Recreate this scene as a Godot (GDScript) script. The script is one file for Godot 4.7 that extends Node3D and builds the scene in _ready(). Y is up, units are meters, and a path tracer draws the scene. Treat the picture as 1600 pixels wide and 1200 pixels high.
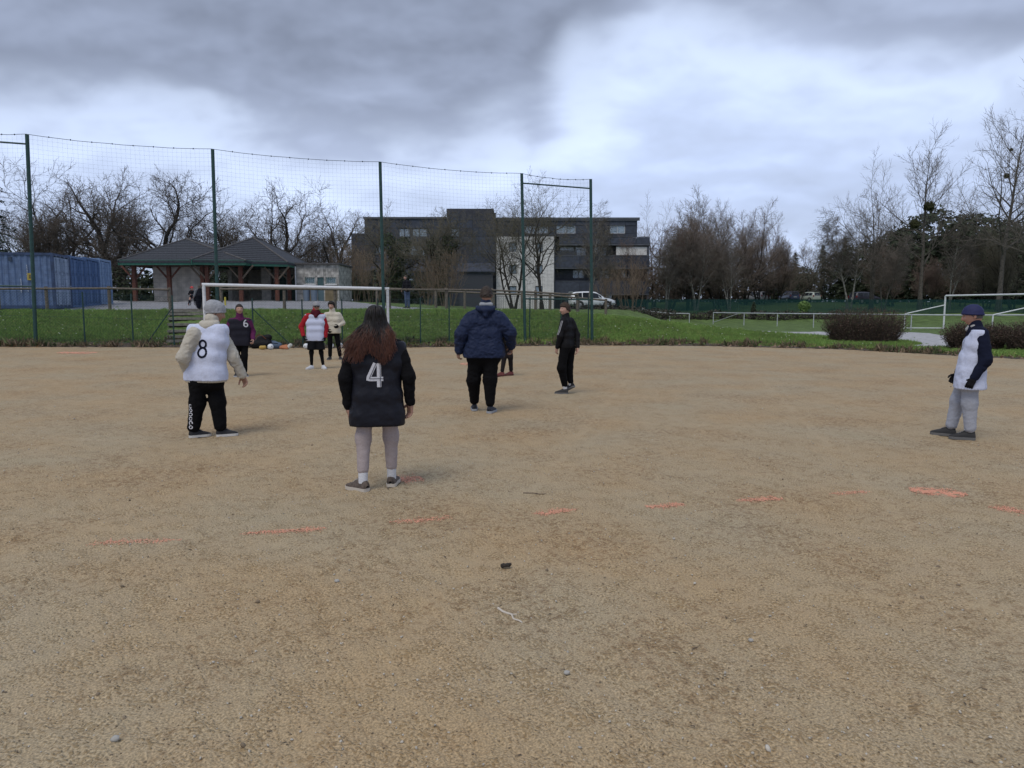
extends Node3D
# A sandy sports pitch on an overcast winter day: people playing, a goal, a ball-stop fence, a pavilion, flats and bare trees.

var M := {}
var used := {}
var tex_kit := {}
var wrinkle := FastNoiseLite.new()
var bumpy := FastNoiseLite.new()

# ------------------------------------------------------------------ geometry buffer
class Buf:
	var v := PackedVector3Array()
	var n := PackedVector3Array()
	var c := PackedColorArray()
	var t := PackedVector2Array()
	var i := PackedInt32Array()
	var col := Color(1, 1, 1)
	var use_c := false
	var use_t := false
	func vert(p: Vector3, nn: Vector3, uv := Vector2.ZERO) -> int:
		v.append(p); n.append(nn)
		if use_c: c.append(col)
		if use_t: t.append(uv)
		return v.size() - 1
	func tri(a: Vector3, b: Vector3, d: Vector3):
		var nn := (d - a).cross(b - a).normalized()
		var k := v.size()
		vert(a, nn); vert(b, nn); vert(d, nn)
		i.append(k); i.append(k + 1); i.append(k + 2)
	func quad(a: Vector3, b: Vector3, d: Vector3, e: Vector3):
		var nn := (e - a).cross(b - a).normalized()
		var k := v.size()
		vert(a, nn, Vector2(0, 0)); vert(b, nn, Vector2(1, 0)); vert(d, nn, Vector2(1, 1)); vert(e, nn, Vector2(0, 1))
		i.append_array(PackedInt32Array([k, k + 1, k + 2, k, k + 2, k + 3]))
	func box(at: Vector3, size: Vector3, b := Basis.IDENTITY):
		var x := b.x * size.x * 0.5
		var y := b.y * size.y * 0.5
		var z := b.z * size.z * 0.5
		quad(at - x + y + z, at + x + y + z, at + x - y + z, at - x - y + z)
		quad(at + x + y - z, at - x + y - z, at - x - y - z, at + x - y - z)
		quad(at + x + y + z, at + x + y - z, at + x - y - z, at + x - y + z)
		quad(at - x + y - z, at - x + y + z, at - x - y + z, at - x - y - z)
		quad(at - x + y - z, at + x + y - z, at + x + y + z, at - x + y + z)
		quad(at - x - y + z, at + x - y + z, at + x - y - z, at - x - y - z)
	func bar(a: Vector3, b: Vector3, w: float, h: float):
		var d := b - a
		var f := d.normalized()
		var s := f.cross(Vector3.UP)
		if s.length() < 0.01: s = Vector3.RIGHT
		s = s.normalized()
		box((a + b) * 0.5, Vector3(w, h, d.length()), Basis(s, s.cross(f), -f))
	func tube(p: PackedVector3Array, r: PackedFloat32Array, sides: int, caps := true):
		var k0 := v.size()
		var m := p.size()
		var d := (p[1] - p[0]).normalized()
		var s := d.cross(Vector3.UP if absf(d.y) < 0.9 else Vector3.RIGHT).normalized()
		for k in m:
			if k > 0 and k < m - 1: d = (p[k + 1] - p[k - 1]).normalized()
			elif k == m - 1: d = (p[k] - p[k - 1]).normalized()
			s = (s - d * s.dot(d)).normalized()
			var q := d.cross(s)
			for j in sides:
				var a := TAU * j / sides
				var o := s * cos(a) + q * sin(a)
				vert(p[k] + o * r[k], o)
		for k in m - 1:
			for j in sides:
				var a := k0 + k * sides + j
				var b := k0 + k * sides + (j + 1) % sides
				i.append(a); i.append(a + sides); i.append(b)
				i.append(b); i.append(a + sides); i.append(b + sides)
		if caps:
			for e in 2:
				var at := p[0] if e == 0 else p[m - 1]
				var nn := (p[0] - p[1]).normalized() if e == 0 else (p[m - 1] - p[m - 2]).normalized()
				var kk := v.size()
				vert(at, nn)
				for j in sides:
					vert(v[k0 + (0 if e == 0 else (m - 1) * sides) + j], nn)
				for j in sides:
					var j2 := (j + 1) % sides
					i.append(kk); i.append(kk + 1 + (j if e == 0 else j2)); i.append(kk + 1 + (j2 if e == 0 else j))
	func rod(a: Vector3, b: Vector3, ra: float, rb: float, sides := 8, caps := true):
		tube(PackedVector3Array([a, b]), PackedFloat32Array([ra, rb]), sides, caps)
	func spike(a: Vector3, b: Vector3, r: float):
		var d := (b - a).normalized()
		var s := d.cross(Vector3(0.31, 0.9, 0.27)).normalized()
		var q := d.cross(s)
		var k := v.size()
		var o1 := s
		var o2 := s * -0.5 + q * 0.866
		var o3 := s * -0.5 - q * 0.866
		vert(a + o1 * r, o1); vert(a + o2 * r, o2); vert(a + o3 * r, o3); vert(b, d)
		i.append_array(PackedInt32Array([k, k + 3, k + 1, k + 1, k + 3, k + 2, k + 2, k + 3, k]))
	func ball(at: Vector3, rad: Vector3, rings := 8, segs := 12, b := Basis.IDENTITY):
		var k0 := v.size()
		for a in rings + 1:
			var ph := PI * a / rings
			for s in segs:
				var th := TAU * s / segs
				var o := Vector3(sin(ph) * cos(th), cos(ph), sin(ph) * sin(th))
				vert(at + b * (o * rad), (b * (o / rad)).normalized())
		for a in rings:
			for s in segs:
				var p := k0 + a * segs + s
				var q := k0 + a * segs + (s + 1) % segs
				i.append(p); i.append(p + segs); i.append(q)
				i.append(q); i.append(p + segs); i.append(q + segs)
	# a flat polygon (points in the plane of ex, ey) pushed out by half its depth to both sides along ez
	func slab(poly: PackedVector2Array, at: Vector3, ex: Vector3, ey: Vector3, depth: float):
		var area := 0.0
		var m := poly.size()
		for k in m: area += poly[k].cross(poly[(k + 1) % m])
		var q := poly.duplicate()
		if area > 0.0: q.reverse()
		var ez := ex.cross(ey).normalized()
		var ids := Geometry2D.triangulate_polygon(q)
		for e in 2:
			var nn := ez if e == 0 else -ez
			var kk := v.size()
			for k in m: vert(at + ex * q[k].x + ey * q[k].y + nn * depth * 0.5, nn)
			for k in range(0, ids.size(), 3):
				var a := ids[k]
				var b := ids[k + 1]
				var d := ids[k + 2]
				var cw := (q[b] - q[a]).cross(q[d] - q[a]) < 0.0
				if (e == 0) != cw:
					var sw := b
					b = d; d = sw
				i.append(kk + a); i.append(kk + b); i.append(kk + d)
		for k in m:
			var a := at + ex * q[k].x + ey * q[k].y
			var b := at + ex * q[(k + 1) % m].x + ey * q[(k + 1) % m].y
			var o := ez * depth * 0.5
			quad(a - o, b - o, b + o, a + o)
	func add(o: Buf, x: Transform3D):
		var k := v.size()
		for j in o.v.size():
			v.append(x * o.v[j]); n.append((x.basis * o.n[j]).normalized())
			if use_c: c.append(o.c[j] if o.use_c else col)
			if use_t: t.append(o.t[j] if o.use_t else Vector2.ZERO)
		for j in o.i: i.append(k + j)
	func mesh() -> ArrayMesh:
		var a := []
		a.resize(Mesh.ARRAY_MAX)
		a[Mesh.ARRAY_VERTEX] = v
		a[Mesh.ARRAY_NORMAL] = n
		if use_c: a[Mesh.ARRAY_COLOR] = c
		if use_t: a[Mesh.ARRAY_TEX_UV] = t
		a[Mesh.ARRAY_INDEX] = i
		var m := ArrayMesh.new()
		m.add_surface_from_arrays(Mesh.PRIMITIVE_TRIANGLES, a)
		return m

# ------------------------------------------------------------------ naming
func numbered(called: String) -> String:
	if not used.has(called):
		used[called] = 0
		return called
	used[called] += 1
	return "%s_%03d" % [called, used[called]]

func tag(o: Node, label: String, category := "", group := "", kind := "") -> Node:
	if label: o.set_meta("label", label)
	if category: o.set_meta("category", category)
	if group: o.set_meta("group", group)
	if kind: o.set_meta("kind", kind)
	return o

func thing(called: String, label: String, category: String, at := Vector3.ZERO, turn := 0.0, group := "") -> Node3D:
	var o := Node3D.new()
	o.name = numbered(called)
	add_child(o)
	o.position = at
	o.rotation.y = turn
	tag(o, label, category, group)
	return o

func put(called: String, mesh: Mesh, mat: Material, parent: Node = null) -> MeshInstance3D:
	var o := MeshInstance3D.new()
	o.mesh = mesh
	o.material_override = mat
	if parent == null:
		o.name = numbered(called)
		add_child(o)
	else:
		o.name = called
		parent.add_child(o, true)
	return o

func part(called: String, b: Buf, mat: Material, parent: Node = null) -> MeshInstance3D:
	return put(called, b.mesh(), mat, parent)

func boxpart(called: String, at: Vector3, size: Vector3, mat: Material, parent: Node, basis := Basis.IDENTITY) -> MeshInstance3D:
	var b := Buf.new()
	b.box(at, size, basis)
	return part(called, b, mat, parent)

# ------------------------------------------------------------------ materials
func lin(r: float, g: float, b: float) -> Color:
	return Color(r, g, b).linear_to_srgb()

func noise_tex(freq: float, a: Color, b: Color, seed_: int, normal := false, strength := 4.0, size := 256) -> NoiseTexture2D:
	var f := FastNoiseLite.new()
	f.seed = seed_
	f.frequency = freq
	f.fractal_octaves = 4
	var t := NoiseTexture2D.new()
	t.width = size; t.height = size; t.seamless = true
	t.noise = f
	if normal:
		t.as_normal_map = true; t.bump_strength = strength
	else:
		var g := Gradient.new()
		g.set_color(0, a); g.set_color(1, b)
		g.set_offset(0, 0.15); g.set_offset(1, 0.85)
		t.color_ramp = g
	return t

# a plain material: base colour (linear), roughness, optional mottling of the colour and fine relief
func mat(key: String, r: float, g: float, b: float, rough := 0.9, mottle := 0.0, scale := 1.0, freq := 0.03) -> StandardMaterial3D:
	if M.has(key): return M[key]
	var m := StandardMaterial3D.new()
	m.albedo_color = lin(r, g, b)
	m.roughness = rough
	if mottle > 0.0:
		m.uv1_triplanar = true
		m.uv1_scale = Vector3.ONE * scale * 0.35
	if mottle > 0.0:
		# the same few mottles are shared, each thing at its own offset
		var lo := 1.0 - mottle * 0.8
		var tk := "mottle_%d_%d" % [int(freq * 1000.0), int(mottle * 100.0)]
		if not tex_kit.has(tk): tex_kit[tk] = noise_tex(freq, Color(lo, lo, lo), Color(1, 1, 1), hash(tk) % 1000)
		m.albedo_texture = tex_kit[tk]
		m.uv1_offset = Vector3(hash(key) % 97, hash(key) % 89, hash(key) % 83) * 0.0137
	M[key] = m
	return m

func vmat(key: String, rough := 0.9) -> StandardMaterial3D:
	if M.has(key): return M[key]
	var m := StandardMaterial3D.new()
	m.vertex_color_use_as_albedo = true
	m.roughness = rough
	M[key] = m
	return m

func ss(a: float, b: float, x: float) -> float:
	var t := clampf((x - a) / (b - a), 0.0, 1.0)
	return t * t * (3.0 - 2.0 * t)

# ------------------------------------------------------------------ the lie of the land
# edge of the sand, as seen from above (x, z)
var edge := PackedVector2Array([Vector2(-70, -11.5), Vector2(-30, -21.6), Vector2(-17.3, -25.0), Vector2(-8, -28.0), Vector2(3, -30.2), Vector2(8, -29.8), Vector2(12.6, -27.4), Vector2(15.9, -22.0), Vector2(18.5, -15), Vector2(20, -5), Vector2(20, 12)])

func sand_h(x: float, z: float) -> float:
	return 0.022 * maxf(0.0, -x - 7.0) * ss(15.0, 25.0, -z)

func past_edge(x: float, z: float) -> float:
	# metres beyond the edge of the sand (negative on the sand)
	var p := Vector2(x, z)
	var best := 1e9
	var side := 1.0
	for k in edge.size() - 1:
		var a := edge[k]
		var ab := edge[k + 1] - a
		var t := clampf((p - a).dot(ab) / ab.length_squared(), 0.0, 1.0)
		var q := a + ab * t
		var d := p.distance_to(q)
		if d < best:
			best = d
			side = -1.0 if ab.cross(p - a) > 0.0 else 1.0
	return best * side

func land_h(x: float, z: float) -> float:
	var s := past_edge(x, z)
	var low := sand_h(x, z)
	if s <= 0.0: return low
	var d := -z
	var left := 1.4 + clampf((d - 33.0) * 0.035, 0.0, 0.6) * (1.0 - ss(-13.0, 1.0, x))
	var right := ss(72.0, 82.0, d) * 1.15 + ss(84.0, 115.0, d) * 1.3
	var deep := ss(45.0, 66.0, d)
	var w := ss(lerpf(-1.0, 10.5, deep), lerpf(19.0, 15.0, deep), x)
	var top := lerpf(left, right, w)
	var reach := lerpf(4.6, 6.8, ss(-6.0, -20.0, x)) if x < 0.0 else lerpf(4.6, 8.0, ss(0.0, 12.0, x))
	var up := 0.13 * ss(0.0, 0.9, s) + 0.87 * ss(0.5, reach, s)
	return low + (top - low) * up + 0.05 * bumpy.get_noise_2d(x * 3.0, z * 3.0) * ss(0.0, 1.5, s)
# ------------------------------------------------------------------ sky
func cloud_edge(az: float) -> float:
	# height (radians) above which the heavy cloud deck starts, by bearing
	var pts := [[-1.6, 0.20], [-0.62, 0.215], [-0.45, 0.225], [-0.30, 0.225], [-0.10, 0.225], [0.02, 0.255], [0.10, 0.315], [0.20, 0.365], [0.33, 0.345], [0.47, 0.305], [0.62, 0.265], [1.6, 0.24]]
	for k in pts.size() - 1:
		if az <= pts[k + 1][0]:
			return lerpf(pts[k][1], pts[k + 1][1], ss(0, 1, clampf((az - pts[k][0]) / (pts[k + 1][0] - pts[k][0]), 0, 1)))
	return 0.24

func sky_image() -> Image:
	var w := 2048
	var h := 1024
	var im := Image.create(w, h, false, Image.FORMAT_RGBF)
	var big := FastNoiseLite.new()
	big.seed = 11; big.frequency = 0.55; big.fractal_octaves = 5; big.fractal_gain = 0.5
	var fine := FastNoiseLite.new()
	fine.seed = 5; fine.frequency = 2.9; fine.fractal_octaves = 5; fine.fractal_gain = 0.6
	var bright := Vector3(0.57, 0.67, 0.88)
	var pale := Vector3(0.425, 0.51, 0.705)
	var dark := Vector3(0.262, 0.308, 0.42)
	for y in h / 2 + 4:
		var el := PI * 0.5 - PI * (y + 0.5) / h
		var ce := cos(el)
		for x in w:
			var az := TAU * (x + 0.5) / w
			if az > PI: az -= TAU
			var d := Vector3(sin(az) * ce, sin(el), -cos(az) * ce)
			var up := maxf(d.y, 0.0) + 0.26
			var px := d.x / up
			var pz := d.z / up
			var b1 := big.get_noise_2d(px, pz * 1.3)
			var f1 := fine.get_noise_3d(px * 0.8, pz * 1.1, b1 * 0.5)
			# the edge of the deck in the direction of the picture; elsewhere a broken deck
			var e := el - cloud_edge(clampf(az, -1.6, 1.6)) + b1 * 0.085 + f1 * 0.045
			var deck := ss(-0.04, 0.035, e)
			var lit := ss(0.0, 0.16, -e + 0.02)          # brightest just under the deck's edge
			var c := bright.lerp(pale, clampf(lit * 0.95 + f1 * 0.5, 0.0, 1.0))
			c = c.lerp(Vector3(0.52, 0.61, 0.78), ss(0.16, 0.02, el) * 0.55)
			var dk := dark * (1.0 + 0.38 * f1 + 0.42 * b1)
			var holes := ss(0.02, 0.42, b1 * 0.9 + f1 * 0.55) * ss(0.30, 0.62, el)
			dk = dk.lerp(Vector3(0.47, 0.555, 0.70), holes * 0.8)
			c = c * (1.0 + 0.30 * f1 + 0.14 * b1)
			c = c.lerp(dk, deck)
			im.set_pixel(x, y, Color(c.x, c.y, c.z))
	for y in range(h / 2 + 4, h):
		for x in w: im.set_pixel(x, y, Color(0.2, 0.19, 0.17))
	return im

func setup():
	var cam := Camera3D.new()
	cam.name = "camera"
	add_child(cam)
	cam.position = Vector3(0, 1.6, 0)
	cam.rotation_degrees = Vector3(-6.12, 0, 0)
	cam.fov = 56.36
	cam.near = 0.05
	cam.far = 900
	cam.current = true
	var we := WorldEnvironment.new()
	we.name = "world_environment"
	var env := Environment.new()
	env.background_mode = Environment.BG_SKY
	var sk := Sky.new()
	var pm := PanoramaSkyMaterial.new()
	pm.panorama = ImageTexture.create_from_image(sky_image())
	sk.sky_material = pm
	env.sky = sk
	env.ambient_light_source = Environment.AMBIENT_SOURCE_SKY
	env.tonemap_mode = Environment.TONE_MAPPER_LINEAR
	env.tonemap_exposure = 1.32
	env.sdfgi_enabled = true
	env.ssao_enabled = true
	env.ssil_enabled = true
	we.environment = env
	add_child(we)
	var sun := DirectionalLight3D.new()
	sun.name = "sun"
	sun.light_energy = 0.4
	sun.light_color = Color(1.0, 0.97, 0.93)
	sun.light_angular_distance = 30.0
	sun.shadow_enabled = true
	sun.rotation_degrees = Vector3(-58, -28, 0)
	add_child(sun)

# ------------------------------------------------------------------ ground
func edge_r(th: float) -> float:
	# distance from the near side of the pitch to the sand's edge in direction th (0 = ahead, positive to the right)
	var d := Vector2(sin(th), -cos(th))
	for k in edge.size() - 1:
		var a := edge[k]
		var ab := edge[k + 1] - a
		var den := d.cross(ab)
		if absf(den) < 1e-6: continue
		var t := a.cross(ab) / den
		var u := a.cross(d) / den
		if t > 0.0 and u >= -1e-4 and u <= 1.0001: return t
	return 45.0

func sand_material() -> StandardMaterial3D:
	var n := 1024
	var grain := FastNoiseLite.new()
	grain.seed = 3; grain.frequency = 0.22; grain.fractal_octaves = 3
	var clod := FastNoiseLite.new()
	clod.seed = 21; clod.frequency = 0.12; clod.fractal_octaves = 4; clod.fractal_gain = 0.6
	var patch := FastNoiseLite.new()
	patch.seed = 8; patch.frequency = 0.011; patch.fractal_octaves = 3
	var ga := grain.get_seamless_image(n, n).get_data()
	var ca := clod.get_seamless_image(n, n).get_data()
	var pa := patch.get_seamless_image(n, n).get_data()
	var rng := RandomNumberGenerator.new()
	rng.seed = 4
	var out := PackedByteArray()
	out.resize(n * n * 3)
	var hgt := PackedByteArray()
	hgt.resize(n * n)
	for k in n * n:
		var g := ga[k] / 255.0 - 0.5
		var c := ca[k] / 255.0
		var p := pa[k] / 255.0
		# loose brown clods where the clod noise is high, more of them in some patches
		var cl := clampf((c - 0.57 + (p - 0.5) * 0.45) * 6.0, 0.0, 1.0)
		var v := 0.95 + g * 0.46 + (p - 0.5) * 0.06
		var r := 216.0 * v
		var gg := 194.0 * v
		var b := 160.0 * v
		var q := clampf(cl * (0.55 + g * 1.6), 0.0, 1.0)
		r = lerpf(r, 164.0, q)
		gg = lerpf(gg, 138.0, q)
		b = lerpf(b, 100.0, q)
		var pick := rng.randf()
		if pick > 0.9975:
			r = 232.0; gg = 226.0; b = 214.0
		elif pick < 0.004:
			r *= 0.55; gg *= 0.52; b *= 0.5
		out[k * 3] = int(clampf(r, 0, 255))
		out[k * 3 + 1] = int(clampf(gg, 0, 255))
		out[k * 3 + 2] = int(clampf(b, 0, 255))
		hgt[k] = int(clampf(128.0 + g * 110.0 + (cl - 0.2) * 70.0 + (c - 0.5) * 60.0, 0, 255))
	var m := StandardMaterial3D.new()
	m.albedo_texture = ImageTexture.create_from_image(Image.create_from_data(n, n, false, Image.FORMAT_RGB8, out))
	m.albedo_color = Color(0.835, 0.83, 0.805)
	m.heightmap_enabled = true
	m.heightmap_scale = 1.5
	m.heightmap_texture = ImageTexture.create_from_image(Image.create_from_data(n, n, false, Image.FORMAT_L8, hgt))
	m.roughness = 0.97
	m.detail_enabled = true
	m.detail_blend_mode = BaseMaterial3D.BLEND_MODE_MUL
	m.detail_uv_layer = BaseMaterial3D.DETAIL_UV_2
	m.detail_albedo = ImageTexture.create_from_image(grit_image())
	return m

func grit_image() -> Image:
	# darker clumps of loose grit a hand wide, over broad patches of warmer and greyer sand
	var n := 1024
	var clump := FastNoiseLite.new()
	clump.seed = 91; clump.frequency = 0.19; clump.fractal_octaves = 3; clump.fractal_gain = 0.65
	var spread := FastNoiseLite.new()
	spread.seed = 92; spread.frequency = 0.009; spread.fractal_octaves = 4
	var tone := FastNoiseLite.new()
	tone.seed = 93; tone.frequency = 0.006; tone.fractal_octaves = 3
	var a := clump.get_seamless_image(n, n).get_data()
	var s := spread.get_seamless_image(n, n).get_data()
	var t := tone.get_seamless_image(n, n).get_data()
	var out := PackedByteArray()
	out.resize(n * n * 3)
	for k in n * n:
		var d := clampf((a[k] / 255.0 - 0.60 + (s[k] / 255.0 - 0.5) * 0.5) * 4.0, 0.0, 1.0)
		var w := t[k] / 255.0 - 0.5
		out[k * 3] = int(clampf(250.0 * (1.0 - 0.15 * d) + w * 6.0, 0, 255))
		out[k * 3 + 1] = int(clampf(248.0 * (1.0 - 0.185 * d) - w * 10.0, 0, 255))
		out[k * 3 + 2] = int(clampf(246.0 * (1.0 - 0.215 * d) - w * 30.0, 0, 255))
	return Image.create_from_data(n, n, false, Image.FORMAT_RGB8, out)

func grid_mesh(ths: PackedFloat32Array, rows: Array, hfun: Callable, uvs: float) -> ArrayMesh:
	# rows: for every direction an array of radii
	var v := PackedVector3Array()
	var t1 := PackedVector2Array()
	var t2 := PackedVector2Array()
	var idx := PackedInt32Array()
	var m: int = rows[0].size()
	for a in ths.size():
		var sx := sin(ths[a])
		var cz := -cos(ths[a])
		var rr: PackedFloat32Array = rows[a]
		for k in m:
			var x := sx * rr[k]
			var z := cz * rr[k]
			v.append(Vector3(x, hfun.call(x, z), z))
			t1.append(Vector2(x * 0.97 + z * 0.24, z * 0.97 - x * 0.24) / uvs)
			t2.append(Vector2(x * 0.8 - z * 0.6, z * 0.8 + x * 0.6) / 14.3)
	for a in ths.size() - 1:
		for k in m - 1:
			var p := a * m + k
			idx.append(p); idx.append(p + 1); idx.append(p + m)
			idx.append(p + m); idx.append(p + 1); idx.append(p + m + 1)
	var ar := []
	ar.resize(Mesh.ARRAY_MAX)
	ar[Mesh.ARRAY_VERTEX] = v
	ar[Mesh.ARRAY_TEX_UV] = t1
	ar[Mesh.ARRAY_TEX_UV2] = t2
	ar[Mesh.ARRAY_INDEX] = idx
	var am := ArrayMesh.new()
	am.add_surface_from_arrays(Mesh.PRIMITIVE_TRIANGLES, ar)
	var st := SurfaceTool.new()
	st.create_from(am, 0)
	st.generate_normals()
	return st.commit()

func sand_fine(x: float, z: float) -> float:
	var r := sqrt(x * x + z * z)
	var h := sand_h(x, z)
	h += 0.010 * bumpy.get_noise_2d(x * 9.0, z * 9.0)
	h += 0.012 * bumpy.get_noise_2d(x * 2.6 + 7.0, z * 2.6)
	if r < 16.0: h += 0.0075 * wrinkle.get_noise_2d(x * 42.0, z * 42.0) * (1.0 - ss(10.0, 16.0, r))
	return h

func make_ground():
	var ths := PackedFloat32Array()
	var a := -PI
	while a < PI - 0.001:
		ths.append(a)
		a += 0.0042 if absf(a + 0.002) < 0.72 else 0.06
	ths.append(PI)
	var rows := []
	var outer := []
	var wob := FastNoiseLite.new()
	wob.seed = 9; wob.frequency = 0.5
	for th in ths:
		var re := edge_r(th)
		re += 0.22 * wob.get_noise_2d(th * re * 1.5, 3.0) + 0.1 * wob.get_noise_2d(th * re * 6.0, 9.0)
		var rr := PackedFloat32Array([0.05, 0.6, 1.2])
		var q := pow(re / 1.6, 1.0 / 210.0)
		for k in 211: rr.append(1.6 * pow(q, k))
		rows.append(rr)
		var oo := PackedFloat32Array()
		oo.append(re - 0.02)
		var st := 0.12
		var r := re
		for k in 70:
			r += st
			st *= 1.055 if k < 40 else 1.14
			oo.append(r)
		oo.append(700.0)
		outer.append(oo)
	var sand := put("sand_pitch", grid_mesh(ths, rows, sand_fine, 2.9), sand_material())
	tag(sand, "flat pale brown sand pitch with loose brown grit", "", "", "structure")
	var gm := StandardMaterial3D.new()
	gm.albedo_texture = noise_tex(0.05, lin(0.080, 0.130, 0.030), lin(0.16, 0.245, 0.062), 31, false, 1, 512)
	gm.roughness = 0.95
	gm.detail_enabled = true
	gm.detail_blend_mode = BaseMaterial3D.BLEND_MODE_MUL
	gm.detail_uv_layer = BaseMaterial3D.DETAIL_UV_2
	gm.detail_albedo = noise_tex(0.02, Color(0.72, 0.74, 0.6), Color(1, 1, 1), 52, false, 1, 512)
	gm.heightmap_enabled = true
	gm.heightmap_scale = 3.0
	gm.heightmap_texture = noise_tex(0.09, Color(0, 0, 0), Color(1, 1, 1), 33, false, 1, 512)
	var land := put("ground", grid_mesh(ths, outer, land_h, 3.7), gm)
	tag(land, "green grass bank rising behind the sand and the lawn beyond", "", "", "structure")

# a sheet laid on the land between two rows of points (x, z)
func laid(called: String, near: Array, far: Array, lift: float, m: Material, label: String, steps := 6) -> MeshInstance3D:
	var b := Buf.new()
	b.use_t = true
	var na := []
	var fa := []
	for k in near.size() - 1:
		for j in 8:
			na.append((near[k] as Vector2).lerp(near[k + 1], j / 8.0))
			fa.append((far[k] as Vector2).lerp(far[k + 1], j / 8.0))
	na.append(near[-1]); fa.append(far[-1])
	for k in na.size():
		for j in steps + 1:
			var p: Vector2 = (na[k] as Vector2).lerp(fa[k], float(j) / steps)
			b.vert(Vector3(p.x, land_h(p.x, p.y) + lift, p.y), Vector3.UP, p / 4.0)
	for k in na.size() - 1:
		for j in steps:
			var p := k * (steps + 1) + j
			b.i.append_array(PackedInt32Array([p, p + 1, p + steps + 1, p + steps + 1, p + 1, p + steps + 2]))
	var o := part(called, b, m)
	tag(o, label, "", "", "structure")
	return o

func make_paving():
	var asphalt := mat("asphalt", 0.30, 0.30, 0.315, 0.92, 0.22, 0.35, 0.05)
	laid("playground", [Vector2(-34, -30.5), Vector2(-24, -32.6), Vector2(-15, -33.6), Vector2(-9, -34.0), Vector2(-4.5, -34.8), Vector2(-1.6, -36.6)],
		[Vector2(-34, -62), Vector2(-26, -60), Vector2(-17, -56), Vector2(-10.5, -48.5), Vector2(-6.0, -41.0), Vector2(-1.4, -37.4)], 0.04, asphalt, "pale grey asphalt playground above the grass bank", 10)
	# bare brown soil between the sand and the grass
	var na := []
	var fa := []
	for k in range(1, edge.size() - 1):
		var t := (edge[k + 1] - edge[k - 1]).normalized()
		var o := Vector2(t.y, -t.x)
		na.append(edge[k] - o * 0.10); fa.append(edge[k] + o * 0.62)
	laid("soil_verge", na, fa, 0.012, mat("soil", 0.105, 0.078, 0.055, 0.97, 0.5, 2.2, 0.06), "strip of bare brown soil along the foot of the bank", 4)
	var path := mat("path", 0.44, 0.44, 0.45, 0.92, 0.25, 0.5, 0.05)
	laid("path", [Vector2(6.5, -38.0), Vector2(9.6, -37.6), Vector2(13.0, -37.0), Vector2(15.8, -36.4), Vector2(18.4, -35.6), Vector2(18.6, -33.6), Vector2(17.4, -30.4), Vector2(15.6, -28.0)],
		[Vector2(6.6, -38.9), Vector2(10.8, -40.6), Vector2(15.6, -43.6), Vector2(20.6, -46.0), Vector2(25.0, -44.4), Vector2(23.9, -37.4), Vector2(20.2, -31.4), Vector2(17.0, -27.4)], 0.04, path, "pale concrete path curving between the lawn and the brown bushes", 6)

# ------------------------------------------------------------------ grass, litter, grit
func multi(called: String, mesh: Mesh, m: Material, xf: Array, cols: Array, label: String) -> MultiMeshInstance3D:
	var mm := MultiMesh.new()
	mm.transform_format = MultiMesh.TRANSFORM_3D
	mm.use_colors = cols.size() > 0
	mm.mesh = mesh
	mm.instance_count = xf.size()
	for k in xf.size():
		mm.set_instance_transform(k, xf[k])
		if cols.size() > 0: mm.set_instance_color(k, cols[k])
	var o := MultiMeshInstance3D.new()
	o.name = numbered(called)
	o.multimesh = mm
	o.material_override = m
	add_child(o)
	tag(o, label, "", "", "stuff")
	return o

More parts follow.
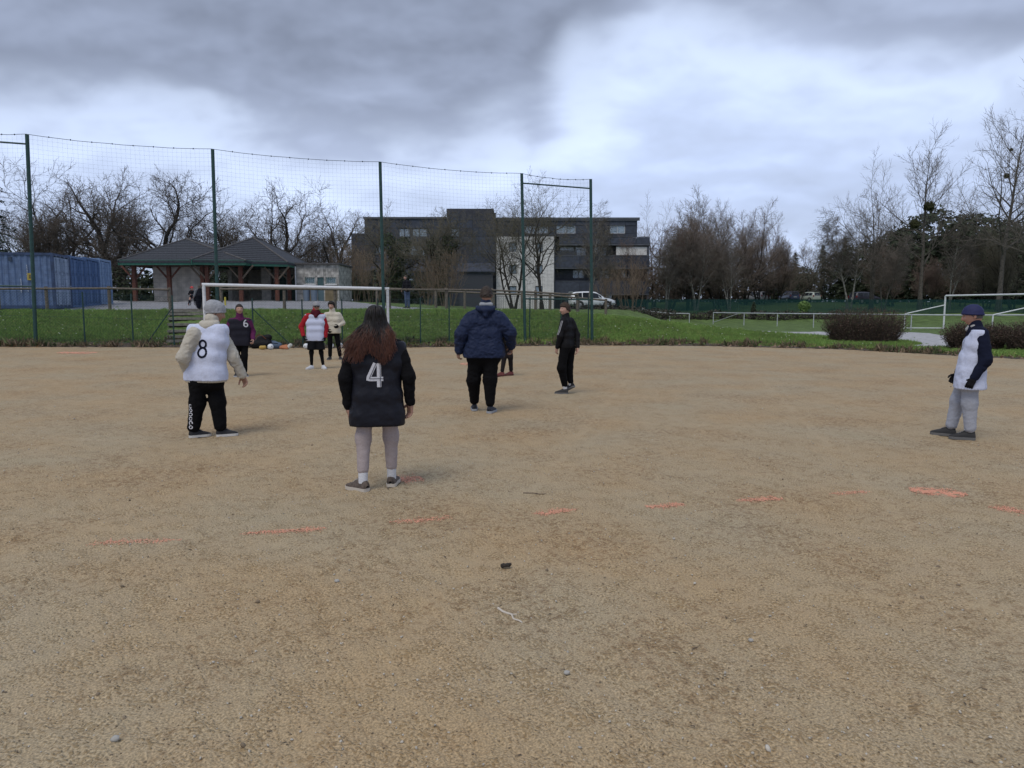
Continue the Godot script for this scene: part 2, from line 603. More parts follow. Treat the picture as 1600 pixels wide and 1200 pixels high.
func make_grass():
	var rng := RandomNumberGenerator.new()
	rng.seed = 100
	var b := Buf.new()
	for k in 9:
		var a := rng.randf() * TAU
		var o := Vector3(cos(a), 0, sin(a)) * rng.randf() * 0.07
		var lean := Vector3(rng.randf_range(-1, 1), 0, rng.randf_range(-1, 1)) * 0.05
		var w := Vector3(cos(a + 1.3), 0, sin(a + 1.3)) * 0.007
		var hh := rng.randf_range(0.05, 0.11)
		var mid := o + lean * 0.4 + Vector3(0, hh * 0.6, 0)
		b.quad(o - w, o + w, mid + w * 0.8, mid - w * 0.8)
		b.tri(mid - w * 0.8, mid + w * 0.8, o + lean * 1.3 + Vector3(0, hh, 0))
	var tuft := b.mesh()
	var xf := []
	var cols := []
	var clump := FastNoiseLite.new()
	clump.seed = 61; clump.frequency = 0.35
	var tries := 0
	while xf.size() < 62000 and tries < 400000:
		tries += 1
		var x := rng.randf_range(-27, 20)
		var z := rng.randf_range(-45, -20)
		var s := past_edge(x, z)
		if s < 0.25 or s > 9.5: continue
		if s < 0.9 and rng.randf() > (s - 0.1): continue
		if s > 6.0 and rng.randf() > 0.45: continue
		if on_paving(x, z): continue
		var q := clump.get_noise_2d(x, z)
		var sc := rng.randf_range(0.7, 1.5) * (1.0 + q * 0.5)
		var bs := Basis(Vector3.UP, rng.randf() * TAU).scaled(Vector3(sc, sc * rng.randf_range(0.7, 1.3), sc))
		xf.append(Transform3D(bs, Vector3(x, land_h(x, z) - 0.008, z)))
		var v := rng.randf_range(0.75, 1.25) * (1.0 + q * 0.35)
		var dry := clampf(rng.randf() * 1.4 - 1.0 + (0.35 if s < 1.0 else 0.0), 0.0, 1.0)
		cols.append(Color(lerpf(0.145, 0.32, dry) * v, lerpf(0.245, 0.27, dry) * v, lerpf(0.050, 0.11, dry) * v))
	var gmat := vmat("grass_blade", 0.8)
	multi("grass", tuft, gmat, xf, cols, "short green grass on the bank behind the fence")
	# brown leaf litter and roots along the foot of the bank
	var l := Buf.new()
	l.quad(Vector3(-0.5, 0, -0.3), Vector3(0.5, 0.12, -0.25), Vector3(0.45, 0.0, 0.3), Vector3(-0.5, 0.16, 0.25))
	var leaf := l.mesh()
	xf = []; cols = []
	for k in 9000:
		var e := rng.randf_range(-24.0, 18.0)
		var x := e
		var z := -20.0 - rng.randf() * 12.0
		var s := past_edge(x, z)
		if s < -0.5 or s > 0.75 or rng.randf() > 1.0 - absf(s - 0.15) * 0.9: continue
		var sc := rng.randf_range(0.05, 0.13)
		var bs := Basis.from_euler(Vector3(rng.randf_range(-0.7, 0.7), rng.randf() * TAU, rng.randf_range(-0.7, 0.7))).scaled(Vector3.ONE * sc)
		xf.append(Transform3D(bs, Vector3(x, land_h(x, z) + 0.02 + rng.randf() * 0.05, z)))
		var v := rng.randf_range(0.5, 1.3)
		cols.append(Color(0.19 * v, 0.125 * v, 0.08 * v))
	multi("leaf_litter", leaf, gmat, xf, cols, "brown dead leaves along the foot of the bank")
	# dry tufts at the foot of the fence
	xf = []; cols = []
	for k in 60000:
		var x := rng.randf_range(-24.0, 15.0)
		var z := -20.0 - rng.randf() * 12.0
		var s := past_edge(x, z)
		var q := clump.get_noise_2d(x * 2.3 + 40.0, z * 2.3)
		if s < 0.0 or s > 0.95 or q < -0.12: continue
		var sc := rng.randf_range(1.0, 2.6) * (0.6 + q * 1.8)
		var bs := Basis.from_euler(Vector3(rng.randf_range(-0.5, 0.5), rng.randf() * TAU, rng.randf_range(-0.5, 0.5))).scaled(Vector3.ONE * sc)
		xf.append(Transform3D(bs, Vector3(x, land_h(x, z) - 0.01, z)))
		var v := rng.randf_range(0.5, 1.2)
		if rng.randf() < 0.68: cols.append(Color(0.17 * v, 0.125 * v, 0.075 * v))
		else: cols.append(Color(0.06 * v, 0.085 * v, 0.025 * v))
		if xf.size() > 11000: break
	multi("dry_grass", tuft, gmat, xf, cols, "dry brown weeds at the foot of the mesh fence")
	# white petals (daisies) in the lawn
	xf = []; cols = []
	var da := Buf.new()
	da.ball(Vector3(0, 0.06, 0), Vector3(0.022, 0.012, 0.022), 4, 6)
	while xf.size() < 260:
		var x := rng.randf_range(-24, 16)
		var z := rng.randf_range(-40, -21)
		var s := past_edge(x, z)
		if s < 1.0 or s > 8.0 or on_paving(x, z): continue
		xf.append(Transform3D(Basis.IDENTITY, Vector3(x, land_h(x, z) + 0.02, z)))
	multi("daisies", da.mesh(), mat("daisy", 0.7, 0.7, 0.62), xf, [], "tiny white daisies in the grass bank")

func on_paving(x: float, z: float) -> bool:
	if x < -1.5:
		var front := -30.5
		var pts := [Vector2(-34, -30.5), Vector2(-24, -32.6), Vector2(-15, -33.6), Vector2(-9, -34.0), Vector2(-4.5, -34.8), Vector2(-1.6, -36.6)]
		for k in pts.size() - 1:
			if x >= pts[k].x and x <= pts[k + 1].x:
				front = lerpf(pts[k].y, pts[k + 1].y, (x - pts[k].x) / (pts[k + 1].x - pts[k].x))
		if z < front: return true
		var sl := Vector2(-2.6, -5.85)
		var so := Vector2(x, z) - Vector2(-12.15, -27.35)
		if absf(so.cross(sl.normalized())) < 0.98 and so.dot(sl) > 0.0: return true
	var poly := PackedVector2Array([Vector2(6.5, -38.0), Vector2(9.6, -37.6), Vector2(13.0, -37.0), Vector2(15.8, -36.4), Vector2(18.4, -35.6), Vector2(18.6, -33.6), Vector2(17.4, -30.4), Vector2(15.6, -28.0), Vector2(17.0, -27.4), Vector2(20.2, -31.4), Vector2(23.9, -37.4), Vector2(25.0, -44.4), Vector2(20.6, -46.0), Vector2(15.6, -43.6), Vector2(10.8, -40.6), Vector2(6.6, -38.9)])
	return Geometry2D.is_point_in_polygon(Vector2(x, z), poly)

func make_grit():
	var rng := RandomNumberGenerator.new()
	rng.seed = 55
	var b := Buf.new()
	b.ball(Vector3.ZERO, Vector3(1, 0.62, 0.8), 4, 6)
	for k in b.v.size(): b.v[k] *= rng.randf_range(0.8, 1.15)
	var peb := b.mesh()
	var xf := []
	var cols := []
	for k in 9000:
		var r := 1.9 + pow(rng.randf(), 1.7) * 15.0
		var th := rng.randf_range(-0.75, 0.75)
		var x := sin(th) * r
		var z := -cos(th) * r
		var pale := rng.randf() < 0.35
		var sc := rng.randf_range(0.0022, 0.0055) if not pale else rng.randf_range(0.0025, 0.008)
		if rng.randf() < 0.006: sc = rng.randf_range(0.009, 0.016)
		var bs := Basis.from_euler(Vector3(rng.randf(), rng.randf() * TAU, rng.randf())).scaled(Vector3.ONE * sc)
		xf.append(Transform3D(bs, Vector3(x, sand_fine(x, z) + sc * 0.25, z)))
		var v := rng.randf_range(0.7, 1.15)
		if pale: cols.append(Color(0.46 * v, 0.43 * v, 0.37 * v))
		else: cols.append(Color(0.20 * v, 0.155 * v, 0.105 * v))
	multi("gravel", peb, vmat("grit", 0.95), xf, cols, "small loose stones and grit scattered over the sand")
	# short dark bits of bark and leaf blown over the sand
	var c := Buf.new()
	c.quad(Vector3(-0.5, 0, -0.12), Vector3(0.5, 0.1, -0.1), Vector3(0.5, 0.0, 0.12), Vector3(-0.5, 0.12, 0.1))
	xf = []; cols = []
	for k in 1100:
		var r := 2.2 + pow(rng.randf(), 0.9) * 25.0
		var th := rng.randf_range(-0.72, 0.72)
		var x := sin(th) * r
		var z := -cos(th) * r
		if past_edge(x, z) > -0.1: continue
		var sc := rng.randf_range(0.008, 0.03)
		var bs := Basis.from_euler(Vector3(rng.randf_range(-0.3, 0.3), rng.randf() * TAU, 0)).scaled(Vector3.ONE * sc)
		xf.append(Transform3D(bs, Vector3(x, sand_fine(x, z) + 0.003, z)))
		var v := rng.randf_range(0.5, 1.2)
		cols.append(Color(0.11 * v, 0.08 * v, 0.055 * v))
	multi("plant_debris", c.mesh(), vmat("grit", 0.95), xf, cols, "small dark bits of bark and leaf on the sand")

# sprayed paint on the sand: a patchy strip, its spots thinning out to the sides
func paint_dash(a: Vector2, b: Vector2, w: float, dense: float, label: String, seed_: int):
	var rng := RandomNumberGenerator.new()
	rng.seed = seed_
	var st := Buf.new()
	var d := b - a
	var s := Vector2(-d.y, d.x).normalized()
	var n := int(3300.0 * dense)
	for k in n:
		var t := rng.randf()
		var ends := minf(1.0, minf(t, 1.0 - t) * 5.0)
		var q := rng.randfn() * w * 0.55 * (0.5 + 0.5 * ends)
		var p := a + d * t + s * q
		if rng.randf() > ends * 0.8 + 0.2: continue
		var r := rng.randf_range(0.0010, 0.0036) * (1.0 if w < 0.2 else 4.5)
		var y := sand_fine(p.x, p.y) + 0.0035 + rng.randf() * 0.0015
		var m := 5
		var k0 := st.v.size()
		st.vert(Vector3(p.x, y, p.y), Vector3.UP)
		for j in m:
			var ang := TAU * j / m + t * 9.0
			var rr := r * rng.randf_range(0.6, 1.5)
			var px := p.x + cos(ang) * rr * 1.7
			var pz := p.y + sin(ang) * rr
			st.vert(Vector3(px, sand_fine(px, pz) + 0.0036, pz), Vector3.UP)
		for j in m:
			st.i.append_array(PackedInt32Array([k0, k0 + 1 + j, k0 + 1 + (j + 1) % m]))
	var o := part("paint_mark", st, mat("spray_paint", 0.68, 0.32, 0.21, 0.9))
	tag(o, label, "paint mark", "orange paint marks sprayed on the sand")

func make_marks():
	paint_dash(Vector2(-2.90, -4.72), Vector2(-2.28, -4.80), 0.05, 0.25, "faint orange paint dash lowest on the far left of the sand", 1)
	paint_dash(Vector2(-1.93, -4.93), Vector2(-1.34, -5.06), 0.05, 0.41, "orange paint dash second from the left, below the white 8 bib player", 2)
	paint_dash(Vector2(-0.92, -5.2), Vector2(-0.46, -5.34), 0.05, 0.25, "faint orange paint dash just below the feet of the long haired player", 3)
	paint_dash(Vector2(-1.06, -6.52), Vector2(-0.84, -6.62), 0.13, 0.50, "orange paint splash right beside the beige shoes of the long haired player", 4)
	paint_dash(Vector2(0.16, -5.42), Vector2(0.52, -5.56), 0.05, 0.33, "orange paint dash just below the thin twig in the middle", 5)
	paint_dash(Vector2(1.08, -5.64), Vector2(1.42, -5.72), 0.06, 0.33, "orange paint dash fourth from the right in the curved line", 6)
	paint_dash(Vector2(1.86, -5.80), Vector2(2.28, -5.88), 0.06, 0.41, "orange paint dash third from the right before the brightest one", 7)
	paint_dash(Vector2(2.72, -6.02), Vector2(3.12, -6.10), 0.05, 0.19, "palest orange paint dash just left of the brightest one", 8)
	paint_dash(Vector2(3.50, -6.18), Vector2(3.90, -6.0), 0.10, 2.04, "brightest thick orange paint dash below the man in grey joggers", 9)
	paint_dash(Vector2(3.86, -5.66), Vector2(4.12, -5.40), 0.08, 0.39, "orange paint dash at the right edge of the picture", 10)
	paint_dash(Vector2(-14.6, -23.0), Vector2(-13.4, -23.1), 0.35, 0.55, "faint orange paint patch on the far sand near the mesh fence", 11)
	paint_dash(Vector2(-1.45, -20.2), Vector2(-0.95, -20.3), 0.30, 0.55, "faint orange paint patch beside the big man in the blue jacket", 12)
	# dark clod, twigs, stones
	var rng := RandomNumberGenerator.new()
	rng.seed = 70
	var b := Buf.new()
	for k in 16:
		b.ball(Vector3(rng.randf_range(-0.026, 0.026), rng.randf_range(0.008, 0.018), rng.randf_range(-0.013, 0.013)), Vector3(0.012, 0.01, 0.011) * rng.randf_range(0.6, 1.2), 5, 7)
	var o := part("dirt_clod", b, mat("clod", 0.035, 0.028, 0.022, 0.95))
	o.position = Vector3(-0.035, sand_fine(-0.035, -4.27), -4.27)
	tag(o, "small black clod of dirt lying on the sand in front", "clod")
	for w in [[Vector2(-0.07, -3.67), Vector2(0.055, -3.50), 0.0068, "short pale bent twig lying nearest on the sand", "stick_pale"], [Vector2(0.10, -6.05), Vector2(0.29, -6.0), 0.004, "thin dark twig lying beside the orange dashes", "stick_dark"]]:
		var p := PackedVector3Array()
		var r := PackedFloat32Array()
		for k in 7:
			var q: Vector2 = (w[0] as Vector2).lerp(w[1], k / 6.0) + Vector2(rng.randf_range(-1, 1), rng.randf_range(-1, 1)) * 0.006
			p.append(Vector3(q.x, sand_fine(q.x, q.y) + 0.006, q.y))
			r.append(w[2] * (1.0 - 0.06 * k))
		var t := Buf.new()
		t.tube(p, r, 6)
		t.rod(p[3], p[3] + Vector3(0.03, 0.005, 0.01), w[2] * 0.6, w[2] * 0.3, 5)
		var tw := part("twig", t, mat("stick_pale", 0.52, 0.47, 0.40) if w[4] == "stick_pale" else mat("stick_dark", 0.10, 0.07, 0.05))
		tag(tw, w[3], "twig")
	for s in [[-1.02, -4.03, 0.013, "small grey stone lying left of the black clod"], [0.24, -2.98, 0.012, "pale round pebble below the bent twig"], [1.15, -3.3, 0.011, "pale pebble lying to the right of the bent twig"], [-1.47, -2.5, 0.014, "pale pebble in the bottom left corner of the sand"]]:
		var t := Buf.new()
		t.ball(Vector3.ZERO, Vector3(s[2] * 1.2, s[2] * 0.8, s[2]), 6, 9)
		for k in t.v.size(): t.v[k] += t.v[k] * bumpy.get_noise_3dv(t.v[k] * 900.0) * 0.3
		var st := part("stone", t, mat("pebble", 0.36, 0.35, 0.32, 0.9))
		st.position = Vector3(s[0], sand_fine(s[0], s[1]) + s[2] * 0.5, s[1])
		tag(st, s[3], "stone", "loose stones on the near sand")
# ------------------------------------------------------------------ fences, goals, railings
func post_tube(a: Vector3, b: Vector3, r: float, sides := 10) -> Buf:
	var t := Buf.new()
	t.rod(a, b, r, r, sides)
	return t

func make_fences():
	var green := mat("green_paint", 0.014, 0.062, 0.056, 0.5, 0.25, 2.0)
	var cord := mat("net_cord", 0.030, 0.050, 0.058, 0.9)
	# tall ball-stop fence; posts lean a little
	var P := [[Vector3(-17.0, 0.25, -25.6), Vector3(-16.73, 7.53, -25.5)], [Vector3(-11.08, 0.15, -27.1), Vector3(-10.96, 7.35, -27.0)], [Vector3(-5.14, 0.05, -28.9), Vector3(-5.16, 7.25, -28.8)], [Vector3(0.56, 0.0, -30.4), Vector3(0.4, 7.08, -30.3)], [Vector3(3.47, 0.0, -31.05), Vector3(3.32, 6.97, -31.0)], [Vector3(-20.2, 0.3, -24.6), Vector3(-20.0, 7.6, -24.5)]]
	var t := thing("ball_stop_fence", "tall dark green ball net fence on slim posts behind the goal", "fence")
	for p in P: part("post", post_tube(p[0], p[1], 0.062, 12), green, t)
	for y in [0.945, 0.275]:
		part("cross_rail", post_tube(P[3][0].lerp(P[3][1], y), P[4][0].lerp(P[4][1], y), 0.03), green, t)
		part("cross_rail", post_tube(P[5][0].lerp(P[5][1], y + 0.01), P[0][0].lerp(P[0][1], y + 0.01), 0.03), green, t)
	var order := [5, 0, 1, 2, 3, 4]
	for q in 5:
		var A: Array = P[order[q]]
		var B: Array = P[order[q + 1]]
		var nb := Buf.new()
		var wide: float = (A[1] as Vector3).distance_to(B[1])
		var nv := int(wide / 0.15)
		var nh := 46
		var sag := func(u: float, y: float) -> Vector3:
			var lo: Vector3 = (A[0] as Vector3).lerp(A[1], y)
			var hi: Vector3 = (B[0] as Vector3).lerp(B[1], y)
			var s := 4.0 * u * (1.0 - u)
			return lo.lerp(hi, u) + Vector3(0, -0.10 * s * y - 0.012 * bumpy.get_noise_2d(u * 30.0 + q * 9.0, y * 30.0), -0.12 * s * sin(y * 3.0) + 0.05 * bumpy.get_noise_2d(u * 9.0 + q * 5.0, y * 6.0))
		for k in nv + 1:
			var pts := PackedVector3Array()
			var rr := PackedFloat32Array()
			for j in 9:
				pts.append(sag.call(float(k) / nv, 0.03 + 0.97 * j / 8.0))
				rr.append(0.0016)
			nb.tube(pts, rr, 3, false)
		for k in nh + 1:
			var pts := PackedVector3Array()
			var rr := PackedFloat32Array()
			for j in 9:
				pts.append(sag.call(j / 8.0, 0.03 + 0.97 * k / nh))
				rr.append(0.0016)
			nb.tube(pts, rr, 3, false)
		part("net", nb, cord, t)
		var rb := Buf.new()
		var pts := PackedVector3Array()
		var rr := PackedFloat32Array()
		for j in 13:
			pts.append(sag.call(j / 12.0, 1.0)); rr.append(0.009)
		rb.tube(pts, rr, 5)
		var rope := part("top_rope", rb, cord, t)
		for j in range(1, 9):
			var cl := Buf.new()
			var at: Vector3 = sag.call(j / 9.0, 1.0)
			cl.ball(at, Vector3(0.022, 0.03, 0.022), 4, 6)
			part("clip", cl, cord, rope)
	# low chain-link fence along the same line; a gap for the steps
	var fence_at := func(x: float) -> Vector3:
		var pts := [Vector2(-26, -23.2), Vector2(-17.0, -25.75), Vector2(-11.08, -27.25), Vector2(-5.14, -29.05), Vector2(0.56, -30.55), Vector2(3.47, -31.2)]
		for k in pts.size() - 1:
			if x <= pts[k + 1].x:
				var z := lerpf(pts[k].y, pts[k + 1].y, (x - pts[k].x) / (pts[k + 1].x - pts[k].x))
				return Vector3(x, land_h(x, z), z)
		return Vector3.ZERO
	var runs := [[-24.0, -21.9, -20.1, -18.4, -15.55, -14.0, -12.65], [-9.95, -8.2, -6.75, -5.4, -3.75, -2.6, -0.95, 0.75, 2.1, 3.3]]
	var names := ["low green chain-link fence from the left edge to the steps", "low green chain-link fence behind the goal, right of the steps"]
	for q in 2:
		var f := thing("mesh_fence", names[q], "fence", Vector3.ZERO, 0.0, "low chain-link fences at the foot of the bank")
		var xs: Array = runs[q]
		for x in xs:
			var b: Vector3 = fence_at.call(x)
			part("post", post_tube(b + Vector3(0, -0.2, 0), b + Vector3(0.01, 1.86, 0), 0.026), green, f)
		var mb := Buf.new()
		for k in xs.size() - 1:
			var a: Vector3 = fence_at.call(xs[k])
			var b: Vector3 = fence_at.call(xs[k + 1])
			var wd := a.distance_to(b)
			var hh := 1.75
			var pitch := 0.10
			var n := int((wd + hh) / pitch)
			for e in 2:
				for j in n:
					var s0 := j * pitch
					var x0 := maxf(0.0, s0 - hh)
					var x1 := minf(wd, s0)
					if x1 - x0 < 0.02: continue
					var y0 := s0 - x0
					var y1 := s0 - x1
					var u0 := x0 / wd
					var u1 := x1 / wd
					if e == 1:
						u0 = 1.0 - u0; u1 = 1.0 - u1
					mb.rod(a.lerp(b, u0) + Vector3(0, 0.05 + y0, 0.03), a.lerp(b, u1) + Vector3(0, 0.05 + y1, 0.03), 0.0028, 0.0028, 3, false)
		part("wire_mesh", mb, green, f)
		for y in [0.08, 0.95, 1.80]:
			for k in xs.size() - 1:
				part("tension_wire", post_tube(fence_at.call(xs[k]) + Vector3(0, y, 0.03), fence_at.call(xs[k + 1]) + Vector3(0, y, 0.03), 0.004, 5), green, f)
		var e0: Vector3 = fence_at.call(-9.95 if q == 1 else -12.65)
		var e1: Vector3 = fence_at.call(-8.6 if q == 1 else -13.6)
		part("brace", post_tube(e0 + Vector3(0, 1.45, -0.05), e1 + Vector3(0, 0.02, -0.05), 0.02), green, f)
	# near goal
	var white := mat("goal_white", 0.72, 0.74, 0.76, 0.45, 0.12, 1.5)
	var g := thing("football_goal", "large white football goal frame in front of the ball net fence", "goal")
	var gl := Vector3(-11.32, 0.02, -26.55)
	var gr := Vector3(-5.0, 0.0, -29.0)
	part("goal_post", post_tube(gl + Vector3(0, -0.1, 0), gl + Vector3(0, 2.40, 0), 0.06, 16), white, g)
	part("goal_post", post_tube(gr + Vector3(0, -0.1, 0), gr + Vector3(0, 2.33, 0), 0.06, 16), white, g)
	part("crossbar", post_tube(gl + Vector3(-0.06, 2.40, 0.02), gr + Vector3(0.06, 2.33, -0.02), 0.063, 16), white, g)
	# far goal
	var h := thing("football_goal", "white football goal with slanting net supports on the far lawn", "goal")
	var a := Vector3(32.0, 0, -53.3)
	var b := Vector3(33.9, 0, -46.3)
	part("goal_post", post_tube(a, a + Vector3(0, 2.44, 0), 0.06, 14), white, h)
	part("goal_post", post_tube(b, b + Vector3(0, 2.44, 0), 0.06, 14), white, h)
	part("crossbar", post_tube(a + Vector3(0, 2.44, 0.06), b + Vector3(0, 2.44, -0.06), 0.063, 14), white, h)
	for e in [a, b]:
		var back: Vector3 = e + Vector3(-2.7, 0, -0.4)
		part("support_stake", post_tube(back, back + Vector3(0, 1.1, 0), 0.045), white, h)
		part("support_arm", post_tube(back + Vector3(0, 1.1, 0), e + Vector3(-0.03, 1.75, 0), 0.04), white, h)
	part("ground_bar", post_tube(a + Vector3(-2.6, 0.05, -0.3), a + Vector3(-0.1, 0.05, 0), 0.04), white, h)
	# white handrails round the lawn
	var grey := mat("rail_white", 0.52, 0.55, 0.58, 0.45, 0.2, 1.0)
	rail("handrail", "white tubular handrail before the far football goal", [Vector2(19.3, -69.0), Vector2(20.8, -64.5), Vector2(22.2, -60.2), Vector2(23.6, -56.3), Vector2(25.6, -53), Vector2(27.7, -49.9), Vector2(30.6, -47.4), Vector2(33.6, -45), Vector2(37, -42.6), Vector2(41, -40)], 1.08, grey)
	rail("handrail", "short white tubular handrail at the edge of the car park", [Vector2(13.2, -73.0), Vector2(14.0, -72.2), Vector2(15.6, -71.2), Vector2(17.3, -70.2)], 1.0, grey)
	# wooden railing along the playground
	var wood := mat("rail_wood", 0.20, 0.17, 0.135, 0.9, 0.4, 3.0)
	var w := thing("wooden_railing", "weathered round wooden railing along the playground above the bank", "railing")
	var prev := Vector3.ZERO
	var wx := [-27.4, -25.0, -22.6, -20.0, -17.6, -16.0]
	for run in [[-28.0, -25.4, -22.9, -20.9, -18.25, -15.65], [-13.4, -10.6, -8.3, -5.85, -3.2, -1.0, 1.2, 3.4]]:
		prev = Vector3.ZERO
		for x in run:
			var z: float = -31.6 - 0.115 * (x + 28.0)
			if x > -7.0: z -= 0.22 * (x + 7.0)
			var p := Vector3(x, land_h(x, z), z)
			part("post", post_tube(p + Vector3(0, -0.3, 0), p + Vector3(0, 1.12, 0), 0.072, 10), wood, w)
			if prev != Vector3.ZERO:
				part("rail", post_tube(prev + Vector3(0, 1.02, 0.07), p + Vector3(0, 1.02, 0.07), 0.048, 10), wood, w)
			prev = p
	# log fence at the far side of the path, before the flats
	var lf := thing("log_fence", "low brown log fence beyond the path before the flats", "fence")
	prev = Vector3.ZERO
	for k in 9:
		var x := -8.6 + k * 1.85
		var z := -46.0 - 0.2 * k
		var p := Vector3(x, land_h(x, z), z)
		part("post", post_tube(p + Vector3(0, -0.2, 0), p + Vector3(0, 1.15, 0), 0.09, 9), wood, lf)
		if prev != Vector3.ZERO: part("rail", post_tube(prev + Vector3(0, 1.05, 0), p + Vector3(0, 1.05, 0), 0.06, 8), wood, lf)
		prev = p
	# far green screen fence
	var scr := StandardMaterial3D.new()
	scr.albedo_color = Color(lin(0.020, 0.060, 0.058), 0.5)
	scr.transparency = BaseMaterial3D.TRANSPARENCY_ALPHA
	scr.roughness = 1.0
	scr.metallic_specular = 0.0
	var sf := thing("screen_fence", "long green mesh screen fence at the far edge of the lawn", "fence")
	prev = Vector3.ZERO
	for k in 26:
		var x := 11.5 + k * 2.7
		var z := -79.0 - 0.10 * k
		var y := 0.78
		var p := Vector3(x, y, z)
		part("post", post_tube(p + Vector3(0, -0.8, 0), p + Vector3(0, 1.72, 0), 0.03, 8), green, sf)
		if prev != Vector3.ZERO:
			var s := Buf.new()
			s.bar(prev + Vector3(0.04, 0.86, 0), p + Vector3(-0.04, 0.86, 0), 0.012, 1.62)
			part("screen", s, scr, sf)
		prev = p
	# steps up the bank
	var tread := mat("step_tread", 0.30, 0.28, 0.24, 0.95, 0.3, 2.0)
	var riser := mat("step_log", 0.075, 0.06, 0.045, 0.95, 0.4, 3.0)
	var s := thing("stairs", "earth steps with pale timber edges climbing the bank by the goal", "stairs")
	var lo := Vector3(-12.15, 0.15, -27.35)
	var hi := Vector3(-14.75, 1.36, -33.2)
	var across := Vector3(0.92, 0, -0.39)
	var dir := (hi - lo)
	for k in 9:
		var c := lo + dir * (k / 8.0)
		c.y = land_h(c.x, c.z) + 0.10
		var fwd := Vector3(dir.x, 0, dir.z).normalized()
		var side := fwd.cross(Vector3.UP)
		var bs := Basis(side, Vector3.UP, -fwd)
		var st := boxpart("tread", c + fwd * 0.40 + Vector3(0, -0.16, 0), Vector3(1.75, 0.3, 0.80), riser, s, bs)
		boxpart("edging", c + Vector3(0, -0.035, 0), Vector3(1.85, 0.10, 0.14), tread, st, bs)

func rail(called: String, label: String, pts: Array, h: float, m: Material):
	var t := thing(called, label, "railing", Vector3.ZERO, 0.0, "white handrails round the lawn")
	var prev := Vector3.ZERO
	for p in pts:
		var b := Vector3(p.x, land_h(p.x, p.y), p.y)
		part("post", post_tube(b + Vector3(0, -0.1, 0), b + Vector3(0, h, 0), 0.038, 8), m, t)
		if prev != Vector3.ZERO: part("rail", post_tube(prev + Vector3(0, h, 0), b + Vector3(0, h, 0), 0.045, 8), m, t)
		prev = b
	var f: Vector2 = pts[0]
	var g: Vector2 = (pts[0] as Vector2).lerp(pts[1], 0.85)
	part("brace", post_tube(Vector3(f.x, land_h(f.x, f.y) + 0.15, f.y), Vector3(g.x, land_h(g.x, g.y) + h - 0.05, g.y), 0.03, 7), m, t)
# ------------------------------------------------------------------ trees
# kind: dictionary of branch habits, see make_trees
func grow(k: Dictionary, seed_: int) -> Array:
	var rng := RandomNumberGenerator.new()
	rng.seed = seed_
	var wood := Buf.new()
	var twig := Buf.new()
	# stack of [position, direction, length, radius, level]
	var stack := []
	for s in k.stems:
		var a := rng.randf() * TAU
		var d: Vector3 = (Vector3.UP + Vector3(cos(a), 0, sin(a)) * k.stem_lean * rng.randf_range(0.4, 1.0)).normalized()
		stack.append([Vector3(cos(a), 0, sin(a)) * (0.0 if k.stems == 1 else k.stem_gap * sqrt(rng.randf())), d, k.height * rng.randf_range(0.9, 1.05), k.radius * rng.randf_range(0.8, 1.1), 0])
	while stack.size() > 0:
		var b: Array = stack.pop_back()
		var p: Vector3 = b[0]
		var d: Vector3 = b[1]
		var ln: float = b[2]
		var r: float = b[3]
		var lv: int = b[4]
		var last: int = k.levels
		if lv >= last:
			twig.spike(p, p + d * ln, r)
			if lv == last:
				# a fork of fine end twigs
				for e in k.fork:
					var t := rng.randf_range(0.25, 0.85)
					var o := Vector3(rng.randfn(), rng.randfn(), rng.randfn()).normalized()
					var d2: Vector3 = (d + o * 0.75 + Vector3(0, k.tip_up, 0)).normalized()
					twig.spike(p + d * ln * t, p + d * ln * t + d2 * ln * rng.randf_range(0.45, 0.8), r * 0.65)
			continue
		var segs: int = [7, 6, 5, 4, 3][mini(lv, 4)]
		var pts := PackedVector3Array([p])
		var rad := PackedFloat32Array([r * (1.35 if lv == 0 else 1.0)])
		var taper: float = k.taper[mini(lv, k.taper.size() - 1)]
		var wander: float = k.wander[mini(lv, k.wander.size() - 1)]
		var lift: float = k.lift[mini(lv, k.lift.size() - 1)]
		var dirs := [d]
		for s in segs:
			d = (d + Vector3(rng.randfn(), rng.randfn(), rng.randfn()) * wander + Vector3(0, lift, 0)).normalized()
			p += d * ln / segs
			pts.append(p)
			rad.append(r * lerpf(1.0, taper, float(s + 1) / segs))
			dirs.append(d)
		var into := wood if lv <= 1 else twig
		into.tube(pts, rad, [8, 6, 4, 3, 3][mini(lv, 4)], false)
		var n: int = k.kids[mini(lv, k.kids.size() - 1)]
		var start: float = k.start[mini(lv, k.start.size() - 1)]
		var ang: float = k.angle[mini(lv, k.angle.size() - 1)]
		var ratio: float = k.ratio[mini(lv, k.ratio.size() - 1)]
		var roll := rng.randf() * TAU
		for c in n:
			var t := start + (1.0 - start) * (c + rng.randf() * 0.8) / n
			t = minf(t, 0.999)
			var at := t * segs
			var q := int(at)
			var pos := pts[q].lerp(pts[q + 1], at - q)
			var dd: Vector3 = dirs[q + 1]
			roll += 2.4 + rng.randf_range(-0.5, 0.5)
			var side := dd.cross(Vector3(0.2, 0.3, 0.93)).normalized().rotated(dd, roll)
			var an := ang * rng.randf_range(0.7, 1.25)
			var nd := (dd * cos(an) + side * sin(an)).normalized()
			var shape: float = 1.0
			if lv == 0: shape = k.crown.sample(t) if k.crown is Curve else 1.0
			var l2 := ln * ratio * shape * rng.randf_range(0.7, 1.2)
			var rr := lerpf(r, r * taper, t) * rng.randf_range(0.42, 0.72)
			if lv + 1 >= last: rr = k.twig
			stack.append([pos, nd, maxf(l2, 0.12), maxf(rr, k.twig), lv + 1])
		# the branch runs on into its own tip
		if lv + 1 < last: stack.append([p, d, ln * ratio * 0.8, maxf(r * taper, k.twig), lv + 1])
		else: stack.append([p, d, ln * ratio * 0.8, k.twig, last])
	return [wood, twig]

